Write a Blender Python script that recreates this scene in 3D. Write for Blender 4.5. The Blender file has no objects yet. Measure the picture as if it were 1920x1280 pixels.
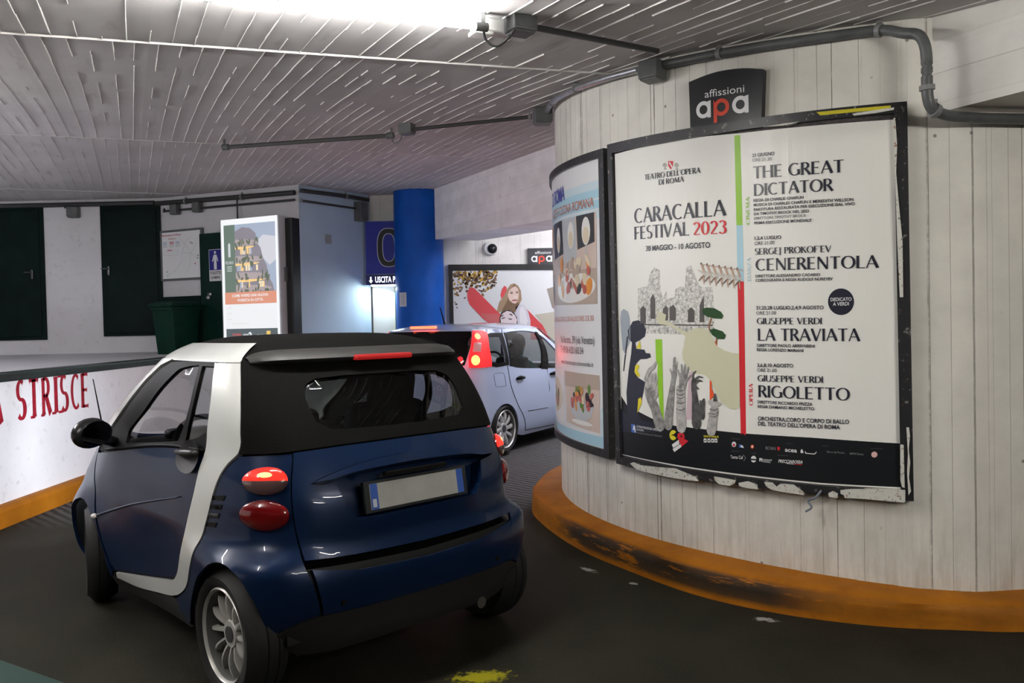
import bpy, bmesh, math, random
import numpy as np
from mathutils import Vector, Matrix
from mathutils.geometry import delaunay_2d_cdt, tessellate_polygon
random.seed(7)
S = bpy.context.scene
COL = S.collection
# ------------------------------------------------------------------ camera
FPX, CAMH, ROLL, HY = 1550.0, 1.57, 0.0215, 608.0
PITCH = math.atan((640 - HY) / FPX)
cd = bpy.data.cameras.new('camera'); cam = bpy.data.objects.new('camera', cd); COL.objects.link(cam)
cd.sensor_width = 36.0; cd.lens = FPX / 1920 * 36.0; cd.clip_start = 0.05; cd.clip_end = 200
_cp, _sp, _cr, _sr = math.cos(PITCH), math.sin(PITCH), math.cos(ROLL), math.sin(ROLL)
_fw = Vector((0, _cp, -_sp)); _up0 = Vector((0, _sp, _cp)); _r0 = Vector((1, 0, 0))
_r = _r0 * _cr - _up0 * _sr; _u = _r0 * _sr + _up0 * _cr
M4 = Matrix((_r, _u, -_fw)).transposed().to_4x4(); M4.translation = (0, 0, CAMH)
cam.matrix_world = M4
S.camera = cam
# ------------------------------------------------------------------ view and world
S.view_settings.view_transform = 'Standard'; S.view_settings.look = 'None'
S.view_settings.gamma = 1.0; S.view_settings.use_curve_mapping = False
S.view_settings.exposure = 0.0
W = bpy.data.worlds.new('world'); S.world = W; W.use_nodes = True
W.node_tree.nodes['Background'].inputs[0].default_value = (0.95, 0.95, 1.0, 1)
W.node_tree.nodes['Background'].inputs[1].default_value = 0.04

def area(name, loc, rot, sx, sy, power, col=(1, 1, 1), spread=180):
    l = bpy.data.lights.new(name, 'AREA'); l.shape = 'RECTANGLE'; l.size = sx; l.size_y = sy
    l.energy = power; l.color = col; l.spread = math.radians(spread)
    o = bpy.data.objects.new(name, l); COL.objects.link(o); o.location = loc; o.rotation_euler = rot
    return o
def spot(name, loc, target, power, ang, col=(1, 1, 1), blend=0.6, size=0.05):
    l = bpy.data.lights.new(name, 'SPOT'); l.energy = power; l.spot_size = math.radians(ang); l.spot_blend = blend
    l.color = col; l.shadow_soft_size = size
    o = bpy.data.objects.new(name, l); COL.objects.link(o); o.location = loc
    o.rotation_euler = (Vector(target) - Vector(loc)).to_track_quat('-Z', 'Y').to_euler()
    return o
def point(name, loc, power, col=(1, 1, 1), size=0.05):
    l = bpy.data.lights.new(name, 'POINT'); l.energy = power; l.color = col; l.shadow_soft_size = size
    o = bpy.data.objects.new(name, l); COL.objects.link(o); o.location = loc
    return o
TUBE = 330.0          # radiance of the added unseen tubes
# ------------------------------------------------------------------ node helpers
def new_mat(name):
    m = bpy.data.materials.new(name); m.use_nodes = True
    nt = m.node_tree; b = nt.nodes['Principled BSDF']
    return m, nt, b
def setp(b, **k):
    for n, v in k.items():
        n = n.replace('_', ' ')
        if n in b.inputs:
            i = b.inputs[n]
            if isinstance(v, tuple) and len(v) == 3: v = (*v, 1)
            i.default_value = v
class NG:
    def __init__(s, nt): s.nt = nt
    def n(s, t, **k):
        x = s.nt.nodes.new(t)
        for a, v in k.items():
            if a.startswith('i_'):
                key = a[2:]; key = int(key) if key.isdigit() else key.replace('_', ' ')
                if isinstance(v, bpy.types.NodeSocket): s.nt.links.new(v, x.inputs[key])
                else: x.inputs[key].default_value = v
            else: setattr(x, a, v)
        return x
    def math(s, op, a, b=0.0, c=None, clamp=False):
        x = s.nt.nodes.new('ShaderNodeMath'); x.operation = op; x.use_clamp = clamp
        for i, v in enumerate((a, b) if c is None else (a, b, c)):
            if isinstance(v, bpy.types.NodeSocket): s.nt.links.new(v, x.inputs[i])
            else: x.inputs[i].default_value = v
        return x.outputs[0]
    def mix(s, f, a, b):
        x = s.nt.nodes.new('ShaderNodeMix'); x.data_type = 'RGBA'
        for i, v in ((0, f), (6, a), (7, b)):
            if isinstance(v, bpy.types.NodeSocket): s.nt.links.new(v, x.inputs[i])
            else: x.inputs[i].default_value = v if i == 0 else (*v[:3], 1)
        return x.outputs[2]
    def ramp(s, f, pts):
        x = s.nt.nodes.new('ShaderNodeValToRGB'); s.nt.links.new(f, x.inputs[0])
        e = x.color_ramp.elements
        while len(e) < len(pts): e.new(0.5)
        for el, (p, c) in zip(e, pts):
            el.position = p; el.color = (c, c, c, 1) if not isinstance(c, tuple) else (*c, 1)
        return x.outputs[0]
    def noise(s, vec, scale, detail=3, rough=0.55, w=None):
        x = s.nt.nodes.new('ShaderNodeTexNoise'); x.inputs['Scale'].default_value = scale
        x.inputs['Detail'].default_value = detail; x.inputs['Roughness'].default_value = rough
        if vec is not None: s.nt.links.new(vec, x.inputs['Vector'])
        return x.outputs[0]
    def bump(s, h, strength, dist, b):
        x = s.nt.nodes.new('ShaderNodeBump'); x.inputs['Strength'].default_value = strength; x.inputs['Distance'].default_value = dist
        s.nt.links.new(h, x.inputs['Height']); s.nt.links.new(x.outputs[0], b.inputs['Normal'])
MATS = {}
def flat(name, col, rough=0.5, metal=0.0, var=0.0, vscale=12.0, bump=0.0, **k):
    if name in MATS: return MATS[name]
    m, nt, b = new_mat(name); k.setdefault('Specular_IOR_Level', .28); setp(b, Base_Color=col, Roughness=rough, Metallic=metal, **k)
    if var or bump:
        g = NG(nt); tc = g.n('ShaderNodeTexCoord').outputs['Object']
        nz = g.noise(tc, vscale, 5, 0.6)
        if var:
            lo = tuple(max(0, c * (1 - var)) for c in col); hi = tuple(min(1, c * (1 + var)) for c in col)
            nt.links.new(g.mix(g.ramp(nz, [(0.3, 0.0), (0.7, 1.0)]), lo, hi), b.inputs['Base Color'])
        if bump: g.bump(nz, bump, 0.01, b)
    MATS[name] = m; return m
def emis(name, col, strength, base=None, rough=0.4):
    if name in MATS: return MATS[name]
    m, nt, b = new_mat(name); setp(b, Base_Color=base or col, Roughness=rough, Emission_Color=col, Emission_Strength=strength)
    MATS[name] = m; return m
def glass(name, tint, refl=0.9, rough=0.0):
    if name in MATS: return MATS[name]
    m = bpy.data.materials.new(name); m.use_nodes = True; nt = m.node_tree; nt.nodes.clear(); g = NG(nt)
    out = g.n('ShaderNodeOutputMaterial'); t = g.n('ShaderNodeBsdfTransparent', i_Color=(*tint, 1))
    gl = g.n('ShaderNodeBsdfGlossy', i_Color=(refl, refl, refl, 1), i_Roughness=rough)
    lw = g.n('ShaderNodeLayerWeight', i_Blend=0.5); fr = g.math('ADD', g.math('MULTIPLY', g.math('POWER', lw.outputs['Facing'], 4.0), 0.8), 0.045)
    mx = g.n('ShaderNodeMixShader'); nt.links.new(fr, mx.inputs[0]); nt.links.new(t.outputs[0], mx.inputs[1]); nt.links.new(gl.outputs[0], mx.inputs[2])
    nt.links.new(mx.outputs[0], out.inputs[0]); MATS[name] = m; return m
# ------------------------------------------------------------------ mesh builder
class MB:
    def __init__(s): s.v = []; s.f = []; s.m = []; s.uv = {}
    def add(s, vs, fs, mi=0):
        o = len(s.v); s.v += [tuple(p) for p in vs]
        for f in fs: s.f.append(tuple(i + o for i in f)); s.m.append(mi)
        return o
    def box(s, c, d, mi=0, rz=0.0, M=None, bev=0.0):
        x, y, z = d[0] / 2, d[1] / 2, d[2] / 2
        if bev:
            b = min(bev, x * .9, y * .9, z * .9); bm = bmesh.new(); bmesh.ops.create_cube(bm, size=1)
            for v in bm.verts: v.co = Vector((v.co.x * 2 * x, v.co.y * 2 * y, v.co.z * 2 * z))
            bmesh.ops.bevel(bm, geom=list(bm.edges), offset=b, segments=2, affect='EDGES', profile=0.6)
            bm.verts.index_update(); vs = [v.co.copy() for v in bm.verts]; fs = [[v.index for v in f.verts] for f in bm.faces]; bm.free()
        else:
            vs = [Vector((sx * x, sy * y, sz * z)) for sx in (-1, 1) for sy in (-1, 1) for sz in (-1, 1)]
            fs = [(0, 1, 3, 2), (4, 6, 7, 5), (0, 4, 5, 1), (2, 3, 7, 6), (0, 2, 6, 4), (1, 5, 7, 3)]
        R = M if M is not None else Matrix.Rotation(rz, 3, 'Z')
        s.add([R @ v + Vector(c) for v in vs], fs, mi); return s
    def tube(s, pts, r, n=10, mi=0, caps=True):
        pts = [Vector(p) for p in pts]; rs = r if isinstance(r, (list, tuple)) else [r] * len(pts)
        ref = Vector((0, 0, 1)); rings = []
        for i, p in enumerate(pts):
            t = (pts[min(i + 1, len(pts) - 1)] - pts[max(i - 1, 0)]).normalized()
            a = t.cross(ref)
            if a.length < 1e-3: a = t.cross(Vector((1, 0, 0)))
            a.normalize(); b = a.cross(t).normalized()
            if rings and a.dot(pa) < 0: a, b = -a, -b
            pa = a
            rings.append([p + (a * math.cos(2 * math.pi * k / n) + b * math.sin(2 * math.pi * k / n)) * rs[i] for k in range(n)])
        vs = [q for ring in rings for q in ring]; fs = []
        for i in range(len(pts) - 1):
            for k in range(n): fs.append((i * n + k, i * n + (k + 1) % n, (i + 1) * n + (k + 1) % n, (i + 1) * n + k))
        if caps: fs.append(tuple(range(n - 1, -1, -1))); fs.append(tuple((len(pts) - 1) * n + k for k in range(n)))
        s.add(vs, fs, mi); return s
    def lathe(s, prof, M=None, n=40, mi=0, a0=0.0, a1=2 * math.pi):
        # profile (r, h) turned about local X axis (h along X)
        full = abs(a1 - a0 - 2 * math.pi) < 1e-6; k = n if full else n + 1; vs = []
        for j in range(k):
            a = a0 + (a1 - a0) * j / n
            for r, h in prof: vs.append(Vector((h, r * math.cos(a), r * math.sin(a))))
        L = len(prof); fs = []
        for j in range(n):
            j2 = (j + 1) % k
            for i in range(L - 1): fs.append((j * L + i, j2 * L + i, j2 * L + i + 1, j * L + i + 1))
        if M is not None: vs = [M @ v for v in vs]
        s.add(vs, fs, mi); return s
    def ball(s, c, r, mi=0, n=16, M=None):
        rx, ry, rz = r if isinstance(r, (tuple, list)) else (r, r, r); vs = []; fs = []; m = n // 2
        for i in range(m + 1):
            t = math.pi * i / m
            for j in range(n):
                p = 2 * math.pi * j / n; v = Vector((rx * math.sin(t) * math.cos(p), ry * math.sin(t) * math.sin(p), rz * math.cos(t)))
                vs.append((M @ v if M is not None else v) + Vector(c))
        for i in range(m):
            for j in range(n): fs.append((i * n + j, (i + 1) * n + j, (i + 1) * n + (j + 1) % n, i * n + (j + 1) % n))
        s.add(vs, fs, mi); return s
    def prism(s, poly, fn, d0, d1, mi=0):
        # poly 2D; fn(x, y, d) -> 3D
        n = len(poly); tri = tessellate_polygon([[Vector((x, y, 0)) for x, y in poly]])
        vs = [fn(x, y, d0) for x, y in poly] + [fn(x, y, d1) for x, y in poly]
        fs = [t for t in tri] + [tuple(i + n for i in reversed(t)) for t in tri]
        fs += [(i, (i + 1) % n, n + (i + 1) % n, n + i) for i in range(n)]
        s.add(vs, fs, mi); return s
    def build(s, name, mats, parent=None, smooth=False, world=False, fix=True):
        vs = s.v
        if parent is not None and world:
            Mi = MW[parent.name].inverted(); vs = [tuple(Mi @ Vector(p)) for p in vs]
        me = bpy.data.meshes.new(name); me.from_pydata([tuple(p) for p in vs], [], s.f); me.update()
        for m in (mats if isinstance(mats, (list, tuple)) else [mats]): me.materials.append(m)
        me.polygons.foreach_set('material_index', s.m)
        if fix:
            bm = bmesh.new(); bm.from_mesh(me); bmesh.ops.remove_doubles(bm, verts=bm.verts, dist=1e-5); bmesh.ops.recalc_face_normals(bm, faces=bm.faces); bm.to_mesh(me); bm.free()
        if smooth:
            for p in me.polygons: p.use_smooth = True
            if smooth is not True:
                try: me.set_sharp_from_angle(angle=math.radians(smooth))
                except Exception: pass
        o = bpy.data.objects.new(name, me); COL.objects.link(o)
        if parent is not None: o.parent = parent
        return o
MW = {}
def thing(name, label, cat, loc=(0, 0, 0), rz=0.0, group=None):
    o = bpy.data.objects.new(name, None); COL.objects.link(o); o.empty_display_size = 0.1
    o.location = loc; o.rotation_euler = (0, 0, rz); o['label'] = label; o['category'] = cat
    if group: o['group'] = group
    MW[o.name] = Matrix.Translation(loc) @ Matrix.Rotation(rz, 4, 'Z'); return o
def tag(o, label, cat, group=None, kind=None):
    o['label'] = label; o['category'] = cat
    if group: o['group'] = group
    if kind: o['kind'] = kind
    return o
def struct(o, label=None, cat=None):
    o['kind'] = 'structure'
    if label: o['label'] = label
    if cat: o['category'] = cat
    return o
def spl(pts, n=8, closed=False):
    P = [np.array(p, float) for p in pts]; out = []; N = len(P)
    for i in range(N if closed else N - 1):
        p0 = P[i - 1] if (i > 0 or closed) else 2 * P[0] - P[1]
        p1 = P[i]; p2 = P[(i + 1) % N]; p3 = P[(i + 2) % N] if (i + 2 < N or closed) else 2 * P[-1] - P[-2]
        for k in range(n):
            t = k / n
            out.append(0.5 * ((2 * p1) + (-p0 + p2) * t + (2 * p0 - 5 * p1 + 4 * p2 - p3) * t * t + (-p0 + 3 * p1 - 3 * p2 + p3) * t ** 3))
    if not closed: out.append(P[-1])
    return [tuple(p) for p in out]
def pip(poly, pts):
    P = np.asarray(poly); X = pts[:, 0]; Y = pts[:, 1]; ins = np.zeros(len(pts), bool); j = len(P) - 1
    for i in range(len(P)):
        xi, yi = P[i]; xj, yj = P[j]
        if yi != yj:
            c = ((yi > Y) != (yj > Y)) & (X < (xj - xi) * (Y - yi) / (yj - yi) + xi); ins ^= c
        j = i
    return ins
def resample(poly, step):
    out = []; n = len(poly)
    for i in range(n):
        a = np.array(poly[i], float); b = np.array(poly[(i + 1) % n], float); L = np.hypot(*(b - a)); k = max(1, int(math.ceil(L / step)))
        if L < 1e-6: continue
        for q in range(k): out.append(tuple(a + (b - a) * q / k))
    return out
def patch2d(outline, step, holes=()):
    loops = [resample(outline, step)] + [resample(h, step) for h in holes]
    V = []; E = []
    for lp in loops:
        o = len(V); V += lp; E += [(o + i, o + (i + 1) % len(lp)) for i in range(len(lp))]
    B = np.array(V); lo = B.min(0); hi = B.max(0)
    gx = np.arange(lo[0] + step * .5, hi[0], step); gy = np.arange(lo[1] + step * .5, hi[1], step)
    if len(gx) and len(gy):
        G = np.stack(np.meshgrid(gx, gy), -1).reshape(-1, 2); G = G + (np.array([[.13, .07]]) * step)
        k = pip(loops[0], G)
        for h in loops[1:]: k &= ~pip(h, G)
        G = G[k]
        if len(G):
            keep = np.ones(len(G), bool)
            for c in range(0, len(B), 200):
                d = np.hypot(G[:, None, 0] - B[None, c:c + 200, 0], G[:, None, 1] - B[None, c:c + 200, 1]).min(1); keep &= d > step * .45
            V += [tuple(g) for g in G[keep]]
    r = delaunay_2d_cdt([Vector(v) for v in V], E, [], 0, 1e-7)
    vv = np.array([tuple(v) for v in r[0]]); ff = np.array([f for f in r[2] if len(f) == 3])
    c = vv[ff].mean(1); k = pip(loops[0], c)
    for h in loops[1:]: k &= ~pip(h, c)
    ff = ff[k]
    a = vv[ff]; ar = (a[:, 1, 0] - a[:, 0, 0]) * (a[:, 2, 1] - a[:, 0, 1]) - (a[:, 1, 1] - a[:, 0, 1]) * (a[:, 2, 0] - a[:, 0, 0])
    ff[ar < 0] = ff[ar < 0][:, ::-1]
    ff = ff[np.abs(ar) > 1e-9]
    return vv, ff, loops
def shrink(poly, g):
    P = np.array(poly, float); n = len(P)
    A = 0.5 * np.sum(P[:, 0] * np.roll(P[:, 1], -1) - np.roll(P[:, 0], -1) * P[:, 1]); sgn = 1 if A > 0 else -1
    d = np.roll(P, -1, 0) - np.roll(P, 1, 0); d /= np.maximum(1e-9, np.hypot(d[:, 0], d[:, 1]))[:, None]
    nrm = np.stack([-d[:, 1], d[:, 0]], 1) * sgn
    return [tuple(p) for p in P + nrm * g]
# ------------------------------------------------------------------ lettering
def text2d(s, bold=0.0, shear=0.0):
    c = bpy.data.curves.new('t', 'FONT'); c.body = s; c.offset = bold; c.shear = shear; c.resolution_u = 3
    o = bpy.data.objects.new('t', c); m = o.to_mesh(); ev = o
    v = np.array([(q.co.x, q.co.y) for q in m.vertices]) if len(m.vertices) else np.zeros((0, 2)); f = [tuple(p.vertices) for p in m.polygons]
    ev.to_mesh_clear(); bpy.data.objects.remove(o); bpy.data.curves.remove(c)
    return v, f, 0.686
TK, TN = 0.135, 0.05
def _arc(cx, cy, rx, ry, a0, a1, n=14, tk=TK, tn=TN):
    out = []
    for i in range(n + 1):
        a = math.radians(a0 + (a1 - a0) * i / n); k = abs(math.cos(a)) ** 1.3
        out.append((cx + rx * math.cos(a), cy + ry * math.sin(a), tn + (tk - tn) * k))
    return out
def _st(x, y0=0.0, y1=1.0, w=TK): return [(x, y0, w * 1.25), (x, y0 + (y1 - y0) * .12, w), (x, y0 + (y1 - y0) * .88, w), (x, y1, w * 1.25)]
def _ln(x0, y0, x1, y1, w, w2=None): return [(x0, y0, w), (x1, y1, w2 or w)]
def _bar(x0, x1, y, fl=1): return [(x0, y, TN), (x1 - .06, y, TN), (x1, y, TN * (1.9 if fl else 1))]
SER = {
 'A': (.74, [_ln(.03, 0, .36, 1, .06), _ln(.35, 1, .70, 0, TK, TK * 1.15), _bar(.13, .58, .34, 0)]),
 'B': (.60, [_st(.09), _arc(.28, .75, .22, .225, 90, -90), _arc(.30, .265, .25, .24, 90, -90), _bar(.09, .30, .975, 0), _bar(.09, .30, .515, 0), _bar(.09, .30, .025, 0)]),
 'C': (.72, [_arc(.42, .5, .36, .48, 52, 308)]),
 'D': (.76, [_st(.09), _arc(.28, .5, .41, .475, 90, -90, 18), _bar(.09, .29, .975, 0), _bar(.09, .29, .025, 0)]),
 'E': (.56, [_st(.09), _bar(.09, .50, .97), _bar(.09, .44, .51), _bar(.09, .51, .03)]),
 'F': (.53, [_st(.09), _bar(.09, .50, .97), _bar(.09, .44, .51)]),
 'G': (.78, [_arc(.42, .5, .36, .48, 52, 320), _st(.69, .06, .46), _bar(.55, .76, .46, 0)]),
 'H': (.76, [_st(.09), _st(.65), _bar(.09, .65, .51, 0)]),
 'I': (.20, [_st(.09)]),
 'J': (.30, [_st(.17, .0, 1), _arc(-.0, .0, .17, .2, 0, -80)]),
 'K': (.66, [_st(.09), _ln(.12, .48, .55, 1, TN * 1.2), _ln(.26, .6, .64, 0, TK)]),
 'L': (.52, [_st(.09), _bar(.09, .50, .03)]),
 'M': (.90, [_ln(.09, 0, .14, 1, .06), _ln(.15, 1, .45, .08, TK), _ln(.45, .08, .75, 1, .06), _ln(.75, 1, .80, 0, TK)]),
 'N': (.78, [_st(.09, 0, 1, .06), _ln(.09, 1, .66, 0, TK), _st(.67, 0, 1, .06)]),
 'O': (.86, [_arc(.43, .5, .37, .48, 0, 360, 30)]),
 'P': (.56, [_st(.09), _arc(.27, .73, .23, .245, 90, -90), _bar(.09, .28, .975, 0), _bar(.09, .28, .485, 0)]),
 'Q': (.86, [_arc(.43, .5, .37, .48, 0, 360, 30), _ln(.45, .1, .75, -.2, TK)]),
 'R': (.62, [_st(.09), _arc(.26, .745, .22, .23, 90, -90), _bar(.09, .27, .975, 0), _bar(.09, .27, .515, 0), _ln(.28, .52, .60, 0, TK, TK * 1.15)]),
 'S': (.52, [_arc(.26, .745, .19, .235, 50, 270, 14, .11), _arc(.26, .265, .21, .245, 90, -140, 14, .13)]),
 'T': (.64, [_st(.32), [(.02, .95, .12), (.07, .97, TN), (.57, .97, TN), (.62, .95, .12)]]),
 'U': (.74, [_st(.09, .3, 1), _arc(.37, .32, .28, .31, 180, 360), _st(.65, .3, 1, .07)]),
 'V': (.72, [_ln(.05, 1, .36, 0, TK), _ln(.36, 0, .67, 1, .06)]),
 'X': (.66, [_ln(.05, 1, .6, 0, TK), _ln(.05, 0, .6, 1, .06)]),
 'Y': (.64, [_ln(.05, 1, .32, .45, TK), _ln(.32, .45, .6, 1, .06), _st(.32, 0, .5)]),
 'Z': (.62, [_bar(.06, .57, .97, 0), _ln(.53, .97, .08, .03, TK), _bar(.06, .58, .03)]),
 "'": (.16, [_ln(.08, 1, .06, .74, .10, .03)]), ' ': (.30, []), '-': (.4, [_bar(.06, .34, .4, 0)]),
 '2': (.54, [_arc(.26, .72, .2, .25, 160, -30, 12), _ln(.43, .6, .07, .05, .09), _bar(.06, .5, .04)]),
 '0': (.58, [_arc(.29, .5, .23, .48, 0, 360, 26)]),
 '3': (.52, [_arc(.24, .75, .19, .22, 150, -80, 12), _arc(.24, .27, .22, .25, 85, -150, 12)]),
}
TKW = [1.0]
def ribbon(st):
    P = np.array([(a, b) for a, b, _ in st], float); w = np.array([c for *_, c in st]) * TKW[0]
    d = np.gradient(P, axis=0); d /= np.maximum(1e-9, np.hypot(d[:, 0], d[:, 1]))[:, None]; n = np.stack([-d[:, 1], d[:, 0]], 1)
    A = P + n * w[:, None] / 2; B = P - n * w[:, None] / 2; k = len(P)
    return np.concatenate([A, B]), [(i, i + 1, k + i + 1, k + i) for i in range(k - 1)]
def serif2d(s):
    x = 0.0; V = []; F = []
    for ch in s:
        adv, sts = SER.get(ch, SER[' '])
        for st in sts:
            v, f = ribbon(st); o = len(V); V += [(a + x, b) for a, b in v]; F += [tuple(i + o for i in q) for q in f]
        x += adv + .07
    return np.array(V) if V else np.zeros((0, 2)), F, 1.0
def put_text(mb, s, x, y, w, h, mi, layer, fn, font='sans', vertical=False):
    if font == 'serif': TKW[0] = 1.22; v, f, cap = serif2d(s.upper()); TKW[0] = 1.0
    elif font == 'heavy': TKW[0] = 1.7; v, f, cap = serif2d(s.upper()); TKW[0] = 1.0
    elif font == 'bold': v, f, cap = text2d(s, 0.018)
    elif font == 'italic': v, f, cap = text2d(s, 0.02, 0.25)
    else: v, f, cap = text2d(s)
    if len(v) == 0: return
    x0, x1 = v[:, 0].min(), v[:, 0].max(); X = (v[:, 0] - x0) / (x1 - x0) * w; Y = v[:, 1] / cap * h
    if vertical: pts = [fn(x - b, y + a, layer) for a, b in zip(X, Y)]
    else: pts = [fn(x + a, y + b, layer) for a, b in zip(X, Y)]
    mb.add(pts, f, mi)
def put_poly(mb, poly, mi, layer, fn, step=0.06):
    v, f, _ = patch2d(poly, step); mb.add([fn(a, b, layer) for a, b in v], [tuple(t) for t in f], mi)
def put_stroke(mb, st, mi, layer, fn):
    if len(st) > 2:
        st = [tuple(p) for p in spl(st, 4)]
    v, f = ribbon(st); mb.add([fn(a, b, layer) for a, b in v], f, mi)
    for x, y, w in (st[0], st[-1]):
        k = 8; c = [(x + w / 2 * math.cos(2 * math.pi * i / k), y + w / 2 * math.sin(2 * math.pi * i / k)) for i in range(k)]
        mb.add([fn(a, b, layer) for a, b in c], [tuple(range(k))], mi)
def ell(cx, cy, rx, ry, n=18, a=0.0):
    return [(cx + rx * math.cos(t) * math.cos(a) - ry * math.sin(t) * math.sin(a), cy + rx * math.cos(t) * math.sin(a) + ry * math.sin(t) * math.cos(a)) for t in np.linspace(0, 2 * math.pi, n, endpoint=False)]
# ================================================================== SETTING
def zc(Y):
    if Y<2.5: return 2.8625+.01*Y
    if Y<6: return 2.60+.115*Y
    if Y<9:
        u=Y-6; return 3.29+.115*u-(.085/6)*u*u
    return 3.5075+.03*(Y-9)
CX, CY, RW = 3.24, 6.871, 2.845
RP = RW + 0.035
def set_uv(o, fn):
    me = o.data; uv = me.uv_layers.new(name='UVMap')
    for lp in me.loops: uv.data[lp.index].uv = fn(me.vertices[lp.vertex_index].co)
def m_floor():
    m, nt, b = new_mat('asphalt'); g = NG(nt); tc = g.n('ShaderNodeTexCoord').outputs['Object']
    n1 = g.noise(tc, 2.2, 5, 0.6); n2 = g.noise(tc, 90, 2, 0.5); n3 = g.noise(tc, 300, 2, 0.5)
    base = g.mix(g.ramp(n1, [(0.3, 0.0), (0.75, 1.0)]), (0.012, 0.0112, 0.008), (0.025, 0.023, 0.0165))
    base = g.mix(g.ramp(n2, [(0.62, 0.0), (0.72, 0.5)]), base, (0.05, 0.046, 0.036))
    base = g.mix(g.ramp(n3, [(0.70, 0.0), (0.76, 0.8)]), base, (0.16, 0.15, 0.11))
    sep = g.n('ShaderNodeSeparateXYZ', i_Vector=tc); X, Y = sep.outputs[0], sep.outputs[1]
    def blob(cx, cy, sx, sy, rot, scale, lo, hi):
        c, s = math.cos(rot), math.sin(rot); dx = g.math('SUBTRACT', X, cx); dy = g.math('SUBTRACT', Y, cy)
        u = g.math('DIVIDE', g.math('ADD', g.math('MULTIPLY', dx, c), g.math('MULTIPLY', dy, s)), sx)
        v = g.math('DIVIDE', g.math('SUBTRACT', g.math('MULTIPLY', dy, c), g.math('MULTIPLY', dx, s)), sy)
        d = g.math('SQRT', g.math('ADD', g.math('MULTIPLY', u, u), g.math('MULTIPLY', v, v)))
        f = g.math('SUBTRACT', g.math('ADD', g.noise(tc, scale, 5, 0.7), 0.35), g.math('MULTIPLY', d, 0.5))
        return g.ramp(f, [(lo, 0.0), (hi, 1.0)])
    base = g.mix(blob(-0.17, 3.66, 0.20, 0.10, 0.1, 30, 0.50, 0.66), base, (0.22, 0.20, 0.01))
    for a in ((0.46, 5.22, 0.13, 0.05, -0.9), (0.70, 4.93, 0.06, 0.03, -0.8), (1.29, 4.29, 0.12, 0.05, -0.45)):
        base = g.mix(blob(*a, 24, 0.56, 0.68), base, (0.30, 0.29, 0.27))
    # rough grooved concrete lane further on
    far = g.ramp(g.math('MULTIPLY', g.math('SUBTRACT', Y, 6.6), 0.5), [(0.0, 0.0), (0.5, 1.0)])
    w = g.n('ShaderNodeTexWave', i_Vector=tc, i_Scale=5.5, i_Distortion=2.0, i_Detail=2.0); w.bands_direction = 'DIAGONAL'
    base = g.mix(g.math('MULTIPLY', far, 0.8), base, g.mix(g.ramp(w.outputs[0], [(0.3, 0.0), (0.7, 1.0)]), (0.04, 0.04, 0.043), (0.12, 0.118, 0.122)))
    nt.links.new(base, b.inputs['Base Color'])
    nt.links.new(g.math('ADD', g.math('MULTIPLY', n1, 0.25), 0.50), b.inputs['Roughness']); setp(b, Specular_IOR_Level=.04)
    h = g.math('ADD', g.math('MULTIPLY', n2, 0.6), g.math('MULTIPLY', g.math('MULTIPLY', w.outputs[0], far), 2.0))
    g.bump(h, 0.35, 0.006, b); return m
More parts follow.
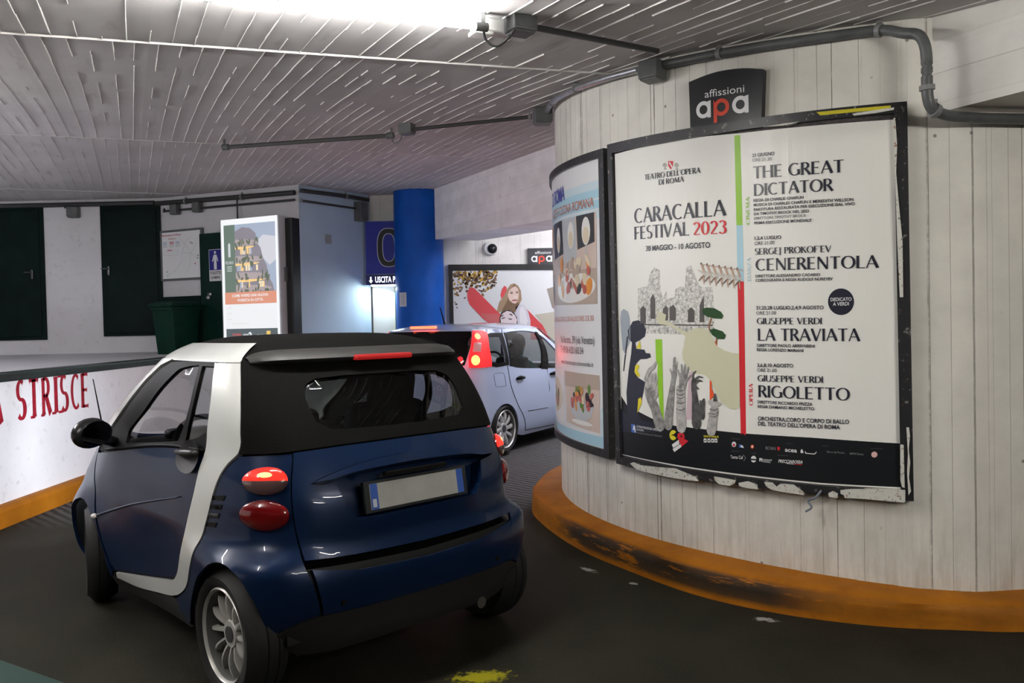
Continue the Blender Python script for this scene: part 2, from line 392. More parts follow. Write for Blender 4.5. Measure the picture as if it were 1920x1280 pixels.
def m_board_wall(name, base=(0.72, 0.695, 0.635), bw=0.107, dark=1.0, axis=0, red=0.0):
    m, nt, b = new_mat(name); g = NG(nt); uvn = g.n('ShaderNodeTexCoord').outputs['UV']
    sep = g.n('ShaderNodeSeparateXYZ', i_Vector=uvn); U, V = (sep.outputs[0], sep.outputs[1]) if axis == 0 else (sep.outputs[1], sep.outputs[0])
    wob = g.math('MULTIPLY', g.math('SUBTRACT', g.noise(uvn, 7, 4, 0.6), 0.5), 0.007)
    one = g.n('ShaderNodeTexNoise', noise_dimensions='1D', i_W=g.math('MULTIPLY', U, 4.0)).outputs[0]; q = g.math('DIVIDE', g.math('ADD', g.math('ADD', U, wob), g.math('MULTIPLY', one, .16)), bw); idx = g.math('FLOOR', q); fr = g.math('ABSOLUTE', g.math('SUBTRACT', g.math('SUBTRACT', q, idx), 0.5))
    rnd = g.n('ShaderNodeTexWhiteNoise', noise_dimensions='1D', i_W=idx).outputs[0]
    cv = g.n('ShaderNodeCombineXYZ', i_X=g.math('MULTIPLY', idx, 3.7), i_Y=g.math('MULTIPLY', V, 1.0))
    brk = g.noise(cv.outputs[0], 11, 6, 0.8)
    line = g.ramp(fr, [(0.452, 0.0), (0.488, 1.0)])
    rn2 = g.n('ShaderNodeTexWhiteNoise', noise_dimensions='1D', i_W=g.math('ADD', g.math('FLOOR', g.math('ADD', q, .5)), 31.7)).outputs[0]
    lm = g.math('MULTIPLY', g.math('MULTIPLY', line, g.ramp(rn2, [(.12, .15), (.7, 1.0)])), g.ramp(g.math('ADD', brk, g.math('MULTIPLY', rnd, 0.2)), [(0.40, 0.15), (0.53, 1.0)]))
    n1 = g.noise(uvn, 3.0, 5, 0.6); n2 = g.noise(uvn, 22, 4, 0.6)
    col = g.mix(g.ramp(n1, [(0.3, 0.0), (0.7, 1.0)]), tuple(c * 0.86 for c in base), tuple(min(1, c * 1.08) for c in base))
    col = g.mix(g.math('MULTIPLY', rnd, 0.12), col, (0.45, 0.42, 0.37))
    col = g.mix(g.math('MULTIPLY', lm, dark), col, (0.10, 0.078, 0.06))
    col = g.mix(g.ramp(n2, [(0.70, 0.0), (0.80, 0.5)]), col, (0.34, 0.31, 0.27))
    vor = g.n('ShaderNodeTexVoronoi', i_Vector=uvn, i_Scale=5.0).outputs[0]
    col = g.mix(g.ramp(vor, [(0.030, 0.8), (0.06, 0.0)]), col, (0.10, 0.08, 0.07))
    st = g.n('ShaderNodeCombineXYZ', i_X=g.math('MULTIPLY', U, 6.0), i_Y=g.math('MULTIPLY', V, 0.7))
    if axis == 0:
        low = g.ramp(V, [(0.10, 1.0), (0.75, 0.0)])
        col = g.mix(g.math('MULTIPLY', low, g.ramp(g.noise(st.outputs[0], 3, 5, 0.7), [(0.42, 0.0), (0.75, 0.75)])), col, (0.36, 0.31, 0.24))
    nt.links.new(col, b.inputs['Base Color']); setp(b, Roughness=0.6)
    h = g.math('ADD', g.math('MULTIPLY', n2, 0.25), g.math('SUBTRACT', g.math('MULTIPLY', rnd, 0.4), g.math('MULTIPLY', lm, 1.2)))
    g.bump(h, 0.55, 0.006, b); return m
def m_ceiling():
    m, nt, b = new_mat('ceiling_boards'); g = NG(nt); tc = g.n('ShaderNodeTexCoord').outputs['Object']
    sep = g.n('ShaderNodeSeparateXYZ', i_Vector=tc); X, Y = sep.outputs[0], sep.outputs[1]
    E = g.math('ADD', g.math('MULTIPLY', X, 0.91), g.math('MULTIPLY', Y, 0.415)); D = g.math('ADD', g.math('MULTIPLY', X, -0.415), g.math('MULTIPLY', Y, 0.91))
    idx = g.math('FLOOR', g.math('DIVIDE', E, 0.112)); row = g.math('FLOOR', g.math('DIVIDE', g.math('SUBTRACT', D, 0.6), 4.2))
    rnd = g.n('ShaderNodeTexWhiteNoise', noise_dimensions='1D', i_W=g.math('ADD', idx, g.math('MULTIPLY', row, 57.3))).outputs[0]
    cv = g.n('ShaderNodeCombineXYZ', i_X=g.math('MULTIPLY', E, 5.0), i_Y=D)
    n1 = g.noise(cv.outputs[0], 1.5, 5, 0.6); n2 = g.noise(tc, 14, 5, 0.65); n3 = g.noise(tc, 1.1, 4, 0.6)
    col = g.mix(g.ramp(n3, [(0.3, 0.0), (0.7, 1.0)]), (0.48, 0.465, 0.46), (0.59, 0.575, 0.575))
    col = g.mix(g.math('MULTIPLY', rnd, 0.35), col, (0.35, 0.34, 0.335))
    col = g.mix(g.ramp(n1, [(0.60, 0.0), (0.78, 0.55)]), col, (0.20, 0.19, 0.18))
    col = g.mix(g.ramp(n2, [(0.66, 0.0), (0.80, 0.5)]), col, (0.22, 0.21, 0.20))
    nt.links.new(col, b.inputs['Base Color']); setp(b, Roughness=0.75)
    g.bump(g.math('ADD', g.math('MULTIPLY', rnd, 0.8), g.math('MULTIPLY', n2, 0.5)), 0.35, 0.006, b); return m
def m_plaster(name, base, dirt=(0.28, 0.25, 0.22), amt=0.45):
    m, nt, b = new_mat(name); g = NG(nt); tc = g.n('ShaderNodeTexCoord').outputs['Object']
    n1 = g.noise(tc, 1.6, 5, 0.65); n2 = g.noise(tc, 11, 5, 0.65)
    col = g.mix(g.ramp(n1, [(0.3, 0.0), (0.7, 1.0)]), tuple(c * 0.9 for c in base), base)
    col = g.mix(g.math('MULTIPLY', g.ramp(n2, [(0.58, 0.0), (0.75, 1.0)]), amt), col, dirt)
    nt.links.new(col, b.inputs['Base Color']); setp(b, Roughness=0.6); g.bump(n2, 0.2, 0.004, b); return m
def m_kerb():
    m, nt, b = new_mat('ochre_kerb_paint'); g = NG(nt); uv = g.n('ShaderNodeTexCoord').outputs['UV']
    sep = g.n('ShaderNodeSeparateXYZ', i_Vector=uv); U, V = sep.outputs[0], sep.outputs[1]
    cv = g.n('ShaderNodeCombineXYZ', i_X=g.math('MULTIPLY', U, 1.4), i_Y=g.math('MULTIPLY', V, 9.0))
    n1 = g.noise(cv.outputs[0], 2.2, 6, 0.68); n2 = g.noise(uv, 16, 5, 0.65); n3 = g.noise(uv, 3, 4, 0.6)
    col = g.mix(g.ramp(n3, [(0.3, 0.0), (0.7, 1.0)]), (0.22, 0.072, 0.003), (0.37, 0.130, 0.007))
    mid = g.ramp(g.math('ABSOLUTE', g.math('SUBTRACT', V, 0.10)), [(0.0, 1.0), (0.055, 0.9), (0.085, 0.0)])
    scuff = g.math('MULTIPLY', mid, g.ramp(n1, [(0.38, 0.0), (0.46, 1.0)]))
    along = g.ramp(g.math('MULTIPLY', g.math('ABSOLUTE', g.math('SUBTRACT', U, 7.2)), 0.4), [(0.34, 1.0), (0.5, 0.18)])
    col = g.mix(g.math('MULTIPLY', scuff, along), col, (0.022, 0.017, 0.012))
    col = g.mix(g.ramp(n2, [(0.60, 0.0), (0.78, 0.55)]), col, (0.09, 0.04, 0.012))
    nt.links.new(col, b.inputs['Base Color']); setp(b, Roughness=0.6, Specular_IOR_Level=.12); g.bump(n2, 0.35, 0.005, b); return m

# floor
mb = MB(); mb.add([(-14, -8, 0), (8, -8, 0), (8, 14, 0), (-14, 14, 0)], [(0, 1, 2, 3)])
struct(mb.build('floor', m_floor()))
mb = MB(); mb.prism([(-2.75, 4.11), (-2.02, 3.67), (-2.02, 2.6), (-2.75, 2.6)], lambda x, y, d: (x, y, d), 0.0, 0.004); struct(mb.build('floor_marking', flat('green_floor_paint', (0.005, 0.028, 0.020), 0.6)), 'dark green painted patch on the floor at the bottom left corner', 'floor marking')
# upper level floor behind the parapet
mb = MB()
up = [(-13, 2.0), (-4.36, 2.0), (-4.36, 10.9), (-2.05, 10.9), (-2.05, 12.85), (-13, 12.85)]
zu = lambda x, y: 1.13 + 0.14 * min(1, max(0, (y - 7) / 5.7))
mb.prism(up, lambda x, y, d: (x, y, zu(x, y) if d > .5 else 0.0), 1, 0)
struct(mb.build('floor_upper', m_plaster('worn_screed', (0.55, 0.55, 0.57), (0.3, 0.3, 0.3), 0.5)))
# ceiling with raised board marks
mb = MB(); ys = list(np.arange(-8, 3, 1.0)) + list(np.arange(3, 6, .5)) + list(np.arange(6, 10, .5)) + list(np.arange(10, 15, .5))
xs = [-14, -8, -4, -2, 0, 2, 4, 8]
mb.add([(x, y, zc(y)) for y in ys for x in xs] + [(x, y, zc(y) + .3) for y in (-8, 14.5) for x in (-14, 8)], [(j * 8 + i, j * 8 + i + 1, (j + 1) * 8 + i + 1, (j + 1) * 8 + i) for j in range(len(ys) - 1) for i in range(7)])
rr = random.Random(3)
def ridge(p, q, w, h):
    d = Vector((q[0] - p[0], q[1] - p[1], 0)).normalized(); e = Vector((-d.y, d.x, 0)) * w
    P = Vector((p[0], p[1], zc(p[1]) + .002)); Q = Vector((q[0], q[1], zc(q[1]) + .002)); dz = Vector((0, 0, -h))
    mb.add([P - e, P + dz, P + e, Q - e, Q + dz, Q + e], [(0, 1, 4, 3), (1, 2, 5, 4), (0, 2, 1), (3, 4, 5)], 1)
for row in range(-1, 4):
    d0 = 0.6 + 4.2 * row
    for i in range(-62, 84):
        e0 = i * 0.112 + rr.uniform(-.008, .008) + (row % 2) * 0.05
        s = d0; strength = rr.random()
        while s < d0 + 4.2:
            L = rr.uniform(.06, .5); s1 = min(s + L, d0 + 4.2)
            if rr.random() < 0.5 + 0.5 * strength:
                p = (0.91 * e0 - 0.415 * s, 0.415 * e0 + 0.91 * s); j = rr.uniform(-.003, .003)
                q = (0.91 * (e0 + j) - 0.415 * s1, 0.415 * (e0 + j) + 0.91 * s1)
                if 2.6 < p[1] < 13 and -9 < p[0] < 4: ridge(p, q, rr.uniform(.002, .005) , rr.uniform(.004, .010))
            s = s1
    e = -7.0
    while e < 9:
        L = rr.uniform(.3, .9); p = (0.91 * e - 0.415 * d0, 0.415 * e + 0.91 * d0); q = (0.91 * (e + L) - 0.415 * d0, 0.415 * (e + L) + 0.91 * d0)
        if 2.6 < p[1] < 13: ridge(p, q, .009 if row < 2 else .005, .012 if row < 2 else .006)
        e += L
struct(mb.build('ceiling', [m_ceiling(), flat('ridge_grazing_light', (0.62, 0.605, 0.58), 0.7)], fix=False))  # ridges coloured lighter than the boards to stand for light grazing their sides
# round core wall on the right
plan = []
for a in np.arange(-262, -113.9, 2.0): plan.append((CX + RW * math.cos(math.radians(a)), CY + RW * math.sin(math.radians(a))))
plan += spl([plan[-1], (2.34, 4.235), (2.70, 4.28), (3.4, 4.36), (5.2, 4.5)], 5)[1:]
arc = [0.0]
for i in range(1, len(plan)): arc.append(arc[-1] + math.hypot(plan[i][0] - plan[i - 1][0], plan[i][1] - plan[i - 1][1]))
mb = MB(); zs = [0, .2, .6, 1.2, 1.8, 2.4, 1.0]
vs = []; nz = 7
for (x, y) in plan:
    for k in range(nz): vs.append((x, y, zc(y) * k / (nz - 1) + (0.01 if k == nz - 1 else 0)))
mb.add(vs, [(i * nz + k, (i + 1) * nz + k, (i + 1) * nz + k + 1, i * nz + k + 1) for i in range(len(plan) - 1) for k in range(nz - 1)])
WALLMAT = m_board_wall('board_marked_wall')
o = mb.build('wall_right', WALLMAT, smooth=40, fix=False); struct(o)
PA = np.array(plan)
def wall_uv(co):
    i = int(np.argmin((PA[:, 0] - co.x) ** 2 + (PA[:, 1] - co.y) ** 2)); return (arc[i], co.z)
set_uv(o, wall_uv)
# kerb round the core wall
kp = []
for a in np.arange(-262, -175, 6.0): kp.append((CX + 3.09 * math.cos(math.radians(a)), CY + 3.09 * math.sin(math.radians(a)), .175))
kp += [(.15, 7.17, .175), (.155, 6.75, .175), (.29, 6.15, .175), (.46, 5.66, .175), (.65, 5.29, .172), (1.01, 4.72, .168), (1.39, 4.38, .16), (1.82, 4.17, .15), (2.21, 4.09, .14), (2.5, 4.05, .13), (3.2, 4.06, .125), (5.2, 4.2, .125)]
kp = spl(kp, 6); mb = MB(); vs = []; uvs = []; L = 0.0
for i, (x, y, h) in enumerate(kp):
    if i: L += math.hypot(x - kp[i - 1][0], y - kp[i - 1][1])
    d2 = (PA[:, 0] - x) ** 2 + (PA[:, 1] - y) ** 2; w = PA[int(np.argmin(d2))]
    inn = Vector((w[0] - x, w[1] - y, 0)); n = inn.normalized(); wv = .006 * math.sin(L * 7) * math.sin(L * 2.3)
    for (t, z, v) in ((-.005, 0, 0), (0.0, h * .55, .09), (.006 + wv, h - .022, .155), (.03 + wv, h - .004, .185), (inn.length * .6, h, .26), (inn.length + .03, h + .012, .33)):
        p = Vector((x, y, 0)) + n * t; vs.append((p.x, p.y, z)); uvs.append((L, v))
k = 6; mb.add(vs, [(i * k + j, (i + 1) * k + j, (i + 1) * k + j + 1, i * k + j + 1) for i in range(len(kp) - 1) for j in range(k - 1)])
KM = m_kerb(); o = mb.build('trim_1', KM, smooth=50, fix=False)
struct(o, 'ochre painted kerb with black tyre scuffs curving round the white round wall', 'kerb')
uvl = o.data.uv_layers.new(name='UVMap')
for lp in o.data.loops: uvl.data[lp.index].uv = uvs[lp.vertex_index]
# beam at top right
BM = m_board_wall('board_marked_beam', (0.70, 0.68, 0.64), 0.16, 0.35, axis=1)
d = Vector((.48, -.877, 0)); e = Vector((.877, .48, 0)); P0 = Vector((2.045, 4.50, 0)); mb = MB()
A, B = P0, P0 + d * 3.4
q = [A, B, B + e * .55, A + e * .55]
mb.add([(p.x, p.y, 2.60) for p in q] + [(p.x, p.y, zc(p.y) + .02) for p in q], [(0, 1, 2, 3), (4, 7, 6, 5), (0, 4, 5, 1), (1, 5, 6, 2), (2, 6, 7, 3), (3, 7, 4, 0)])
o = mb.build('ceiling_beam', BM); struct(o); set_uv(o, lambda c: ((Vector(c) - P0).dot(d), c.z))
# far beam
A = Vector((-1.11, 12.35, 0)); B = Vector((1.0, 8.0, 0)); d2 = (B - A).normalized(); e2 = Vector((-d2.y, d2.x, 0)); mb = MB()
q = [(A, 2.86), (B, 2.66), (B + e2 * .7, 2.66), (A + e2 * .7, 2.86)]
mb.add([(p.x, p.y, z) for p, z in q] + [(p.x, p.y, zc(p.y) + .02) for p, z in q], [(0, 1, 2, 3), (4, 7, 6, 5), (0, 4, 5, 1), (1, 5, 6, 2), (2, 6, 7, 3), (3, 7, 4, 0)])
o = mb.build('ceiling_beam', m_board_wall('board_marked_far_beam', (0.92, 0.91, 0.93), 0.17, 0.22, axis=1)); struct(o); set_uv(o, lambda c: ((Vector(c) - A).dot(d2), c.z))
# far wall, recess, door wall, angled walls
def wallseg(name, p, q, z0, z1, mat, th=.15, kind='structure'):
    p = Vector((p[0], p[1], 0)); q = Vector((q[0], q[1], 0)); t = (q - p).normalized(); n = Vector((-t.y, t.x, 0)) * th; mb = MB()
    c = [p, q, q + n, p + n]; tops = [z1 if z1 else zc(w.y) + .02 for w in c]
    mb.add([(w.x, w.y, z0) for w in c] + [(w.x, w.y, zz) for w, zz in zip(c, tops)], [(0, 1, 2, 3), (4, 7, 6, 5), (0, 4, 5, 1), (1, 5, 6, 2), (2, 6, 7, 3), (3, 7, 4, 0)])
    o = mb.build(name, mat); o['kind'] = kind; set_uv(o, lambda c: ((Vector((c.x, c.y, 0)) - p).dot(t), c.z)); return o
PL = m_plaster('white_plaster', (0.56, 0.55, 0.57)); PB = m_plaster('pale_blue_plaster', (0.37, 0.47, 0.60), (0.3, 0.36, 0.44), 0.2)
wallseg('wall_back', (-2.175, 12.93), (5.5, 12.93), 0, None, m_board_wall('board_marked_far_wall', (0.70, 0.69, 0.66), 0.115, 0.3))
wallseg('wall_far_left', (-13, 12.7), (-5.32, 12.7), 0, None, PL)
PA_, PB_, PC_ = Vector((-5.32, 12.7, 0)), Vector((-2.94, 11.6, 0)), Vector((-2.175, 12.85, 0))
wallseg('wall_angled', PA_, PB_, 0, None, PL)
wallseg('wall_exit', PB_, PC_, 0, None, PB)
wallseg('wall_left_far', (-13, 2.0), (-13, 12.8), 0, None, PL, -.15)
# parapet of the ramp on the left
mb = MB(); mb.box((-4.36, 6.4, .6), (.20, 9.2, 1.2)); WL = mb.build('wall_left', m_plaster('parapet_plaster', (0.80, 0.78, 0.80), (0.30, 0.27, 0.24), 0.4)); struct(WL)
mb = MB(); mb.box((-4.36, 6.4, 1.215), (.25, 9.25, .07), bev=.012); struct(mb.build('trim_2', flat('dark_green_cap', (0.012, 0.022, 0.02), 0.4, var=.4)), 'dark green cap rail on the low white parapet wall', 'cap rail')
mb = MB(); mb.prism([(-4.28, 0), (-4.165, 0), (-4.17, .13), (-4.185, .16), (-4.21, .172), (-4.28, .175)], lambda x, z, y: (x, y, z), 1.8, 11.0)
o = mb.build('trim_3', KM); struct(o, 'ochre painted kerb along the foot of the low white parapet wall', 'kerb'); set_uv(o, lambda c: (c.y * .6 + 9, .2 + c.z * .4))
# words on the parapet
mb = MB(); fnL = lambda a, z, l: (-4.2585 + .0004 * l, a, z)
W0 = ['S', 'T', 'R', 'I', 'S', 'C', 'E']; wid = [.15, .16, .165, .075, .15, .15, .14]; y = 7.075
for ch, w in zip(W0, wid):
    put_text(mb, ch, y, .84, w, .335, 0, 0, fnL, 'heavy')
    dots = [(y + .0 , .84), (y + .0, 1.175)]
    y += w + .035
for (yy, zz, ww) in ((7.28, .84, .07), (7.44, .84, .06), (7.62, .84, .07), (7.73, .84, .08), (7.73, 1.175, .08), (7.28, 1.165, .0)):
    if ww: put_poly(mb, [(yy, zz - .012), (yy + ww, zz - .012), (yy + ww, zz + .012), (yy, zz + .012)], 0, 1, fnL)
put_text(mb, 'A', 6.70, .84, .19, .335, 0, 0, fnL, 'heavy')
lt = mb.build('painted_lettering', flat('dark_red_paint', (0.30, 0.008, 0.02), 0.5, var=.3, vscale=25), parent=WL, fix=False); lt['label'] = 'dark red hand painted capitals'
# blue pillar
mb = MB(); mb.tube([(-1.385, 12.62, 0), (-1.385, 12.62, zc(12.62) + .02)], .37, 40)
struct(mb.build('pillar', flat('blue_gloss_paint', (0.005, 0.085, 0.42), 0.45, var=.15, vscale=3, Specular_IOR_Level=.15), smooth=40))
# dark green doors in the far left wall
DG = flat('dark_green_door_paint', (0.003, 0.009, 0.008), 0.5, var=.3, vscale=4, Specular_IOR_Level=.08); STEEL = flat('brushed_steel', (0.5, 0.5, 0.52), 0.3, 0.9)
def far_door(name, x0, x1, z0, z1, hx):
    mb = MB(); mb.box(((x0 + x1) / 2, 12.69, (z0 + z1) / 2), (x1 - x0, .05, z1 - z0)); mb.box(((x0 + x1) / 2, 12.66, (z0 + z1) / 2 - .02), (x1 - x0 - .12, .02, z1 - z0 - .14), bev=.008)
    o = mb.build(name, DG); struct(o); mb = MB(); mb.box((hx, 12.635, z0 + 1.0), (.03, .02, .14), bev=.006); mb.tube([(hx, 12.63, z0 + 1.03), (hx, 12.60, z0 + 1.03), (hx - .1, 12.60, z0 + 1.03)], .009, 8)
    mb.build('door_handle', flat('dark_steel', (0.12, 0.12, 0.13), 0.35, 0.8), parent=o); return o
far_door('door_1', -8.3, -7.13, 1.49, 3.55, -7.3)
far_door('door_2', -6.25, -5.335, 1.52, 3.53, -6.13)
# toilet door on the angled wall
ab = (PB_ - PA_).normalized(); nab = Vector((ab.y, -ab.x, 0))
RAB = math.atan2(ab.y, ab.x)
def AB(s, off, z): p = PA_ + ab * s + nab * off; return Vector((p.x, p.y, z))
mb = MB(); mb.box(AB(1.12, .03, 2.11), (.62, .06, 1.80), rz=RAB); mb.box(AB(1.12, .065, 2.1), (.52, .02, 1.68), rz=RAB, bev=.006)
d3 = mb.build('door_3', flat('green_door_paint', (0.004, 0.022, 0.016), 0.45, var=.2, vscale=4, Specular_IOR_Level=.1)); struct(d3)
mb = MB(); mb.ball(AB(1.0, .10, 2.06), .035, n=12); mb.box(AB(1.0, .08, 2.11), (.07, .01, .05), rz=RAB); mb.build('door_handle', STEEL, parent=d3, smooth=True)
# exit door opening under the zero sign
mb = MB(); mb.box((-1.77, 12.86, 1.65), (.05, .14, 1.15)); mb.box((-1.97, 12.905, 1.65), (.36, .05, 1.15), mi=1); struct(mb.build('door_4', [flat('door_frame_green', (0.01, 0.06, 0.04), 0.4), flat('pale_door', (.62, .63, .62), .5)]))
PT=[('23 GIUGNO',1.1399,2.4812,0.127,0.0185,'ink','bold',-0.0457),('ORE 21.30',1.1395,2.4552,0.1126,0.0185,'ink','sans',-0.0666),('THE GREAT',1.1424,2.3606,0.4881,0.0671,'ink','serif',-0.0494),('DICTATOR',1.1452,2.2634,0.4331,0.0655,'ink','serif',-0.0436),('REGIA DI CHARLIE CHAPLIN',1.1429,2.23,0.2799,0.0151,'ink','bold',-0.0429),('MUSICA DI CHARLES CHAPLIN E MEREDITH WILLSON',1.1443,2.2045,0.5309,0.0152,'ink','bold',-0.0439),('PARTITURA RESTAURATA PER ESECUZIONE DAL VIVO',1.1438,2.1785,0.5385,0.0151,'ink','bold',-0.0371),('DA TIMOTHY BROCK NEL 2023',1.1443,2.1548,0.3052,0.0151,'ink','bold',-0.0436),('DIRETTORE TIMOTHY BROCK',1.1448,2.1295,0.2909,0.0151,'ink','sans',-0.0378),('PRIMA ESECUZIONE MONDIALE',1.1453,2.1033,0.3169,0.0151,'ink','bold',-0.0388),('1,2,4 LUGLIO',1.1457,2.0172,0.1528,0.0185,'ink','bold',-0.0425),('ORE 21.00',1.1461,1.9876,0.1134,0.0186,'ink','sans',-0.0326),("SERGEJ PROKOF'EV",1.1469,1.9327,0.4143,0.0354,'ink','serif',-0.0302),('CENERENTOLA',1.149,1.843,0.6468,0.0658,'ink','serif',-0.0308),('DIRETTORE ALESSANDRO CADARIO',1.1484,1.805,0.3558,0.0152,'ink','bold',-0.0284),('COREOGRAFIA E REGIA RUDOLF NUREYEV',1.1481,1.7814,0.4203,0.0152,'ink','bold',-0.0288),('21,25,28 LUGLIO,2,4,9 AGOSTO',1.1497,1.6246,0.3697,0.0188,'ink','bold',-0.0233),('ORE 21.00',1.1502,1.5954,0.1125,0.0188,'ink','sans',-0.016),('GIUSEPPE VERDI',1.1513,1.5418,0.3584,0.0348,'ink','serif',-0.0176),('LA TRAVIATA',1.1557,1.4495,0.5461,0.0668,'ink','serif',-0.0132),('DIRETTORE PAOLO ARRIVABENI',1.1502,1.4146,0.3197,0.0161,'ink','bold',-0.015),('REGIA LORENZO MARIANI',1.1498,1.3901,0.2608,0.0161,'ink','bold',-0.0184),('3,6,8,10 AGOSTO',1.1504,1.3015,0.2041,0.0189,'ink','bold',-0.0034),('ORE 21.00',1.1499,1.2742,0.1117,0.0188,'ink','sans',-0.0063),('GIUSEPPE VERDI',1.151,1.2195,0.3606,0.0349,'ink','serif',-0.0017),('RIGOLETTO',1.1536,1.1308,0.4927,0.0661,'ink','serif',-0.0067),('DIRETTORE RICCARDO FRIZZA',1.149,1.0947,0.3053,0.0161,'ink','bold',-0.0043),('REGIA DAMIANO MICHIELETTO',1.1496,1.0692,0.3131,0.0161,'ink','bold',0.0),('ORCHESTRA,CORO E CORPO DI BALLO',1.1495,0.9983,0.4911,0.0218,'ink','bold',0.0096),("DEL TEATRO DELL'OPERA DI ROMA",1.15,0.97,0.4443,0.0217,'ink','bold',0.0054),("TEATRO DELL'OPERA",0.3699,2.4635,0.439,0.0335,'ink','serif',-0.0526),('DI ROMA',0.4906,2.414,0.1991,0.0329,'ink','serif',-0.0437),('CARACALLA',0.2658,2.2021,0.71,0.0916,'ink','serif',-0.0427),('FESTIVAL',0.2629,2.0986,0.4568,0.0811,'ink','serif',-0.0401),('2023',0.7499,2.0784,0.2262,0.0773,'red','serif',-0.0455),('30 MAGGIO - 10 AGOSTO',0.3704,2.0154,0.4961,0.0326,'ink','bold',-0.0405),('SOPRINTENDENZA SPECIALE',0.2517,0.8856,0.225,0.0143,'white','sans',-0.0213),('DI ROMA',0.2512,0.8665,0.0678,0.0131,'white','sans',-0.0088),('ARCHEOLOGIA BELLE ARTI PAESAGGIO',0.2507,0.8473,0.2306,0.0096,'gray','sans',-0.0078),('operaroma.it',0.7995,0.8768,0.1031,0.0142,'yellow','bold',0.031),('Terna Caf',0.9776,0.7659,0.0783,0.0182,'white','bold',0.0473),('ROMA',1.192,0.8356,0.0595,0.0179,'gray','serif',0.0185),('acea',1.3019,0.8334,0.0661,0.0224,'white','bold',-0.0136),('Banca del Fucino',1.5266,0.8429,0.089,0.0103,'gray','sans',-0.0056),('BMW Roma',1.6429,0.8395,0.0656,0.0113,'gray','sans',0.0091),('Aeroporti',1.1769,0.7728,0.0495,0.0108,'white','bold',0.0283),('di Roma',1.1767,0.762,0.0417,0.0096,'white','bold',0.0192),('FRECCIAROSSA',1.2636,0.7691,0.1338,0.0165,'white','italic',0.0344),('DEDICATO',1.5549,1.6575,0.1056,0.0177,'white','bold',-0.0066),('A VERDI',1.5668,1.6329,0.0802,0.0176,'white','bold',-0.0025)]
PV=[('CINEMA',1.1177,2.1059,0.1579,0.0199,'green','serif'),('DANZA',1.1196,1.7879,0.1313,0.0198,'sky','serif'),('OPERA',1.121,1.0802,0.1252,0.0231,'red','serif')]
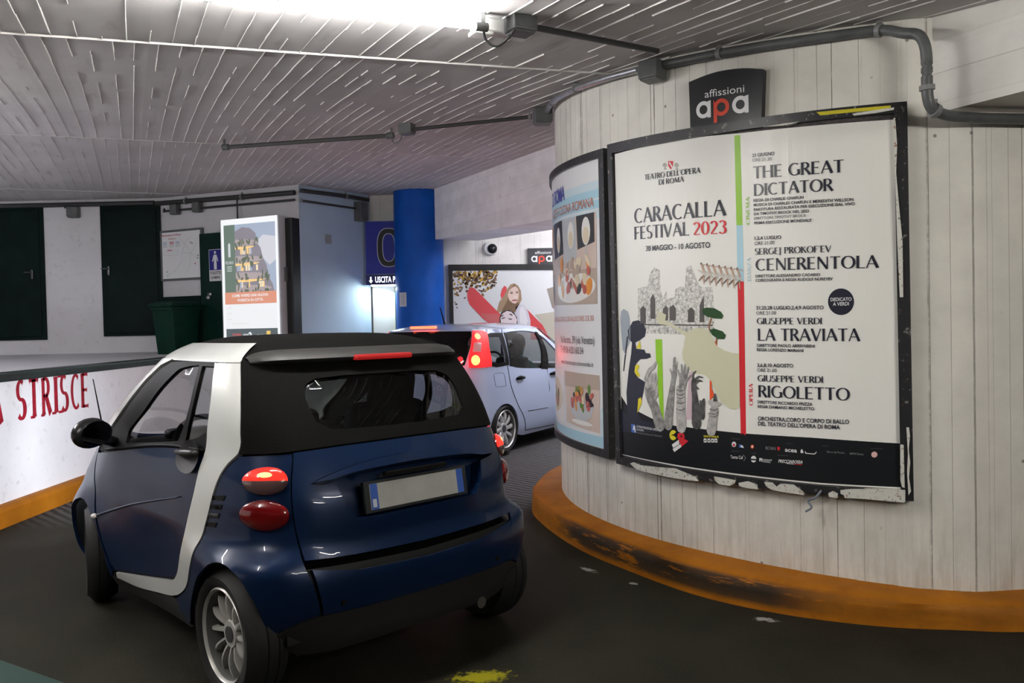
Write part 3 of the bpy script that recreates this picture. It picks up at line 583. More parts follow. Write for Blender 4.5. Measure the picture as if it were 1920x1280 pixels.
PG=[('paper',0,[(0.0554,2.6814),(0.6223,2.6688),(1.0557,2.6292),(1.4643,2.6047),(1.8732,2.5814),(1.8852,0.6747),(1.494,0.667),(1.0749,0.6708),(0.6402,0.6753),(0.0819,0.6876)]),('green',1,[(1.0325,2.621),(1.0686,2.6179),(1.0746,2.1062),(1.0369,2.1098)]),('sky',1,[(1.0369,2.1098),(1.0746,2.1062),(1.0773,1.7861),(1.038,1.7881)]),('red',1,[(1.038,1.7881),(1.0773,1.7861),(1.0756,0.9098),(1.0428,0.9104)]),('black',1,[(0.0943,1.08),(0.1559,1.0208),(0.4969,0.928),(0.725,0.9238),(1.0528,0.9173),(1.4414,0.9191),(1.8852,0.9106),(1.8853,0.6831),(1.4941,0.6758),(1.0751,0.68),(0.6404,0.6851),(0.088,0.692)]),('ruin',1,[(0.2786,1.4974),(0.2864,1.7811),(0.3798,1.7978),(0.3966,1.8705),(0.4414,1.9094),(0.4863,1.8856),(0.4891,1.7715),(0.5071,1.7086),(0.5356,1.759),(0.5479,1.7071),(0.6011,1.7153),(0.6087,1.7659),(0.6538,1.7789),(0.6813,1.7725),(0.6937,1.8923),(0.7306,1.8999),(0.7763,1.7977),(0.7991,1.7669),(0.8789,1.7631),(0.8836,1.5382),(0.885,1.4942),(0.6601,1.4856)]),('ruin_dark',2,[(0.5039,1.5742),(0.5056,1.6466),(0.5335,1.6665),(0.5492,1.6454),(0.5475,1.5735)]),('ruin_dark',2,[(0.5583,1.5733),(0.5602,1.6554),(0.5936,1.6697),(0.6099,1.6437),(0.6083,1.5725)]),('ruin_dark',2,[(0.6991,1.5608),(0.7006,1.6311),(0.7254,1.6504),(0.7491,1.6298),(0.7477,1.56)]),('ruin_dark',2,[(0.3041,1.5561),(0.3067,1.6522),(0.3339,1.6727),(0.3578,1.6508),(0.3554,1.5555)]),('ruin_dark',2,[(0.3968,1.5865),(0.4,1.7127),(0.4228,1.7432),(0.4437,1.711),(0.4406,1.5857)]),('ruin_dark',2,[(0.7833,1.5595),(0.7852,1.6586),(0.8155,1.7168),(0.8182,1.5589)]),('ruin_dark',2,[(0.2802,1.5564),(0.8748,1.5432),(0.8746,1.5354),(0.28,1.5478)]),('violin',3,[(0.4424,1.6589),(0.4632,1.6322),(0.505,1.6208),(0.5321,1.6098),(0.5245,1.5739),(0.5844,1.5524),(0.6482,1.5161),(0.6978,1.5005),(0.7348,1.5203),(0.7767,1.5258),(0.8289,1.5173),(0.8569,1.4944),(0.8754,1.46),(0.8948,1.4209),(0.949,1.3919),(1.002,1.3778),(1.0416,1.3752),(1.0405,1.0666),(1.0121,1.0517),(0.9805,1.0538),(0.9325,1.0804),(0.9002,1.1178),(0.8788,1.161),(0.8571,1.2044),(0.8348,1.2313),(0.8121,1.2474),(0.7889,1.2497),(0.7534,1.2506),(0.7174,1.2646),(0.6812,1.2989),(0.657,1.3388),(0.6528,1.3793),(0.6648,1.4098),(0.6718,1.4452),(0.6787,1.4755),(0.6225,1.5112),(0.5576,1.5425),(0.4754,1.5518),(0.4478,1.5856),(0.4627,1.6114)]),('navy',2,[(0.2316,1.5732),(0.2889,1.5799),(0.3354,1.5557),(0.3573,1.5131),(0.3441,1.476),(0.2933,1.4492),(0.2525,1.436),(0.2628,1.3952),(0.3388,1.3909),(0.3505,1.3698),(0.3912,1.3673),(0.3951,1.3441),(0.3602,1.3328),(0.298,1.3293),(0.2569,1.2981),(0.2471,1.2438),(0.2675,1.2122),(0.318,1.193),(0.341,1.1833),(0.3069,1.0746),(0.2644,0.9833),(0.2952,0.9342),(0.446,0.9279),(0.4884,0.9242),(0.4873,0.8771),(0.0773,0.8368),(0.0824,0.9986),(0.1589,0.9551),(0.1529,1.1084),(0.1799,1.2521),(0.2088,1.3619),(0.2193,1.4358),(0.186,1.4595),(0.179,1.514)]),('mist',2,[(0.1118,1.641),(0.1393,1.6567),(0.1827,1.6392),(0.1987,1.6008),(0.2055,1.541),(0.2028,1.4487),(0.1576,1.3828),(0.1219,1.3822),(0.1075,1.5033),(0.1007,1.5806)]),('green2',2,[(0.4374,1.4571),(0.4942,1.4572),(0.4968,0.9249),(0.4631,1.0424),(0.4472,1.2091),(0.455,1.2931),(0.4399,1.3241)]),('pink',2,[(0.7026,1.2591),(0.7321,1.268),(0.7138,0.9726),(0.6742,0.9697),(0.6877,1.1375)]),('orange',2,[(0.884,1.4424),(0.902,1.4521),(0.9002,1.416)]),('orange',4,[(0.8483,1.2189),(0.8627,1.2046),(0.8588,1.1749),(0.8696,1.1508),(0.8781,1.1266),(0.8459,1.0955)]),('yellow',3,[(0.2629,1.3974),(0.2965,1.4492),(0.3078,1.3979)]),('yellow',3,[(0.2484,1.287),(0.2811,1.2966),(0.2886,1.2775),(0.2687,1.2553),(0.2951,1.2241),(0.2707,1.2124),(0.2389,1.2435)]),('yellow',3,[(0.2717,1.0723),(0.2993,1.0848),(0.3062,1.0477),(0.2594,0.9797)]),('pine',4,[(0.8058,1.6362),(0.8314,1.6453),(0.8877,1.6397),(0.9314,1.6171),(0.9462,1.5954),(0.9361,1.5763),(0.8866,1.5792),(0.8417,1.5899),(0.8076,1.6085)]),('pine',4,[(0.8539,1.5141),(0.8855,1.5206),(0.9402,1.5035),(0.9592,1.481),(0.9502,1.4578),(0.9066,1.4599),(0.868,1.4845)]),('bark',3,[(0.862,1.5826),(0.8709,1.5776),(0.8544,1.5386),(0.8572,1.5091),(0.8482,1.5092),(0.8453,1.5388)]),('bark',3,[(0.8934,1.4648),(0.9066,1.4638),(0.9005,1.4306),(0.8916,1.4306)]),('red',1,[(0.5673,2.5494),(0.6092,2.5424),(0.6059,2.5136),(0.5885,2.4931),(0.5693,2.5196)]),('white',2,[(0.575,2.5389),(0.583,2.5427),(0.6032,2.509),(0.5953,2.5042)]),('crest',1,[(0.5239,2.5372),(0.5377,2.5452),(0.5537,2.5374),(0.5613,2.5209),(0.5478,2.5159),(0.5582,2.501),(0.5312,2.5023),(0.5397,2.5172),(0.5236,2.524)]),('crest',1,[(0.6165,2.522),(0.6295,2.53),(0.6446,2.5225),(0.6519,2.5062),(0.6391,2.5012),(0.6489,2.4866),(0.6234,2.4876),(0.6315,2.5024),(0.6162,2.5089)]),('ink',1,[(1.6722,1.6508),(1.6704,1.6352),(1.6655,1.6205),(1.6577,1.6073),(1.6473,1.5964),(1.6349,1.5883),(1.6211,1.5834),(1.6065,1.582),(1.5919,1.5841),(1.578,1.5897),(1.5656,1.5985),(1.5552,1.6101),(1.5475,1.6239),(1.5427,1.6391),(1.5413,1.6551),(1.5432,1.6709),(1.5483,1.6858),(1.5564,1.6991),(1.567,1.71),(1.5797,1.7179),(1.5937,1.7226),(1.6083,1.7238),(1.6228,1.7214),(1.6365,1.7157),(1.6486,1.7068),(1.6587,1.6952),(1.6662,1.6816),(1.6708,1.6665)]),('blue',2,[(0.1961,0.9043),(0.2359,0.9032),(0.2452,0.848),(0.1964,0.8491)]),('white',3,[(0.2117,0.8626),(0.222,0.8995),(0.2356,0.8918),(0.2417,0.8506),(0.2308,0.8525),(0.2276,0.8701)]),('yellow',2,[(0.5962,0.8526),(0.5913,0.8458),(0.5849,0.8404),(0.5776,0.8368),(0.5699,0.8353),(0.5623,0.836),(0.5553,0.8389),(0.5494,0.8437),(0.5452,0.8501),(0.5428,0.8578),(0.5424,0.866),(0.5442,0.8743),(0.5479,0.882),(0.5533,0.8887),(0.5599,0.8938),(0.5674,0.8969),(0.5752,0.898),(0.5827,0.8968),(0.5894,0.8935),(0.5948,0.8884),(0.5697,0.8664)]),('black',3,[(0.5609,0.8696),(0.5973,0.8729),(0.5972,0.8667),(0.5608,0.8634)]),('red',2,[(0.6042,0.8595),(0.6082,0.8795),(0.6297,0.8888),(0.6541,0.8836),(0.6621,0.8647),(0.6569,0.852),(0.6891,0.8421),(0.6349,0.8005)]),('black',3,[(0.6279,0.8672),(0.6364,0.8725),(0.6447,0.8676),(0.6383,0.8598),(0.6305,0.8607)]),('white',2,[(0.5595,0.807),(0.6146,0.8424),(0.6189,0.8158),(0.5701,0.7882)]),('white',2,[(0.5648,0.7809),(0.6303,0.818),(0.6349,0.8005),(0.579,0.7631)]),('white',2,[(0.7993,0.8669),(0.8185,0.8675),(0.8193,0.8446),(0.7995,0.8439)]),('white',2,[(0.8255,0.8692),(0.8444,0.8697),(0.8452,0.8469),(0.8257,0.8463)]),('white',2,[(0.85,0.8712),(0.8687,0.8717),(0.8695,0.849),(0.8502,0.8484)]),('white',2,[(0.873,0.8732),(0.8915,0.8736),(0.8923,0.851),(0.8732,0.8505)]),('black',3,[(0.8049,0.8597),(0.8126,0.8604),(0.8124,0.8505),(0.8047,0.8499)]),('black',3,[(0.8316,0.8621),(0.8392,0.8627),(0.839,0.8529),(0.8315,0.8522)]),('black',3,[(0.8561,0.8642),(0.8636,0.8648),(0.8634,0.855),(0.8559,0.8544)]),('black',3,[(0.8791,0.8661),(0.8865,0.8667),(0.8863,0.857),(0.8789,0.8564)]),('white',2,[(1.0144,0.8507),(1.0131,0.8446),(1.0099,0.8391),(1.0051,0.8353),(0.9994,0.8336),(0.9938,0.8343),(0.9891,0.8373),(0.9859,0.8423),(0.9849,0.8483),(0.9862,0.8545),(0.9895,0.8599),(0.9943,0.8638),(1.0,0.8655),(1.0056,0.8647),(1.0103,0.8616),(1.0134,0.8567)]),('red',3,[(1.0076,0.8459),(1.007,0.843),(1.0052,0.8405),(1.0026,0.8387),(0.9995,0.8379),(0.9964,0.8382),(0.9938,0.8395),(0.9921,0.8418),(0.9916,0.8445),(0.9922,0.8474),(0.994,0.8499),(0.9967,0.8518),(0.9997,0.8526),(1.0028,0.8523),(1.0054,0.8509),(1.0071,0.8487)]),('orange',2,[(1.1231,0.8463),(1.1222,0.8416),(1.12,0.8375),(1.1166,0.8346),(1.1127,0.8334),(1.1088,0.834),(1.1056,0.8363),(1.1034,0.8401),(1.1027,0.8446),(1.1036,0.8493),(1.1059,0.8534),(1.1092,0.8563),(1.1131,0.8575),(1.117,0.8569),(1.1202,0.8545),(1.1224,0.8508)]),('white',3,[(1.118,0.8459),(1.1176,0.8435),(1.1164,0.8415),(1.1148,0.84),(1.1128,0.8394),(1.1109,0.8397),(1.1092,0.8409),(1.1082,0.8428),(1.1078,0.845),(1.1082,0.8474),(1.1094,0.8494),(1.1111,0.8509),(1.113,0.8515),(1.115,0.8512),(1.1166,0.85),(1.1176,0.8481)]),('blue',2,[(1.0316,0.8522),(1.0486,0.8517),(1.051,0.8349),(1.0313,0.8344)]),('white',3,[(1.0399,0.8364),(1.0447,0.8502),(1.0576,0.8452),(1.0613,0.8333)]),('red',2,[(1.2571,0.856),(1.2738,0.8561),(1.2736,0.8431),(1.2657,0.8319),(1.2581,0.8419)]),('white',2,[(1.1358,0.7763),(1.1344,0.7689),(1.1308,0.7623),(1.1254,0.7576),(1.1191,0.7556),(1.1128,0.7564),(1.1075,0.7601),(1.104,0.7661),(1.1028,0.7734),(1.1042,0.7809),(1.1079,0.7875),(1.1133,0.7922),(1.1197,0.7942),(1.126,0.7933),(1.1312,0.7895),(1.1347,0.7836)]),('black',3,[(1.1016,0.7763),(1.1371,0.7771),(1.1369,0.7686),(1.1015,0.7678)]),('white',2,[(1.1535,0.7845),(1.1721,0.7837),(1.173,0.7647),(1.1532,0.7653)]),('black',3,[(1.1594,0.7665),(1.1633,0.7788),(1.1681,0.766)]),('white',2,[(1.408,0.8435),(1.4136,0.8416),(1.418,0.8338),(1.4516,0.8327),(1.4628,0.8346),(1.4695,0.8437),(1.4729,0.8434),(1.4655,0.8308),(1.4544,0.8283),(1.4135,0.8294)]),('white',2,[(1.387,0.8438),(1.3934,0.8541),(1.4001,0.8447),(1.4022,0.8315),(1.3869,0.8316)]),('pinkish',2,[(1.7761,0.8472),(1.7749,0.8412),(1.7717,0.836),(1.7669,0.8323),(1.7612,0.8308),(1.7556,0.8317),(1.7508,0.8348),(1.7476,0.8397),(1.7466,0.8456),(1.7478,0.8516),(1.751,0.8569),(1.7559,0.8605),(1.7616,0.862),(1.7672,0.8611),(1.7719,0.858),(1.7751,0.8531)]),('white',2,[(1.3068,0.7686),(1.3516,0.7682),(1.3498,0.7651),(1.3056,0.7656)]),('red',2,[(1.3516,0.7682),(1.3945,0.7688),(1.3922,0.7651),(1.3498,0.7651)]),('pine',2,[(1.2636,0.7679),(1.3068,0.7686),(1.3056,0.7656),(1.2617,0.7648)]),('gray',2,[(1.0581,0.7954),(1.0734,0.7798),(1.06,0.7555),(1.0574,0.7564),(1.0689,0.7794),(1.0542,0.7938)]),('gray_dim',2,[(0.9842,0.8832),(1.0407,0.8852),(1.0406,0.8809),(0.9841,0.8789)]),('gray_dim',2,[(0.9816,0.8111),(1.0349,0.8134),(1.0348,0.8091),(0.9815,0.8068)]),('gray_dim',2,[(1.106,0.8099),(1.1376,0.8102),(1.1375,0.806),(1.1059,0.8056)]),('gray_dim',2,[(1.3026,0.8805),(1.3445,0.881),(1.3445,0.8769),(1.3025,0.8764)]),('gray_dim',2,[(1.5009,0.8802),(1.5336,0.8799),(1.5335,0.8759),(1.5008,0.8762)]),('gray_dim',2,[(1.2565,0.8104),(1.3156,0.8128),(1.3156,0.8087),(1.2564,0.8063)]),('gray_dim',2,[(1.7439,0.88),(1.8028,0.8807),(1.8028,0.8769),(1.7439,0.8761)])]
PS=[('arm_mid',4,[(0.463,0.922,0.088),(0.4266,1.0189,0.0754),(0.394,1.0695,0.0745),(0.3849,1.1218,0.0983),(0.3905,1.1644,0.0888)]),('arm_light',5,[(0.3631,1.1525,0.0272),(0.352,1.1945,0.026),(0.3589,1.2245,0.0182)]),('arm_light',5,[(0.3875,1.1643,0.0268),(0.3918,1.2173,0.0253),(0.4013,1.2409,0.0178)]),('arm_light',5,[(0.4112,1.1633,0.0248),(0.4243,1.2186,0.0232),(0.435,1.2401,0.0158)]),('arm_light',5,[(0.4255,1.1504,0.0218),(0.444,1.1985,0.0202),(0.4503,1.2197,0.0143)]),('arm_light',5,[(0.4284,1.0927,0.0261),(0.445,1.1199,0.02),(0.4471,1.1462,0.0143)]),('arm_light',5,[(0.3462,1.2049,0.0275),(0.381,1.2592,0.0298),(0.4185,1.2815,0.0234),(0.444,1.3137,0.0172)]),('arm_mid',4,[(0.5326,0.9279,0.0707),(0.5516,1.0482,0.059),(0.57,1.1522,0.0399),(0.5833,1.2144,0.0343),(0.588,1.2454,0.0445)]),('arm_mid',5,[(0.5747,1.2398,0.0119),(0.5581,1.2732,0.0093)]),('arm_mid',5,[(0.5828,1.2503,0.0132),(0.5902,1.3427,0.0091)]),('arm_mid',5,[(0.5934,1.2537,0.0131),(0.5981,1.348,0.0079)]),('arm_mid',5,[(0.5999,1.2509,0.0117),(0.6157,1.3177,0.0077)]),('arm_mid',5,[(0.6035,1.2356,0.0116),(0.602,1.2867,0.0078)]),('arm_light',5,[(0.6378,0.9212,0.0742),(0.6351,1.0331,0.0691),(0.639,1.0944,0.064),(0.6351,1.1502,0.0666)]),('arm_mid',5,[(0.6507,1.1662,0.0508),(0.6567,1.207,0.058),(0.6572,1.2324,0.0554)]),('arm_mid',6,[(0.6368,1.2266,0.014),(0.6223,1.2689,0.0103)]),('arm_mid',6,[(0.651,1.2352,0.0151),(0.6486,1.3021,0.0101)]),('arm_mid',6,[(0.6649,1.2357,0.015),(0.6763,1.3048,0.01)]),('arm_mid',6,[(0.6772,1.228,0.0136),(0.7008,1.2893,0.0086)]),('arm_mid',6,[(0.6792,1.2059,0.0162),(0.717,1.2414,0.0097)]),('arm_dark',4,[(0.7509,0.9503,0.069),(0.7469,1.0502,0.0552),(0.7411,1.12,0.0408),(0.7349,1.1698,0.0363),(0.7381,1.2101,0.0363)]),('arm_dark',5,[(0.7309,1.2098,0.0145),(0.7341,1.25,0.0121),(0.7537,1.2656,0.0083)]),('arm_dark',5,[(0.7404,1.2051,0.0145),(0.7709,1.2332,0.0118),(0.8002,1.2301,0.0081)]),('arm_dark',5,[(0.745,1.1903,0.0143),(0.774,1.2114,0.0118),(0.795,1.2071,0.0082)]),('arm_dark',5,[(0.7518,1.1756,0.0144),(0.7682,1.1613,0.0107)]),('arm_dark',5,[(0.7909,0.9981,0.0421),(0.7918,1.0429,0.0398),(0.7995,1.0782,0.0304),(0.807,1.1034,0.0093)]),('arm_dark',5,[(0.7793,1.0621,0.0117),(0.781,1.0921,0.0071)]),('arm_light',6,[(0.8539,0.9164,0.0633),(0.8643,0.9881,0.0582),(0.8766,1.0479,0.0515)]),('arm_light',6,[(0.8398,1.0161,0.016),(0.8986,1.0296,0.0154)]),('arm_light',7,[(0.8492,1.0858,0.0294),(0.8772,1.0755,0.0333),(0.9084,1.0811,0.0242)]),('arm_dark',5,[(0.883,1.0876,0.0289),(0.8838,1.1318,0.0155)]),('arm_dark',7,[(0.6093,1.149,0.0039),(0.6401,1.1423,0.0051),(0.6706,1.1539,0.0038)]),('arm_dark',7,[(0.6088,1.1234,0.0039),(0.6395,1.1168,0.0051),(0.6701,1.1286,0.0037)]),('arm_dark',7,[(0.6083,1.1029,0.0039),(0.6391,1.0965,0.0051),(0.6697,1.1083,0.0038)]),('arm_dark',7,[(0.6077,1.0722,0.0039),(0.6384,1.0659,0.0051),(0.669,1.0778,0.0037)]),('arm_dark',7,[(0.6067,1.0312,0.0039),(0.6375,1.0251,0.0051),(0.6682,1.0372,0.0037)]),('arm_dark',8,[(0.845,1.0461,0.0034),(0.8765,1.0401,0.0045),(0.9035,1.0534,0.0033)]),('arm_dark',8,[(0.8445,1.0214,0.0034),(0.876,1.0155,0.0045),(0.903,1.0289,0.0033)]),('arm_dark',8,[(0.8442,1.0065,0.0034),(0.8758,1.0007,0.0044),(0.9027,1.0142,0.0033)]),('mist',2,[(0.1313,1.3933,0.0142),(0.1481,1.3607,0.0106)]),('navy',2,[(0.1269,1.2501,0.0107),(0.1579,1.3937,0.014),(0.1742,1.4704,0.0138)]),('skin_dark',4,[(0.8019,1.9079,0.0104),(0.8052,1.8978,0.0115)]),('skin',4,[(0.8052,1.8978,0.0103),(0.8151,1.8715,0.0138),(0.8217,1.8564,0.0127)]),('cloth',5,[(0.7824,1.8687,0.0082),(0.8147,1.8499,0.015),(0.835,1.831,0.0091)]),('skin',4,[(0.8215,1.8465,0.0115),(0.8163,1.8173,0.0092),(0.8203,1.7846,0.0057)]),('skin_dark',4,[(0.8283,1.8393,0.0103),(0.8025,1.823,0.0081),(0.7858,1.8061,0.0058)]),('skin',4,[(0.8062,1.8918,0.0058),(0.8294,1.8982,0.0046),(0.8406,1.8876,0.0046)]),('skin_dark',4,[(0.8432,1.9002,0.0102),(0.8464,1.8902,0.0113)]),('skin',4,[(0.8464,1.8902,0.0102),(0.8561,1.8641,0.0134),(0.8626,1.849,0.0123)]),('cloth',5,[(0.8241,1.8611,0.008),(0.8557,1.8425,0.0146),(0.8756,1.8238,0.0089)]),('skin',4,[(0.8624,1.8392,0.0112),(0.8573,1.8101,0.009),(0.8612,1.7776,0.0056)]),('skin_dark',4,[(0.869,1.832,0.0101),(0.8438,1.8158,0.0079),(0.8275,1.799,0.0057)]),('skin',4,[(0.8474,1.8842,0.0056),(0.8701,1.8905,0.0045),(0.8811,1.8801,0.0044)]),('skin_dark',4,[(0.8836,1.8926,0.01),(0.8867,1.8826,0.0111)]),('skin',4,[(0.8867,1.8826,0.01),(0.8962,1.8567,0.0133),(0.9026,1.8417,0.0121)]),('cloth',5,[(0.8649,1.8537,0.0078),(0.8958,1.8353,0.0144),(0.9153,1.8167,0.0088)]),('skin',4,[(0.9024,1.832,0.011),(0.8975,1.8031,0.0088),(0.9013,1.7708,0.0055)]),('skin_dark',4,[(0.9089,1.8249,0.0099),(0.8842,1.8087,0.0078),(0.8682,1.792,0.0056)]),('skin',4,[(0.8877,1.8767,0.0055),(0.91,1.8831,0.0044),(0.9208,1.8727,0.0044)]),('skin_dark',4,[(0.9232,1.8851,0.0098),(0.9263,1.8752,0.0108)]),('skin',4,[(0.9263,1.8752,0.0097),(0.9356,1.8495,0.013),(0.9418,1.8346,0.0119)]),('cloth',5,[(0.9049,1.8465,0.0077),(0.9352,1.8282,0.014),(0.9543,1.8098,0.0086)]),('skin',4,[(0.9417,1.825,0.0108),(0.9368,1.7962,0.0086),(0.9406,1.7641,0.0054)]),('skin_dark',4,[(0.948,1.8178,0.0097),(0.9238,1.8017,0.0076),(0.9082,1.785,0.0055)]),('skin',4,[(0.9273,1.8694,0.0054),(0.9491,1.8757,0.0043),(0.9597,1.8654,0.0042)]),('skin_dark',4,[(0.962,1.8778,0.0096),(0.9651,1.868,0.0106)]),('skin',4,[(0.9651,1.868,0.0095),(0.9742,1.8424,0.0127),(0.9803,1.8276,0.0117)]),('cloth',5,[(0.9441,1.8393,0.0076),(0.9738,1.8212,0.0139),(0.9926,1.8029,0.0085)]),('skin',4,[(0.9802,1.818,0.0106),(0.9754,1.7894,0.0085),(0.9791,1.7574,0.0053)]),('skin_dark',4,[(0.9864,1.8109,0.0095),(0.9627,1.7948,0.0075),(0.9473,1.7782,0.0054)]),('skin',4,[(0.966,1.8621,0.0054),(0.9874,1.8685,0.0042),(0.9978,1.8583,0.0042)]),('skin_dark',4,[(1.0001,1.8706,0.0094),(1.0031,1.8608,0.0105)]),('skin',4,[(1.0031,1.8608,0.0094),(1.0121,1.8354,0.0126),(1.0182,1.8207,0.0114)]),('cloth',5,[(0.9826,1.8323,0.0073),(1.0118,1.8143,0.0135),(1.0302,1.7961,0.0083)]),('skin',4,[(1.018,1.8111,0.0104),(1.0133,1.7827,0.0083),(1.0169,1.7509,0.0053)]),('skin_dark',4,[(1.0241,1.8041,0.0094),(1.0008,1.7881,0.0074),(0.9857,1.7715,0.0053)]),('skin',4,[(1.0041,1.855,0.0052),(1.0251,1.8614,0.0042),(1.0353,1.8512,0.0041)]),('skin_dark',4,[(1.0376,1.8635,0.0093),(1.0405,1.8538,0.0103)]),('skin',4,[(1.0405,1.8538,0.0093),(1.0494,1.8285,0.0122),(1.0553,1.8139,0.0112)]),('cloth',5,[(1.0203,1.8253,0.0073),(1.049,1.8075,0.0134),(1.0672,1.7895,0.0082)]),('skin',4,[(1.0551,1.8044,0.0103),(1.0505,1.776,0.0082),(1.0541,1.7444,0.0051)]),('skin_dark',4,[(1.0612,1.7974,0.0092),(1.0383,1.7814,0.0072),(1.0234,1.7649,0.0052)]),('skin',4,[(1.0415,1.848,0.0051),(1.0621,1.8544,0.0041),(1.0722,1.8443,0.004)])]

PSCR=[[(0.2051,0.6479),(0.239,0.66),(0.3034,0.65),(0.4394,0.6569),(0.6039,0.667),(0.68,0.6507),(0.7529,0.6344),(0.7679,0.6112),(0.7038,0.6081),(0.5763,0.6069),(0.4382,0.6093),(0.2705,0.6165)],[(0.8804,0.6526),(0.9356,0.6511),(1.0208,0.6462),(1.01,0.6256),(0.9779,0.6093),(0.913,0.6113),(0.8856,0.6306)],[(1.0362,0.6335),(1.0928,0.6493),(1.1476,0.6362),(1.1501,0.6099),(1.0901,0.6089),(1.0411,0.6167)],[(1.1892,0.6556),(1.2349,0.6574),(1.2586,0.6361),(1.2827,0.6563),(1.3529,0.6573),(1.3756,0.642),(1.4066,0.6217),(1.4064,0.6054),(1.3637,0.6087),(1.2939,0.6102),(1.2343,0.6157),(1.2041,0.6303)],[(1.5962,0.6506),(1.6492,0.6607),(1.7527,0.6677),(1.8537,0.6732),(1.9058,0.6739),(1.9051,0.6091),(1.8028,0.6114),(1.7007,0.6132),(1.6169,0.6099),(1.6144,0.6238),(1.5959,0.6307)],[(1.5341,0.6281),(1.5586,0.6417),(1.5826,0.6296),(1.5796,0.6065),(1.5366,0.6083)],[(1.885,0.9088),(1.9008,0.9067),(1.9034,0.6848),(1.8911,0.6895),(1.884,0.722)],[(1.9141,0.9975),(1.9264,0.9979),(1.9309,0.9544),(1.9243,0.8886),(1.9304,0.8178),(1.9237,0.7408),(1.9328,0.6702),(1.9203,0.6475),(1.9151,0.7677),(1.9201,0.861)],[(1.8714,2.5819),(1.8799,2.5846),(1.8875,2.4455),(1.8811,2.3078),(1.8913,2.153),(1.9066,1.9517),(1.9071,1.6663),(1.891,1.6669),(1.8822,1.9532),(1.8764,2.2621)],[(1.6785,2.6335),(1.7656,2.6345),(1.8755,2.6374),(1.8733,2.6254),(1.7869,2.6199),(1.6857,2.6215)],[(1.2123,2.6347),(1.33,2.6337),(1.411,2.6314),(1.3463,2.6229)]]

# ================================================================== POSTERS AND SIGNS
def cylp(a, z, l):
    th = math.radians(-153.0) + a / RP; r = RP + l * .0009
    return (CX + r * math.cos(th), CY + r * math.sin(th), z)
def cyld(a, z, d):           # d metres out from the wall face
    th = math.radians(-153.0) + a / RP; r = RW + d
    return (CX + r * math.cos(th), CY + r * math.sin(th), z)
def slab(mb, outline, holes, fn, d0, d1, mi=0, step=.08):
    v, f, loops = patch2d(outline, step, holes)
    mb.add([fn(a, b, d1) for a, b in v], [tuple(t) for t in f], mi)
    for lp in loops:
        n = len(lp); mb.add([fn(a, b, d0) for a, b in lp] + [fn(a, b, d1) for a, b in lp], [(i, (i + 1) % n, n + (i + 1) % n, n + i) for i in range(n)], mi)
def paper(name, col, rough=.32): return flat('print_' + name, col, rough, var=0)
def m_paper():
    m, nt, b = new_mat('poster_paper'); g = NG(nt); tc = g.n('ShaderNodeTexCoord').outputs['Object']
    sc = g.n('ShaderNodeMapping', i_Vector=tc, i_Scale=(6.0, 6.0, .35)); n = g.noise(sc.outputs[0], 2.0, 4, .55)
    setp(b, Base_Color=(0.80, 0.79, 0.745), Roughness=0.36); g.bump(n, .25, .02, b); return m
def m_etch():
    m, nt, b = new_mat('print_ruin_etching'); g = NG(nt); tc = g.n('ShaderNodeTexCoord').outputs['Object']
    n = g.noise(tc, 42, 8, .8); v = g.n('ShaderNodeTexVoronoi', i_Vector=tc, i_Scale=34.0, feature='DISTANCE_TO_EDGE').outputs[0]
    f = g.math('MULTIPLY', g.ramp(n, [(.38, 0.0), (.52, 1.0)]), g.ramp(v, [(.0, .45), (.12, 1.0)]))
    nt.links.new(g.mix(f, (.20, .195, .18), (.72, .71, .67)), b.inputs['Base Color']); setp(b, Roughness=.4); return m
def m_arm(name, lo, hi):
    m, nt, b = new_mat(name); g = NG(nt); tc = g.n('ShaderNodeTexCoord').outputs['Object']
    n = g.noise(tc, 30, 4, .6); nt.links.new(g.mix(g.ramp(n, [(.35, 0.0), (.65, 1.0)]), lo, hi), b.inputs['Base Color']); setp(b, Roughness=.4); return m
PCOL = {'ink': (.022, .022, .035), 'red': (.62, .03, .04), 'green': (.29, .55, .05), 'green2': (.27, .55, .03), 'sky': (.42, .64, .74), 'black': (.011, .012, .014), 'ruin_dark': (.09, .085, .08),
 'violin': (.60, .59, .42), 'navy': (.022, .024, .04), 'mist': (.33, .37, .42), 'pink': (.60, .46, .50), 'orange': (.75, .10, .03), 'yellow': (.72, .62, .04), 'pine': (.02, .06, .02), 'bark': (.28, .12, .06),
 'white': (.78, .78, .78), 'gray': (.26, .26, .27), 'gray_dim': (.06, .06, .065), 'crest': (.42, .40, .36), 'blue': (.05, .13, .45), 'pinkish': (.7, .45, .42), 'skin': (.50, .33, .25), 'skin_dark': (.15, .09, .07), 'cloth': (.58, .55, .50)}
def frame_mat(name, chip=.5):
    m, nt, b = new_mat(name); g = NG(nt); tc = g.n('ShaderNodeTexCoord').outputs['Object']
    n = g.noise(tc, 26, 6, .7); n2 = g.noise(tc, 60, 4, .6)
    col = g.mix(g.ramp(n, [(.60, 0.0), (.63, chip)]), (.014, .014, .016), (.50, .48, .43)); col = g.mix(g.ramp(n2, [(.66, 0.0), (.70, chip)]), col, (.20, .07, .03))
    nt.links.new(col, b.inputs['Base Color']); setp(b, Roughness=.4); return m
def m_scrap():
    m, nt, b = new_mat('weathered_paper'); g = NG(nt); tc = g.n('ShaderNodeTexCoord').outputs['Object']
    n = g.noise(tc, 40, 6, .7); n2 = g.noise(tc, 70, 3, .6)
    col = g.mix(g.ramp(n, [(.58, 0.0), (.64, .9)]), (.60, .59, .54), (.25, .11, .05)); col = g.mix(g.ramp(n2, [(.62, 0.0), (.66, .9)]), col, (.03, .03, .03))
    nt.links.new(col, b.inputs['Base Color']); setp(b, Roughness=.7); return m
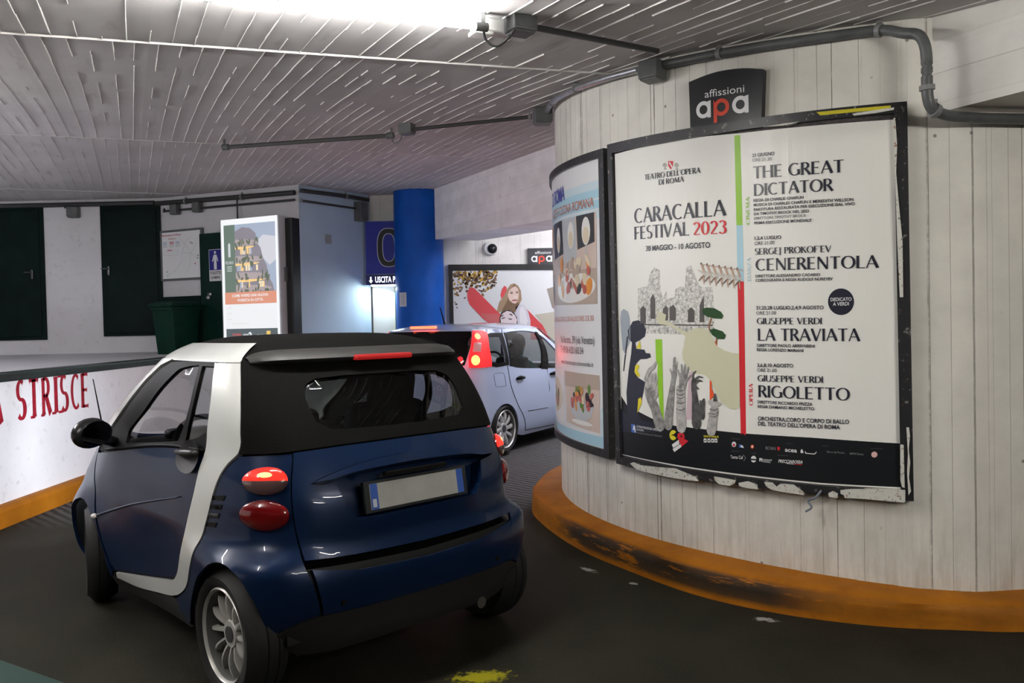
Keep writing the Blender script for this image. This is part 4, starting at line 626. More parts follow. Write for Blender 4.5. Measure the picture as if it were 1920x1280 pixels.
# ---- opera poster in its black frame
root = thing('poster_board', 'large framed opera festival poster reading CARACALLA FESTIVAL 2023 on the round wall', 'poster', cylp(.97, .62, 0))
OUT = [(.012, 2.755), (.35, 2.735), (.97, 2.70), (1.5, 2.68), (1.935, 2.662), (1.945, .618), (1.4, .618), (.9, .62), (.4, .622), (.048, .626)]
INN = [(.062, 2.69), (.5, 2.665), (.97, 2.645), (1.5, 2.625), (1.875, 2.61), (1.885, .665), (1.4, .665), (.9, .667), (.4, .67), (.092, .672)]
mb = MB(); slab(mb, OUT, [INN], cyld, 0, .055); mb.build('frame', frame_mat('chipped_black_frame', .35), root, world=True)
mb = MB(); slab(mb, [(a, z) for a, z in OUT], [], cyld, 0, .030); mb.build('backing', flat('dark_backing', (.05, .045, .045), .6, var=.6, vscale=30), root, world=True)
names = ['paper', 'ruin', 'arm_light', 'arm_mid', 'arm_dark'] + list(PCOL)
mats = [m_paper(), m_etch(), m_arm('print_arm_light', (.30, .29, .28), (.52, .50, .48)), m_arm('print_arm_mid', (.13, .125, .12), (.36, .35, .34)), m_arm('print_arm_dark', (.035, .034, .034), (.10, .10, .10))] + [paper(k, v) for k, v in PCOL.items()]
IX = {k: i for i, k in enumerate(names)}
mb = MB()
for col, layer, pl in PG:
    if col == 'paper': pl = [(max(a, .072), z) for a, z in pl]
    put_poly(mb, pl, IX[col], layer, cylp)
for col, layer, st in PS: put_stroke(mb, st, IX[col], layer, cylp)
for s, a, z, w, h, col, font, sl in PT:
    put_text(mb, s, a, z, w, h, IX[col], 4, (lambda x, y, l, a=a, sl=sl: cylp(x, y + sl * (x - a), l)), font)
for s, a, z, w, h, col, font in PV: put_text(mb, s, a, z, w, h, IX[col], 4, cylp, font, vertical=True)
po = mb.build('poster', mats, root, world=True, fix=False); po['label'] = 'white printed paper with black footer'
SM = m_scrap()
for q in PSCR:
    mb = MB(); slab(mb, q, [], cyld, .0, .062, step=.05); sc = mb.build('torn_scrap', SM, root, world=True); sc['label'] = 'torn weathered paper on the frame edge'
mb = MB(); slab(mb, [(1.50, 2.668), (1.86, 2.65), (1.86, 2.632), (1.52, 2.648)], [], cyld, .03, .058); mb.build('torn_scrap', flat('yellow_scrap', (.55, .48, .03), .5), root, world=True)
# twisted wire under the frame
mb = MB(); mb.tube(spl([cyld(1.50, .64, .06), cyld(1.47, .60, .075), cyld(1.43, .575, .06), cyld(1.45, .545, .07), cyld(1.42, .52, .08)], 5), .006, 6)
mb.build('hanging_wire', flat('grey_blue_wire', (.16, .18, .22), .5), root, world=True, smooth=True)
# ---- restaurant poster further round the wall
root = thing('poster_board', 'narrow looking curved restaurant poster with food photos round the left edge of the wall', 'poster', cylp(-1.0, .63, 0))
O2 = [(-2.05, 2.80), (-1.4, 2.80), (-.8, 2.775), (-.035, 2.742), (-.036, .645), (-.8, .645), (-2.05, .65)]
I2 = [(-1.99, 2.745), (-1.4, 2.745), (-.8, 2.72), (-.10, 2.69), (-.10, .70), (-.8, .70), (-1.99, .70)]
mb = MB(); slab(mb, O2, [I2], cyld, 0, .055); mb.build('frame', frame_mat('black_frame_dark', .12), root, world=True)
R = {'paper': (.74, .74, .76), 'band': (.40, .62, .74), 'band2': (.58, .70, .76), 'ink': (.03, .03, .04), 'navy2': (.08, .08, .40), 'brick': (.55, .20, .14), 'dark': (.05, .05, .055), 'plate': (.80, .78, .76), 'ham': (.50, .12, .10), 'orange': (.75, .30, .06), 'cream': (.72, .62, .45), 'wood': (.45, .36, .30), 'glassy': (.50, .52, .55), 'olive': (.03, .02, .03), 'leaf': (.12, .25, .05), 'beige': (.62, .50, .44)}
rn = list(R); RI = {k: i for i, k in enumerate(rn)}; mb = MB(); P = lambda c, l, q, st=.06: put_poly(mb, q, RI[c], l, cylp, st)
P('paper', 0, [(-1.99, 2.745), (-1.4, 2.745), (-.8, 2.72), (-.10, 2.69), (-.10, .70), (-1.99, .70)])
for i, (z, t) in enumerate(((2.62, 'band2'), (2.56, 'band'), (2.49, 'band'), (2.42, 'band2'))): P(t, 1, [(-1.98, z), (-.11, z - .075), (-.11, z - .135), (-1.98, z - .06)])
P('band', 1, [(-1.98, .705), (-.11, .705), (-.11, .78), (-1.98, .76)]); P('band2', 1, [(-.17, .78), (-.11, .78), (-.11, 1.0), (-.17, .96)])
P('beige', 2, [(-1.98, 2.38), (-.17, 2.335), (-.18, 1.70), (-1.98, 1.73)]); P('dark', 3, [(-1.25, 2.37), (-.85, 2.36), (-.82, 2.10), (-1.2, 2.08)]); P('dark', 3, [(-.5, 2.345), (-.2, 2.335), (-.2, 2.13), (-.48, 2.1)])
P('glassy', 3, [(-.84, 2.36), (-.52, 2.345), (-.50, 2.05), (-.80, 2.02)])
for a in (-.98, -.62, -.33): P('plate', 4, ell(a, 2.22, .07, .10)); P('cream', 5, ell(a, 2.19, .05, .06)); P('glassy', 4, [(a - .008, 2.12), (a + .008, 2.12), (a + .01, 2.0), (a - .01, 2.0)])
P('plate', 4, ell(-.62, 1.83, .42, .11, 28)); P('wood', 3, [(-1.98, 1.98), (-.18, 1.95), (-.18, 1.70), (-1.98, 1.73)])
rr2 = random.Random(5)
for i in range(34):
    a = -.62 + rr2.uniform(-.36, .36); z = 1.87 + rr2.uniform(-.07, .15); P(rr2.choice(['ham', 'orange', 'cream', 'ham', 'dark', 'wood']), 5 + i % 3, ell(a, z, rr2.uniform(.025, .07), rr2.uniform(.02, .05), 10, rr2.uniform(0, 3)))
for i in range(10): a = -1.6 + rr2.uniform(-.35, .3); P(rr2.choice(['plate', 'dark', 'orange', 'glassy']), 4 + i % 3, ell(a, 2.0 + rr2.uniform(-.2, .3), .07, .09, 12))
P('beige', 2, [(-.85, 1.207), (-.17, 1.204), (-.18, .80), (-.82, .815)]); P('wood', 3, [(-.85, 1.207), (-.17, 1.204), (-.17, 1.10), (-.85, 1.09)])
P('glassy', 4, [(-.72, 1.0), (-.25, 1.0), (-.30, .90), (-.40, .86), (-.56, .86), (-.68, .90)]); P('plate', 4, ell(-.48, .845, .2, .018))
for i in range(26): P(rr2.choice(['ham', 'ham', 'olive', 'orange', 'leaf', 'cream', 'olive']), 5 + i % 3, ell(-.48 + rr2.uniform(-.2, .2), .97 + rr2.uniform(-.03, .13), rr2.uniform(.02, .05), rr2.uniform(.015, .035), 9, rr2.uniform(0, 3)))
P('plate', 2, [(-1.98, 1.22), (-.88, 1.207), (-.90, .805), (-1.98, .80)]); P('cream', 3, ell(-1.25, 1.0, .30, .14, 24))
for i in range(14): P(rr2.choice(['leaf', 'orange', 'ham', 'wood']), 4 + i % 3, ell(-1.25 + rr2.uniform(-.16, .16), 1.0 + rr2.uniform(-.08, .1), .04, .03, 9, rr2.uniform(0, 3)))
for s, a, z, w, h, col, font, sl in [("DI ROMA", -1.28, 2.52, .53, .105, 'navy2', 'bold', -.03), ("I PIATTI E CUCINA ROMANA"[9:], -.98, 2.405, .78, .067, 'brick', 'sans', -.04), ("AZZI", -1.28, 2.415, .26, .067, 'brick', 'sans', -.03),
  ("GIORNI DALLE ORE 12.00 ALLE ORE 23.30", -1.35, 1.585, 1.12, .036, 'brick', 'sans', 0), ("Via Aurora, 39 (via Veneto)", -.96, 1.42, .73, .055, 'ink', 'sans', 0), ("T +39 06 420.160.34", -.97, 1.345, .56, .05, 'ink', 'sans', 0), ("www.ristorantepiccolomondo.it", -.96, 1.26, .71, .032, 'ink', 'sans', 0)]:
    put_text(mb, s, a, z, w, h, RI[col], 6, (lambda x, y, l, a=a, sl=sl: cylp(x, y + sl * (x - a), l)), font)
mb.build('poster', [flat('menu_' + k, v, .3) for k, v in R.items()], root, world=True, fix=False)
# white strip stuck on the wall between the two frames
mb = MB(); slab(mb, [(-.030, 2.66), (.006, 2.66), (.008, 2.45), (-.028, 2.46)], [], cyld, 0, .012); tag(mb.build('paper_strip', SM), 'upper scrap of white paper on the wall between the two framed posters', 'paper')
mb = MB(); slab(mb, [(-.028, 1.93), (.006, 1.93), (.008, 1.73), (-.026, 1.73)], [], cyld, 0, .012); tag(mb.build('paper_strip', flat('white_sticker', (.7, .7, .7), .5)), 'lower small white sticker on the wall between the two framed posters', 'paper')
# ---- sign plates of the billboard firm
AW = [flat('sign_black', (.018, .019, .022), .35), flat('sign_white', (.75, .75, .76), .4), flat('sign_red', (.62, .06, .03), .4)]
def ring_letter(mb, cx, cy, r, w, mi, fn, l):
    o = ell(cx, cy, r, r, 26); i = ell(cx, cy, r - w, r - w, 26); n = 26
    mb.add([fn(a, b, l) for a, b in o] + [fn(a, b, l) for a, b in i], [(k, (k + 1) % n, n + (k + 1) % n, n + k) for k in range(n)], mi)
def letters_apa(mb, x0, z0, s, fn):
    # three round letters: bowl plus upright stem; middle one red with a tail
    r = .36 * s; w = .165 * s
    for k in range(3):
        cx = x0 + r + k * (2 * r + .13 * s); mi = 2 if k == 1 else 1
        ring_letter(mb, cx, z0 + r, r, w, mi, fn, 1)
        if k == 1: q = [(cx - r, z0 - .26 * s), (cx - r + w, z0 - .26 * s), (cx - r + w, z0 + r), (cx - r, z0 + 2 * r - .0 * s)]
        else: q = [(cx + r - w, z0), (cx + r, z0), (cx + r, z0 + 2 * r), (cx + r - w, z0 + 2 * r - .04 * s)]
        mb.add([fn(a, b, 2) for a, b in q], [(0, 1, 2, 3)], mi)
root = thing('sign_plate', 'black arched plate with white and red letters above the opera poster', 'sign', cylp(.97, 2.7, 0))
sg = spl([(.745, 2.985), (.86, 2.998), (.97, 3.0), (1.1, 2.985), (1.215, 2.955)], 4); mb = MB(); slab(mb, sg + [(1.20, 2.675), (.97, 2.69), (.752, 2.70)], [], cyld, 0, .05, 0)
mb.build('plate', AW[0], root, world=True)
mb = MB(); fs = lambda a, z, l: cyld(a, z - .07 * (a - .8), .051 + .0008 * l)
letters_apa(mb, .795, 2.755, .138, fs); put_text(mb, 'affissioni', .855, 2.872, .25, .042, 1, 1, fs, 'sans')
mb.build('lettering', AW, root, world=True, fix=False)
root = thing('sign_plate', 'small black plate with white and red letters above the girl poster on the far wall', 'sign', (.5, 12.9, 2.5))
mb = MB(); mb.box((.50, 12.885, 2.60), (.46, .04, .29)); mb.build('plate', AW[0], root, world=True)
mb = MB(); ff = lambda a, z, l: (a, 12.863 - .0008 * l, z); letters_apa(mb, .325, 2.53, .135, ff); put_text(mb, 'affissioni', .385, 2.655, .25, .042, 1, 1, ff, 'sans'); mb.build('lettering', AW, root, world=True, fix=False)
# ---- far poster with the girl
root = thing('poster_board', 'black framed poster of a smiling girl and autumn leaves on the far wall', 'poster', (.5, 12.9, .5))
FO = [(-.965, 2.52), (1.85, 2.475), (1.85, .55), (-.965, .55)]; FI = [(-.90, 2.43), (1.78, 2.39), (1.78, .62), (-.90, .62)]
fd = lambda a, z, d: (a, 12.93 - d, z); mb = MB(); slab(mb, FO, [FI], fd, 0, .07, step=.3); mb.build('frame', flat('black_frame', (.012, .012, .013), .45), root, world=True)
G = {'sky': (.66, .68, .69), 'rust': (.20, .11, .04), 'gold': (.50, .30, .04), 'brown': (.10, .065, .04), 'red': (.58, .06, .07), 'red2': (.50, .12, .12), 'skin': (.66, .50, .44), 'hair': (.16, .10, .06), 'hair2': (.30, .21, .13), 'ink': (.03, .025, .025), 'white': (.72, .71, .74), 'shirt': (.58, .57, .64), 'tan': (.46, .44, .36), 'face2': (.72, .62, .64), 'lip': (.45, .12, .12), 'grey': (.25, .22, .19)}
gi = {k: i for i, k in enumerate(G)}; mb = MB(); fp = lambda a, z, l: (a, 12.885 - l * .001, z)
# picture drawn in a 1560 x 1000 layout, then put on the wall at its size
def gp(x, y): return (-.90 + (x - 75) * .000982, 2.42 - (y - 285) * .000982)
P = lambda c, l, q, st=.3: put_poly(mb, [gp(*p) for p in q], gi[c], l, fp, st)
P('sky', 0, [(75, 285), (2800, 285), (2800, 2100), (75, 2100)]); rg = random.Random(11)
for i in range(230):
    x = rg.uniform(80, 760); lim = 640 if x < 330 else (800 - (x - 330) * .6); y = 300 + abs(rg.gauss(0, .45)) * lim * .55
    if y > lim + 150: continue
    if x < 180 and rg.random() < .3: y = rg.uniform(500, 900)
    P(rg.choice(['rust', 'gold', 'brown', 'rust', 'gold', 'brown', 'brown']), 1 + i % 4, ell(x, y, rg.uniform(12, 40), rg.uniform(9, 26), 7, rg.uniform(0, 3)))
P('red', 6, [(300, 640), (320, 580), (370, 545), (420, 570), (790, 960), (1000, 1200), (900, 1330), (540, 1050), (330, 820), (300, 720)]); P('red2', 7, [(500, 960), (780, 980), (900, 1200), (860, 1280), (560, 1050)])
P('red', 5, [(825, 680), (850, 590), (890, 535), (925, 560), (930, 640), (840, 740)]); P('red', 5, [(1235, 910), (1320, 1000), (1480, 1170), (1600, 1400), (1200, 1400)])
P('hair2', 6, [(1050, 500), (1110, 540), (1150, 620), (1160, 760), (1130, 820), (1060, 850), (980, 830), (900, 900), (800, 960), (760, 940), (800, 800), (880, 690), (940, 580), (990, 515)])
P('hair', 7, [(1050, 505), (1100, 600), (1090, 560), (960, 640), (930, 780), (880, 860), (820, 980), (1050, 960), (1090, 880), (1130, 820), (960, 780), (950, 640), (1010, 560)])
P('skin', 8, [(1060, 545), (1105, 590), (1115, 680), (1105, 760), (1060, 825), (1010, 810), (960, 760), (940, 690), (960, 620), (1010, 570)])
for cx, cy, rx, ry, c in ((1000, 655, 26, 10, 'ink'), (1085, 650, 20, 9, 'ink'), (1050, 770, 48, 12, 'lip'), (1050, 764, 38, 6, 'white'), (1000, 632, 30, 5, 'hair'), (1088, 628, 22, 5, 'hair'), (1055, 715, 14, 12, 'face2')): P(c, 9, ell(cx, cy, rx, ry, 12))
P('shirt', 7, [(1060, 880), (1120, 830), (1200, 850), (1260, 960), (1290, 1090), (1290, 1400), (1000, 1400), (1060, 980)]); P('white', 8, [(1120, 900), (1180, 860), (1220, 960), (1250, 1100), (1180, 1300), (1120, 1100)])
P('ink', 8, [(800, 1050), (830, 960), (880, 930), (960, 920), (1030, 960), (1080, 1040), (1090, 1150), (1060, 1400), (800, 1400)])
P('face2', 9, [(815, 1050), (850, 975), (920, 935), (990, 950), (1050, 1010), (1080, 1080), (1060, 1200), (940, 1260), (830, 1160)])
for cx, cy, rx, ry, an in ((860, 1048, 36, 9, -.3), (970, 1065, 34, 9, .2), (985, 995, 30, 10, .5), (850, 1012, 26, 8, -.6), (935, 1165, 50, 14, 0)): P('ink' if cy < 1100 else 'lip', 10, ell(cx, cy, rx, ry, 12, an))
P('tan', 3, [(1360, 1005), (1700, 960), (2800, 900), (2800, 1500), (1600, 1400), (1480, 1170)]); P('grey', 3, [(1560, 600), (1700, 560), (1900, 700), (1700, 940), (1640, 900)])
mb.build('poster', [flat('snap_' + k, v, .4) for k, v in G.items()], root, world=True, fix=False)
# ---- lit advertising box on the angled wall
root = thing('light_box', 'tall lit advertising panel with a planted round tower beside the toilet door', 'light box', AB(1.85, .1, 1.2), RAB)
pw = 1.06; s0 = 1.45; z0, z1 = 1.36, 3.14
PANL = lambda s, off, z: AB(s, off, z)
mb = MB(); mb.box(AB(s0 + pw / 2, .17, (z0 + z1) / 2), (pw, .26, z1 - z0), rz=RAB, bev=.012); mb.build('case', flat('pale_metal_case', (.55, .57, .60), .35, .3), root, world=True)
mb = MB(); mb.box(AB(s0 + pw + .05, .09, (z0 + z1) / 2 - .02), (.14, .16, z1 - z0 - .02), rz=RAB); mb.box(AB(s0 + pw / 2, .06, 1.26), (.5, .1, .22), rz=RAB); mb.build('bracket', flat('black_bracket', (.012, .012, .012), .5), root, world=True)
mb = MB(); mb.box(AB(s0 + pw + .01, .16, 2.33), (.03, .12, .20), rz=RAB); mb.build('lock', flat('grey_lock', (.15, .16, .17), .4, .5), root, world=True)
def lb(u, v, l): return tuple(AB(s0 + .02 + (pw - .04) * u, .302 + .0012 * l, z0 + (z1 - z0) * v))
LC = {'white': (.86, .88, .90), 'green': (.10, .16, .12), 'dusk': (.35, .42, .55), 'cloud': (.62, .62, .68), 'tower': (.22, .20, .24), 'slab': (.40, .33, .34), 'glow': (.95, .62, .22), 'glow2': (.90, .75, .50), 'leaf': (.09, .12, .07), 'coral': (.72, .28, .17), 'dark': (.06, .09, .10), 'red': (.6, .08, .08), 'yel': (.8, .55, .12), 'pale': (.62, .64, .66), 'rim': (.92, .94, .96), 'dim': (.75, .72, .72)}
li = {k: i for i, k in enumerate(LC)}; mb = MB(); P = lambda c, l, q: put_poly(mb, q, li[c], l, lb, .5)
rc = lambda x0, y0, x1, y1: [(x0, y0), (x1, y0), (x1, y1), (x0, y1)]
P('rim', 0, rc(0, 0, 1, 1)); P('green', 1, rc(.05, .42, .25, .955)); P('dusk', 1, rc(.25, .42, .96, .955)); P('cloud', 2, [(.60, .80), (.75, .86), (.96, .84), (.96, .66), (.85, .62), (.7, .70)])
P('tower', 3, [(.25, .42), (.25, .90), (.38, .93), (.52, .92), (.62, .875), (.64, .80), (.70, .76), (.74, .68), (.80, .62), (.83, .53), (.90, .47), (.92, .42)]); rl = random.Random(4)
for k, (y, xr) in enumerate(((.83, .66), (.70, .74), (.57, .84), (.47, .88))):
    P('slab', 4, [(.25, y - .055)] + [(.30 + (xr - .30) * math.cos(t), y - .025 + .030 * math.sin(t)) for t in np.linspace(-1.5, 1.5, 14)] + [(.25, y + .004)])
    P('glow', 4, [(.25, y - .072)] + [(.30 + (xr - .36) * math.cos(t), y - .052 + .022 * math.sin(t)) for t in np.linspace(-1.5, 0, 8)] + [(.25, y - .052)])
    for i in range(9): x = rl.uniform(.27, xr - .08); P(rl.choice(['glow', 'glow2', 'dusk', 'glow']), 5, rc(x, y - .115, x + rl.uniform(.02, .05), y - .07))
    for i in range(16): P('leaf', 6, ell(rl.uniform(.26, xr), y - rl.uniform(.0, .07), rl.uniform(.015, .04), rl.uniform(.008, .018), 8, rl.uniform(0, 3)))
P('coral', 7, rc(.05, .325, .96, .42)); P('white', 2, rc(.05, .13, .96, .325)); P('dark', 2, rc(.05, .02, .96, .13))
for t, x, y, w, h, c, f in (("COME VIVERE UNA NUOVA", .18, .382, .64, .02, 'white', 'bold'), ("FORESTA IN CITTÀ", .28, .345, .45, .02, 'white', 'bold'), ("FO.RO", .08, .645, .14, .022, 'pale', 'bold'), ("www.foro.it", .17, .165, .30, .014, 'dim', 'bold'), ("ROMA", .17, .075, .16, .018, 'red', 'bold'), ("casa", .36, .078, .09, .015, 'white', 'bold'), ("cipario", .60, .072, .13, .014, 'white', 'bold')): put_text(mb, t, x, y, w, h, li[c], 9, lb, f)
P('pale', 7, [(.13, .70), (.17, .70), (.17, .80), (.15, .815), (.13, .80)]); P('white', 7, ell(.48, .083, .03, .02, 14)); P('dark', 8, ell(.47, .083, .012, .008, 10)); P('yel', 7, rc(.77, .055, .84, .11))
for i in range(3): P('dim', 3, rc(.08, .295 - i * .045, .16, .30 - i * .045)); P('pale', 7, rc(.10, .62 - i * .016, .19, .626 - i * .016))
mb.build('lit_sheet', [emis('lit_' + k, v, .95, (.1, .1, .1)) for k, v in LC.items()], root, world=True, fix=False)
# ---- map board
root = thing('map_board', 'white framed map board on the wall between the dark door and the toilet door', 'board', AB(.42, .03, 2.35), RAB)
mb = MB(); slab(mb, [(-.0, 2.345), (.845, 2.345), (.845, 3.107), (0, 3.107)], [[(.03, 2.375), (.815, 2.375), (.815, 3.077), (.03, 3.077)]], lambda s, z, d: tuple(AB(s, d, z)), .0, .05, step=.3); mb.build('frame', flat('dark_alu', (.12, .13, .13), .4, .4), root, world=True)
mb = MB(); bf = lambda s, z, l: tuple(AB(s, .042 + .001 * l, z)); bc = {'w': (.70, .71, .72), 'r': (.45, .08, .1), 'b': (.3, .4, .55), 'g': (.48, .52, .52), 'k': (.15, .17, .17), 't': (.2, .55, .5)}; bi = {k: i for i, k in enumerate(bc)}
put_poly(mb, [(.02, 2.365), (.825, 2.365), (.825, 3.087), (.02, 3.087)], 0, 0, bf, .5)
put_text(mb, 'Planimetria di Piano', .03, 3.02, .40, .028, bi['r'], 2, bf, 'bold'); put_text(mb, 'PIANO 0', .17, 2.965, .15, .022, bi['r'], 2, bf, 'bold')
for x, c in ((.05, 'b'), (.19, 'r'), (.31, 'b')):
    for k in range(4): put_poly(mb, [(x, 2.92 - k * .022), (x + .085, 2.92 - k * .022), (x + .085, 2.932 - k * .022), (x, 2.932 - k * .022)], bi[c if k < 2 else 'g'], 2, bf, .5)
put_poly(mb, [(.05, 2.73), (.36, 2.73), (.36, 2.79), (.05, 2.79)], bi['g'], 1, bf, .5); put_poly(mb, [(.055, 2.735), (.355, 2.735), (.355, 2.785), (.055, 2.785)], bi['w'], 2, bf, .5); put_poly(mb, [(.14, 2.80), (.24, 2.80), (.24, 2.812), (.14, 2.812)], bi['r'], 2, bf, .5)
for st in ([(.12, 2.42), (.30, 2.50), (.42, 2.62), (.44, 2.74), (.60, 2.74), (.75, 2.66)], [(.40, 2.98), (.52, 2.86), (.60, 2.76), (.60, 2.60), (.52, 2.45)], [(.44, 2.74), (.52, 2.92), (.62, 2.98)], [(.62, 2.74), (.72, 2.86), (.76, 2.96)]): put_stroke(mb, [(a, b, .006) for a, b in st], bi['g'], 3, bf)
for a, b, c in ((.62, 2.90, 'k'), (.65, 2.885, 'k'), (.76, 2.70, 'k'), (.755, 2.66, 'k'), (.70, 2.58, 'r'), (.13, 2.48, 'k'), (.135, 2.42, 't')): put_poly(mb, ell(a, b, .012, .012, 10), bi[c], 4, bf, .5)
mb.build('sheet', [flat('map_' + k, v, .35) for k, v in bc.items()], root, world=True, fix=False)
# ---- toilet sign on its door
root = thing('toilet_sign', 'blue and white men toilet sign on the dark green door', 'sign', AB(1.13, .09, 2.3), RAB)
tf = lambda s, z, l: tuple(AB(s, .083 + .001 * l, z)); mb = MB(); slab(mb, [(1.01, 2.30), (1.255, 2.30), (1.255, 2.765), (1.01, 2.765)], [], lambda s, z, d: tuple(AB(s, d, z)), .07, .082, step=.4); mb.build('plate', flat('sign_plate_white', (.66, .66, .67), .4), root, world=True)
mb = MB(); put_poly(mb, [(1.018, 2.46), (1.247, 2.46), (1.247, 2.757), (1.018, 2.757)], 0, 0, tf, .5); put_poly(mb, ell(1.132, 2.718, .021, .021, 14), 1, 1, tf, .5)
put_poly(mb, [(1.105, 2.685), (1.16, 2.685), (1.195, 2.59), (1.18, 2.582), (1.157, 2.63), (1.16, 2.47), (1.105, 2.47), (1.108, 2.63), (1.085, 2.582), (1.07, 2.59)], 1, 1, tf, .5)
put_text(mb, 'TOILETTE', 1.025, 2.40, .21, .04, 2, 1, tf, 'bold'); put_text(mb, 'UOMINI', 1.04, 2.335, .17, .035, 2, 1, tf, 'bold')
mb.build('print', [flat('toilet_blue', (.02, .02, .22), .35), flat('toilet_white', (.72, .72, .73), .4), flat('toilet_black', (.03, .03, .04), .4)], root, world=True, fix=False)
# ---- zero level sign and lit exit strip
root = thing('level_sign', 'large blue square sign with a dark outlined number zero beside the blue pillar', 'sign', (-1.85, 12.68, 2.35))
mb = MB(); mb.box((-1.855, 12.70, 2.79), (.72, .04, .81), bev=.008); mb.build('panel', [flat('sign_rim', (.25, .32, .5), .4)], root, world=True)
zf = lambda a, z, l: (a * 1.031, 12.678 - .001 * l, 1.57 + (z - 1.57) * 1.031); mb = MB(); put_poly(mb, [(-2.142, 2.36), (-1.458, 2.36), (-1.458, 3.138), (-2.142, 3.138)], 0, 0, zf, .5)
for k, (rx, ry, c) in enumerate(((.175, .29, 1), (.165, .28, 2), (.095, .21, 1), (.085, .20, 0))): put_poly(mb, [(-1.80 + rx * math.copysign(abs(math.cos(t)) ** .75, math.cos(t)), 2.75 + ry * math.copysign(abs(math.sin(t)) ** .75, math.sin(t))) for t in np.linspace(0, 2 * math.pi, 40, endpoint=False)], c, k + 1, zf, .5)
mb.build('face', [flat('level_blue', (.008, .015, .26), .4), flat('level_line', (.5, .55, .65), .4), flat('level_black', (.008, .008, .01), .4)], root, world=True, fix=False)
root = thing('exit_sign', 'lit dark blue strip reading USCITA PED with an arrow under the zero sign', 'sign', (-1.8, 12.68, 2.2))
mb = MB(); mb.box((-1.855, 12.71, 2.297), (.72, .08, .155), bev=.01); mb.build('case', flat('exit_blue', (.012, .012, .10), .4), root, world=True)
xf = lambda a, z, l: (a * 1.031, 12.668 - .001 * l, 1.57 + (z - 1.57) * 1.031); mb = MB(); put_text(mb, 'USCITA PEDONALE', -2.01, 2.235, .62, .085, 0, 0, xf, 'bold')
put_poly(mb, [(-2.085, 2.32), (-2.065, 2.32), (-2.065, 2.265), (-2.045, 2.265), (-2.075, 2.225), (-2.105, 2.265), (-2.085, 2.265)], 0, 0, xf, .5)
mb.build('lettering', emis('lit_letters', (.9, .93, 1), 1.6), root, world=True, fix=False)
mb = MB(); mb.box((-1.96, 12.71, 2.21), (.36, .05, .02)); mb.build('lamp', emis('exit_lamp_glow', (.9, 1, .97), 14), root, world=True)
# ---- notice on the pillar
mb = MB(); na = math.radians(-128); fnp = lambda a, z, d: (-1.385 + (.37 + d) * math.cos(na + a / .37), 12.62 + (.37 + d) * math.sin(na + a / .37), z)
slab(mb, [(-.07, 1.87), (.07, 1.87), (.07, 2.08), (-.07, 2.08)], [], fnp, 0, .006, step=.05)
for k in range(6): put_poly(mb, [(-.05, 2.04 - k * .027), (.05, 2.04 - k * .027), (.05, 2.048 - k * .027), (-.05, 2.048 - k * .027)], 1, 1, lambda a, z, l: fnp(a, z, .0075))
tag(mb.build('notice_sheet', [flat('notice_white', (.62, .62, .66), .5), flat('notice_grey', (.35, .30, .33), .5)], fix=False), 'small white notice sheet stuck on the blue pillar', 'notice')
# ---- camera dome
root = thing('security_camera', 'white dome camera with black lens on the far wall above the girl poster', 'camera', (-.29, 12.9, 2.75))
mb = MB(); mb.lathe([(0, 0), (.105, 0), (.105, .05), (.095, .09), (.0, .10)], Matrix.Translation((-.30, 12.93, 2.755)) @ Matrix.Rotation(math.radians(-90), 4, 'Z'), 28); mb.build('base', flat('camera_white', (.72, .72, .72), .35), root, world=True, smooth=40)
mb = MB(); mb.ball((-.275, 12.84, 2.75), .078, n=20); mb.build('dome', flat('camera_black', (.01, .01, .012), .12), root, world=True, smooth=True)
# ================================================================== LAMPS, PIPES, BIN
TUBEM = emis('added_tube_glow', (1.0, .965, .90), TUBE); TUBEC = emis('added_tube_glow_cool', (.93, .92, 1.0), TUBE)
GREY = flat('grey_pvc', (.10, .105, .105), .38, var=.25, vscale=9); DKG = flat('dark_pipe', (.035, .036, .036), .4); METAL = flat('galvanised_pipe', (.42, .43, .45), .3, .75, var=.2, vscale=8)
WHT = flat('white_enamel', (.72, .72, .71), .4); BLK = flat('black_rubber', (.012, .012, .012), .5)
def tube_lamp(p, q, label, lit=True, group=None, r=.014, mat=None):
    p, q = Vector(p), Vector(q); m = (p + q) / 2; d = (q - p).normalized(); root = thing('tube_lamp', label, 'lamp', m, group=group)
    mb = MB(); mb.tube([p + d * .03, q - d * .03], r, 16); mb.build('tube', (mat or TUBEM) if lit else flat('unlit_tube', (.06, .06, .06), .3), root, world=True, smooth=40)
    for a in (p, q):
        s = 1 if a == p else -1; mb = MB(); mb.tube([a - d * s * .02, a + d * s * .045], r * 1.5, 14)
        zt = zc(a.y) - a.z; mb.box(a + Vector((0, 0, zt / 2)), (.02, .02, zt)); mb.build('end_socket', GREY, root, world=True, smooth=40)
    return root
ra = Vector((-.104, 3.96, 2.985)); dt = Vector((-.881, -.50, -.062)).normalized()
root = tube_lamp(ra + dt * 1.55, ra, 'lit fluorescent tube on the ceiling near the top of the photo', mat=emis('fluorescent_glow_old', (1.0, .985, .95), 390))
mb = MB(); mb.tube(spl([tuple(ra + Vector(v)) for v in ((0, 0, .0), (.01, .03, -.05), (.06, .05, -.075), (.12, .04, -.04), (.15, .03, .0))], 6), .006, 8); mb.build('cable', BLK, root, world=True, smooth=True)
root = thing('ballast_box', 'small white ballast housing on the ceiling at the end of the lit tube', 'ballast', (-.02, 4.12, 3.03))
mb = MB(); mb.box((-.02, 4.13, 3.035), (.30, .10, .065), rz=.5, bev=.012); mb.build('housing', WHT, root, world=True); mb = MB(); mb.box((-.12, 4.09, 2.998), (.10, .085, .02), rz=.5, bev=.005); mb.build('cover', flat('grey_enamel', (.45, .45, .44), .4), root, world=True)
mb = MB(); mb.ball((.06, 4.10, 3.0), .008, n=8); mb.build('indicator', emis('red_indicator', (1, .05, .03), 3), root, world=True)
